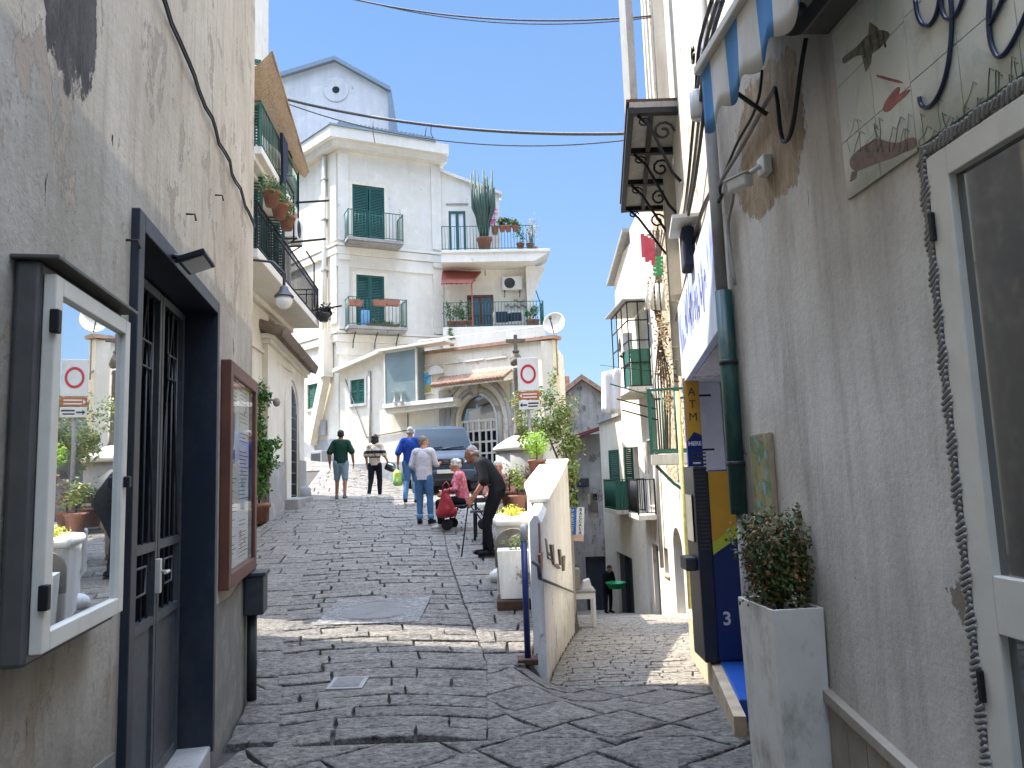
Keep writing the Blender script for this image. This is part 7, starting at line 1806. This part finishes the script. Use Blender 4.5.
SK = {'fair': simple('fair skin', '#b98468', .55, 0, .06, 25), 'tan': simple('tanned skin', '#94674e', .55, 0, .08, 25), 'ruddy': simple('ruddy skin', '#9a6854', .55, 0, .08, 25)}
for m_ in SK.values(): m_.node_tree.nodes['Principled BSDF'].inputs['Subsurface Weight'].default_value = .05
def fabric(n_, c, bump=.25): return simple(n_, c, .85, 0, .13, 14, bump, .2)
denim = fabric('light denim', '#5f83a3'); denimd = fabric('faded blue jeans', '#456a90')
def person(M0, label, h, J, skin, top, topc, legs, legc, shoes, hair, hairc, sleeve=.5, leglen=1.0, yaw=0, pitch=0, female=False, fat=1.0, hem=.03, group=None, sole='#d8d4cc'):
    s_ = h/1.72; p_ = thing('person', label, 'person', M0, group); F = M0 @ Matrix.Scale(s_, 4)
    D = dict(pel=(0, 0, .93), waist=(0, 0, 1.08), chest=(0, .0, 1.30), neck=(0, -.01, 1.46), head=(0, .03, 1.60),
             shR=(.175, 0, 1.40), elR=(.225, -.03, 1.13), wrR=(.235, .04, .89), haR=(0, .15, -1), shL=(-.175, 0, 1.40), elL=(-.225, -.03, 1.13), wrL=(-.235, .04, .89), haL=(0, .15, -1),
             hipR=(.09, 0, .90), knR=(.10, .03, .50), anR=(.10, -.01, .10), ftR=(.15, 1, 0), hipL=(-.09, 0, .90), knL=(-.10, .03, .50), anL=(-.10, -.01, .10), ftL=(-.15, 1, 0))
    D.update(J); D = {k: Vector(v) for k, v in D.items()}
    fy = (0, 1, 0); sw = .93 if female else 1.0
    up = (D['chest']-D['pel']).normalized(); fwd = Vector((1, 0, 0)).cross(up) * -1
    fwd = up.cross(Vector((1, 0, 0))); 
    Hm = Matrix.Translation(D['head']) @ Matrix.Rotation(yaw, 4, 'Z') @ Matrix.Rotation(-pitch, 4, 'X')
    def torso(b, e=0, bot=0):
        b.limb(D['pel']+up*bot, D['waist'], (.135*fat+e), (.125*fat+e), (fwd, .74)); b.limb(D['waist'], D['chest'], (.125*fat+e), (.155*sw*fat**.5+e), (fwd, .70))
        b.limb(D['shL']*.88+D['shR']*.12, D['shR']*.88+D['shL']*.12, .062+e, .062+e)
        b.limb(D['chest'], D['neck']-up*.03, (.13+e), .055+e*.4, (fwd, .75))
        if female:
            for q in (-1, 1): b.ball(D['chest']+Vector((q*.065, 0, -.03))+fwd*.075, .062+e*.7)
    def arm(b, S_, e=0, fr=1.0, cuff=0):
        A_, E_, W2 = D['sh'+S_], D['el'+S_], D['wr'+S_]
        if fr <= .55: b.limb(A_, A_+(E_-A_)*(fr/.5), .052+e, .048+e*1.3+cuff)
        else: b.limb(A_, E_, .052+e, .041+e); g_ = (fr-.5)/.5; b.limb(E_, E_+(W2-E_)*g_, .041+e, .030+.010*(1-g_)+e)
    B = Sculpt(F); torso(B); 
    B.limb(D['neck']-up*.05, D['head']-Vector((0, .015, .05)), .064, .058)
    for S_ in 'RL':
        arm(B, S_); q = 1 if S_ == 'R' else -1
        W2 = D['wr'+S_]; hd = D['ha'+S_].normalized(); side = Vector((0, 1, 0)); side = (side - hd*side.dot(hd)).normalized(); pn = hd.cross(side)
        B.limb(W2, W2+hd*.085, .027, .036, (pn, .55))
        pm = W2+hd*.085
        for k in range(4):
            o_ = side*(.028-.019*k); L_ = (.070, .078, .073, .056)[k]; c1 = pm+o_+hd*L_*.5+pn*q*-.004; c2 = pm+o_*.9+hd*L_*.93+pn*q*-.020
            B.limb(pm+o_*.9-hd*.02, c1, .0095, .009, seg=8); B.limb(c1, c2, .009, .008, seg=8)
        B.limb(W2+hd*.03+side*.022, W2+hd*.07+side*.052, .012, .0105, seg=8); B.limb(W2+hd*.07+side*.052, W2+hd*.105+side*.050, .0105, .009, seg=8)
        B.limb(D['hip'+S_], D['kn'+S_], .085*fat, .055); B.limb(D['kn'+S_], D['an'+S_], .054, .036)
        fd = D['ft'+S_].normalized(); a_ = D['an'+S_]; B.limb(a_+Vector((0, 0, -.045))-fd*.04, a_+Vector((0, 0, -.055))+fd*.13, .036, .028)
    def hp(x, y, z): return Hm @ Vector((x, y, z))
    b0 = Sculpt(F @ Hm)
    B_M = B.M; B.M = F @ Hm
    B.ball((0, -.010, .025), (.076, .096, .092), 20); B.limb((0, .028, -.025), (0, .042, -.075), .060, .036, ((1, 0, 0), .95)); B.ball((0, .045, .0), (.058, .045, .06))
    B.limb((0, .085, .012), (0, .108, -.022), .010, .015, seg=8); B.ball((0, .090, -.052), (.022, .014, .010), 8); B.ball((0, .082, -.085), (.024, .018, .018), 8); B.ball((0, .076, .034), (.052, .020, .012), 10)
    for q in (-1, 1): B.ball((q*.078, -.005, -.008), (.012, .022, .032), 8); B.ball((q*.038, .060, -.018), (.024, .02, .022), 8)
    B.M = B_M
    b0.b.free(); B.fuse('body', skin, p_, .0105*s_, 2)
    for q in (-1, 1):
        e_ = MB(F @ Hm); e_.ball((q*.031, .086, .016), (.012, .007, .007), 8); e_.build('eye', M['ink'], p_)
    e_ = MB(F @ Hm); e_.ball((0, .103, -.052), (.020, .004, .004), 8); e_.build('mouth', simple('lips', '#8a4a42', .5), p_)
    # clothes
    T_ = Sculpt(F); torso(T_, .030, -.14)
    for S_ in 'RL': arm(T_, S_, .016, sleeve, .008)
    T_.fuse(top, topc, p_, .012*s_, 3, .012, 8, cut=(F @ (D['pel']-up*hem), (F.to_3x3() @ up)))
    L_ = Sculpt(F); L_.limb(D['pel']-up*.02, D['waist']-up*.12, .140*fat, .125*fat, (fwd, .76))
    for S_ in 'RL':
        k_ = D['kn'+S_]; a_ = D['an'+S_]; wd = .012 if leglen < .9 else 0
        if leglen <= .5: L_.limb(D['hip'+S_], D['hip'+S_]+(k_-D['hip'+S_])*leglen*2, .098*fat, .080)
        else: L_.limb(D['hip'+S_], k_, .098*fat, .070); L_.limb(k_, k_+(a_-k_)*(leglen*2-1), .070, .052+wd)
    L_.fuse(legs, legc, p_, .012*s_, 3, .010, 9)
    for S_ in 'RL':
        fd = D['ft'+S_].normalized(); a_ = D['an'+S_]; sh = Sculpt(F)
        sh.limb(a_+Vector((0, 0, -.045))-fd*.045, a_+Vector((0, 0, -.055))+fd*.15, .046, .036); sh.limb(a_+Vector((0, 0, .0)), a_+Vector((0, 0, -.04)), .045, .045)
        so_ = sh.fuse('shoe', shoes, p_, .010*s_, 2)
        sl_ = MB(F); c_ = a_+Vector((0, 0, -.097)); sd_ = Vector((fd.y, -fd.x, 0))
        sl_.prism([((c_-fd*.085+sd_*.03).x, (c_-fd*.085+sd_*.03).y), ((c_+fd*.10+sd_*.042).x, (c_+fd*.10+sd_*.042).y), ((c_+fd*.18).x, (c_+fd*.18).y), ((c_+fd*.10-sd_*.042).x, (c_+fd*.10-sd_*.042).y), ((c_-fd*.085-sd_*.03).x, (c_-fd*.085-sd_*.03).y)], c_.z-.005, c_.z+.018, 'z')
        sl_.build('sole', simple('shoe sole', sole, .7), so_)
    Ha = Sculpt(F @ Hm)
    if hair == 'short': Ha.ball((0, -.018, .040), (.081, .099, .090), 18); Ha.ball((0, -.055, .0), (.070, .06, .07), 14)
    if hair == 'balding': Ha.limb((-.070, -.01, .0), (-.04, -.085, .005), .02, .035, seg=8); Ha.limb((.070, -.01, .0), (.04, -.085, .005), .02, .035, seg=8); Ha.limb((-.04, -.085, .0), (.04, -.085, .0), .035, .035, seg=8); Ha.ball((0, -.02, .048), (.072, .085, .076), 14)
    if hair == 'bob': Ha.ball((0, -.025, .035), (.092, .102, .098), 18); Ha.limb((0, -.045, .0), (0, -.06, -.10), .092, .078, ((0, 1, 0), .75)); Ha.limb((-.075, -.01, .02), (-.082, -.01, -.09), .03, .026); Ha.limb((.075, -.01, .02), (.082, -.01, -.09), .03, .026)
    if hair == 'curly':
        Ha.ball((0, -.02, .045), (.090, .104, .095), 18); Ha.ball((0, -.06, .0), (.084, .07, .08), 14)
        for k in range(16): a__ = k*2.4; Ha.ball((.075*cos(a__), -.03+.085*sin(a__)*.9, .045+.05*sin(k*1.3)), .028, 8)
    Ha.fuse('hair', hairc, p_, .008*s_, 1, .010, 45)
    return p_, F, D, Hm
def G(px, Y, dz=0): x = at(px, 480, Y).x; return x, Y, gz(x, Y)+dz
def PM(px, Y, rot): x, y, z = G(px, Y); return Matrix.Translation((x, y, z)) @ Matrix.Rotation(R(rot), 4, 'Z')
hd_dark = simple('dark hair', '#17130f', .6, 0, .3, 60); hd_grey = simple('grey hair', '#8c8882', .7, 0, .2, 60, .4); hd_white = simple('white hair', '#b9b1a2', .8, 0, .15, 60, .4); hd_brown = simple('brown hair', '#1f1611', .6, 0, .3, 60); hd_mix = simple('ash hair', '#6f6558', .7, 0, .25, 60, .3)
walk = dict(knR=(.10, .10, .50), anR=(.11, .04, .10), knL=(-.10, -.02, .50), anL=(-.12, -.20, .12), ftR=(.15, 1, 0), ftL=(-.1, 1, 0))
walk2 = dict(knL=(-.10, .10, .50), anL=(-.11, .06, .10), knR=(.10, -.02, .50), anR=(.10, -.16, .12))
# 1 green shirt
person(PM(341, 19.2, 8), 'man in dark green t-shirt and pale shorts walking uphill away from the viewer', 1.80,
  dict(walk2, elR=(.28, -.04, 1.14), wrR=(.30, .06, .91), elL=(-.28, -.04, 1.14), wrL=(-.27, .04, .90)), SK['tan'], 'tshirt', fabric('dark green cotton', '#163a2c'), 'shorts', fabric('pale blue shorts', '#7c919c'), fabric('grey trainers', '#5a5d5c'), 'short', hd_dark, .42, .46, 0, 0, fat=1.12)
# 2 striped top woman
tb = NT('striped knit'); g = tb.add('NewGeometry'); sx = tb.add('SeparateXYZ'); tb.link(g.outputs['Position'], sx.inputs[0])
w2x, w2y, w2z = G(375, 18.9)
zz = tb.math('SUBTRACT', sx.outputs[2], w2z)
def strip_(a, b): return tb.math('MULTIPLY', tb.math('GREATER_THAN', zz, a), tb.math('LESS_THAN', zz, b))
cc = tb.mix(strip_(1.16, 1.235), '#b5a695', '#17181c'); cc = tb.mix(strip_(1.05, 1.09), cc, '#17181c'); cc = tb.mix(strip_(1.24, 1.31), cc, '#cfc8bd')
stripe = tb.out(cc, .85)
P2, F2, D2, H2m = person(PM(375, 18.9, -4), 'woman in striped top and navy trousers walking uphill with a helmet on her arm', 1.66,
  dict(walk, elR=(.26, .0, 1.16), wrR=(.33, .08, .97), haR=(.3, .3, -1), elL=(-.23, .0, 1.15), wrL=(-.23, .08, .93)), SK['fair'], 'top', stripe, 'trousers', fabric('navy trousers', '#141824'), fabric('white trainers', '#c9c4bd'), 'bob', hd_brown, .45, .93, 0, 0, True)
st = MB(F2); st.tube([(-.13, .13, 1.42), (-.13, -.11, 1.42), (0, -.145, 1.25), (.14, -.12, 1.0)], .008, 5); st.build('bag_strap', M['ink'], P2)
hx = F2 @ Vector((.37, .14, .84)); hc = thing('helmet', 'black open helmet carried at the hip of the woman in the striped top', 'helmet', hx)
hm = MB(Matrix.Translation(hx) @ Matrix.Rotation(R(25), 4, 'Y')); prf = [(.02, .13), (.07, .122), (.11, .09), (.132, .04), (.136, -.02), (.125, -.09), (.11, -.10), (.118, -.03), (.115, .03), (.09, .08), (.02, .11)]
hm.lathe(prf, (0, 0, 0), 20); hm.build('shell', simple('black helmet', '#15171b', .25, 0, .1, 5), hc)
hm = MB(Matrix.Translation(hx) @ Matrix.Rotation(R(25), 4, 'Y')); hm.lathe([(.138, -.01), (.139, .06), (.128, .085), (.127, .06), (.134, -.01)], (0, 0, 0), 20); hm.build('visor', M['glass'], hc)
# 3 blue shirt
P3, F3, D3, _h = person(PM(411, 17.6, 5), 'man in royal blue shirt and jeans walking away with a plastic bag', 1.80,
  dict(walk, elR=(.24, .02, 1.15), wrR=(.22, .12, .95), elL=(-.27, -.03, 1.15), wrL=(-.29, .02, .90)), SK['tan'], 'shirt', fabric('royal blue cotton', '#1c3f8c'), 'jeans', denimd, fabric('black shoes', '#17171a'), 'short', hd_grey, .5, 1.0, 0, .1, fat=1.12)
bx_ = F3 @ Vector((-.29, .03, .80)); bg_ = thing('plastic_bag', 'green and yellow plastic carrier bag held by the man in the blue shirt', 'bag', bx_)
b_ = Sculpt(Matrix.Translation(bx_)); b_.limb((0, 0, -.02), (0, 0, -.16), .03, .10, ((0, 1, 0), .7)); b_.limb((0, 0, -.16), (0, 0, -.30), .12, .13, ((0, 1, 0), .7)); b_.ball((.05, 0, -.34), .07); b_.ball((-.06, 0, -.34), .07)
tb = NT('printed plastic'); nn = tb.noise(tb.pos(), 9, 3); mbag = tb.out(tb.mix(tb.ramp(nn, .5, .54), '#8fc98a', '#c9d34a'), .35); b_.fuse('bag_body', mbag, bg_, .012, 2, .02, 14)
b_ = MB(Matrix.Translation(bx_)); b_.tube([(-.03, 0, -.02), (-.01, 0, .06), (.01, 0, .06), (.03, 0, -.02)], .008, 5); b_.build('handle', mbag, bg_)
# 4 white blouse woman
P4, F4, D4, _h = person(PM(424, 14.2, -12), 'grey haired woman in white blouse and rolled blue jeans seen from behind', 1.66,
  dict(elR=(.24, .04, 1.16), wrR=(.20, .27, 1.14), haR=(.1, .9, .4), elL=(-.25, -.04, 1.15), wrL=(-.16, .16, 1.05), haL=(.3, .9, 0), hipR=(.085, 0, .9), knR=(.11, .02, .5), anR=(.13, -.01, .10), anL=(-.10, -.01, .10)), SK['fair'], 'blouse', fabric('white blouse', '#bcb8bb'), 'jeans', denimd, fabric('black flat shoes', '#151518'), 'short', hd_mix, .9, .93, R(-48), 0, True, 1.05, hem=.07, sole='#2a2a2a')
cf = MB(F4)
for S_ in 'RL': a_ = D4['an'+S_]; k_ = D4['kn'+S_]; c_ = a_+(k_-a_)*.12; cf.lathe([(.058, -.045), (.064, -.04), (.064, .04), (.058, .045)], c_, 14)
cf.build('rolled_hems', denim, P4)
# 5 seated pink woman
S5 = PM(461, 13.4, 84)
seat = dict(pel=(0, -.02, .56), waist=(0, -.01, .70), chest=(0, .03, .93), neck=(0, .05, 1.08), head=(0, .11, 1.22), shR=(.165, .03, 1.02), elR=(.22, .08, .78), wrR=(.13, .30, .74), haR=(-.2, 1, -.1), shL=(-.165, .03, 1.02), elL=(-.22, .08, .78), wrL=(-.15, .30, .70), haL=(.1, 1, -.5),
  hipR=(.09, 0, .54), knR=(.13, .40, .53), anR=(.12, .42, .10), ftR=(.1, 1, 0), hipL=(-.09, 0, .54), knL=(-.12, .42, .52), anL=(-.11, .40, .10), ftL=(-.1, 1, 0))
tb = NT('pink print'); nn = tb.noise(tb.pos(), 22, 3); pk = tb.out(tb.mix(tb.ramp(nn, .5, .58), '#c05a68', '#d98f98'), .85)
person(S5, 'elderly white haired woman in pink cardigan sitting on a walking frame', 1.60, seat, SK['fair'], 'cardigan', pk, 'trousers', fabric('black trousers', '#15161a'), fabric('light shoes', '#a59d92'), 'curly', hd_white, .92, .95, 0, .05, True, 1.18)
x5, y5, z5 = S5.translation
wk = thing('rollator', 'black wheeled walking aid with a seat under the elderly woman in pink', 'walking aid', S5)
m_ = MB(S5); m_.box(-.2, .2, -.18, .16, .40, .44, .01); m_.build('seat', blackp, wk)
m_ = MB(S5)
for x in (-.24, .24):
    m_.tube([(x, -.42, .12), (x, -.20, .42), (x, -.30, .86), (x, -.42, .92)], .013, 8); m_.tube([(x, .20, .12), (x, .10, .42), (x, -.20, .42)], .013, 8); m_.tube([(x, -.42, .92), (x, -.52, .92)], .018, 8)
m_.tube([(-.24, -.30, .72), (.24, -.30, .72)], .012, 6); m_.tube([(-.24, -.2, .42), (.24, -.2, .42)], .012, 6); m_.build('frame', M['iron'], wk)
for x in (-.26, .26):
    for y in (-.42, .22): m_ = MB(S5); m_.lathe([(.03, -.015), (.09, -.018), (.10, -.01), (.10, .01), (.09, .018), (.03, .015)], (x, y, .10), 16, 'x'); m_.build('wheel', rubber, wk)
rb = S5 @ Vector((-.30, .22, .52)); bg_ = thing('red_bag', 'large red handbag hanging beside the knees of the seated woman', 'bag', rb)
b_ = Sculpt(Matrix.Translation(rb) @ Matrix.Rotation(R(84), 4, 'Z')); b_.limb((0, -.02, .16), (0, .02, .16), .05, .05, ((1, 0, 0), .7)); b_.limb((0, 0, .14), (0, 0, -.14), .06, .16, ((1, 0, 0), .6)); b_.limb((0, -.11, -.2), (0, .11, -.2), .09, .09, ((1, 0, 0), .8))
b_.fuse('bag_body', simple('red leather', '#8f1f28', .4, 0, .12, 8, .2), bg_, .012, 2, .02, 12)
b_ = MB(Matrix.Translation(rb) @ Matrix.Rotation(R(84), 4, 'Z')); b_.tube([(0, -.07, .14), (0, -.05, .28), (.06, 0, .34), (0, .05, .28), (0, .07, .14)], .01, 6); b_.build('handle', simple('red strap', '#8a1620', .4), bg_)
# 6 bent man in black
x6, y6, z6 = G(483, 10.85); S6 = Matrix.Translation((x6, y6, z6)) @ Matrix.Rotation(R(82), 4, 'Z')
bent = dict(pel=(0, -.20, .92), waist=(0, -.17, 1.05), chest=(0, -.04, 1.24), neck=(0, .07, 1.36), head=(0, .16, 1.45), shR=(.18, .03, 1.31), elR=(.24, .03, 1.05), wrR=(.22, .17, .86), haR=(-.1, .5, -.9), shL=(-.18, .0, 1.31), elL=(-.25, -.06, 1.06), wrL=(-.21, .12, .82), haL=(.0, .5, -.9),
  hipR=(.09, -.19, .89), knR=(.10, -.02, .50), anR=(.10, .0, .10), hipL=(-.09, -.19, .89), knL=(-.10, -.05, .50), anL=(-.11, -.10, .10), ftL=(-.25, 1, 0))
P6, F6, D6, _h = person(S6, 'grey haired man in black shirt and trousers bending forward beside the white planter', 1.74, bent, SK['ruddy'], 'shirt', fabric('black shirt', '#17181b'), 'trousers', fabric('black trousers worn', '#0f1218'), fabric('black leather shoes', '#0d0d0f'), 'balding', hd_grey, .5, 1.0, 0, .22, fat=1.06, sole='#141414')
b_ = MB(F6); b_.tube([(.14*cos(a_*.4)*1.03, -.175+.105*sin(a_*.4)*1.1, 1.0+.02*sin(a_*.4)) for a_ in range(16)], .012, 6, closed=True); b_.build('belt', simple('brown belt', '#4f463c', .5), P6)
ck = thing('walking_stick', 'black walking stick under the hand of the bending man', 'walking stick', F6 @ Vector((-.21, .16, 0)))
b_ = MB(F6); b_.tube([(-.20, .30, .02), (-.21, .19, .70)], .010, 8); b_.tube([(-.21, .13, .72), (-.21, .19, .74), (-.21, .25, .70)], .013, 8); b_.build('stick', M['iron'], ck)
# 7 person on the bench
S7 = Matrix.Translation((bx-.05, by-.1, zb_)) @ Matrix.Rotation(R(165), 4, 'Z')
seat7 = dict(seat)
person(S7, 'person in dusty pink top sitting on the slatted bench behind the bending man', 1.62, seat7, SK['fair'], 'top', fabric('dusty pink', '#b0766f'), 'trousers', fabric('beige trousers', '#8f8674'), fabric('brown shoes', '#4a372b'), 'short', hd_white, .5, .95, R(20), 0, True, 1.1)
# 8 figure in the alley with a green basin
z8 = zalley(25.6); x8 = at(607, 580, 25.6).x; S8 = Matrix.Translation((x8, 25.6, z8)) @ Matrix.Rotation(R(-150), 4, 'Z')
person(S8, 'person in dark clothes standing deep in the alley holding a green basin', 1.66, dict(pel=(0, 0, .9), chest=(0, .08, 1.26), neck=(0, .12, 1.41), head=(0, .18, 1.54), shR=(.17, .09, 1.36), shL=(-.17, .09, 1.36), elR=(.22, .12, 1.08), wrR=(.2, .34, .95), haR=(0, 1, 0), elL=(-.22, .12, 1.08), wrL=(-.2, .34, .95), haL=(0, 1, 0)), SK['tan'], 'jacket', fabric('black jacket', '#14161a'), 'trousers', fabric('dark trousers', '#191b20'), fabric('dark shoes', '#121214'), 'short', hd_dark, 1.0, 1.0, 0, .3)
b_ = MB(S8); b_.lathe([(.02, .88), (.24, .88), (.33, 1.05), (.35, 1.05), (.35, 1.07), (.32, 1.07), (.23, .90), (.02, .90)], (0, .50, 0), 24); b_.build('green_basin', M['greenplastic'], label='bright green plastic basin held by the dark figure in the alley', cat='basin')
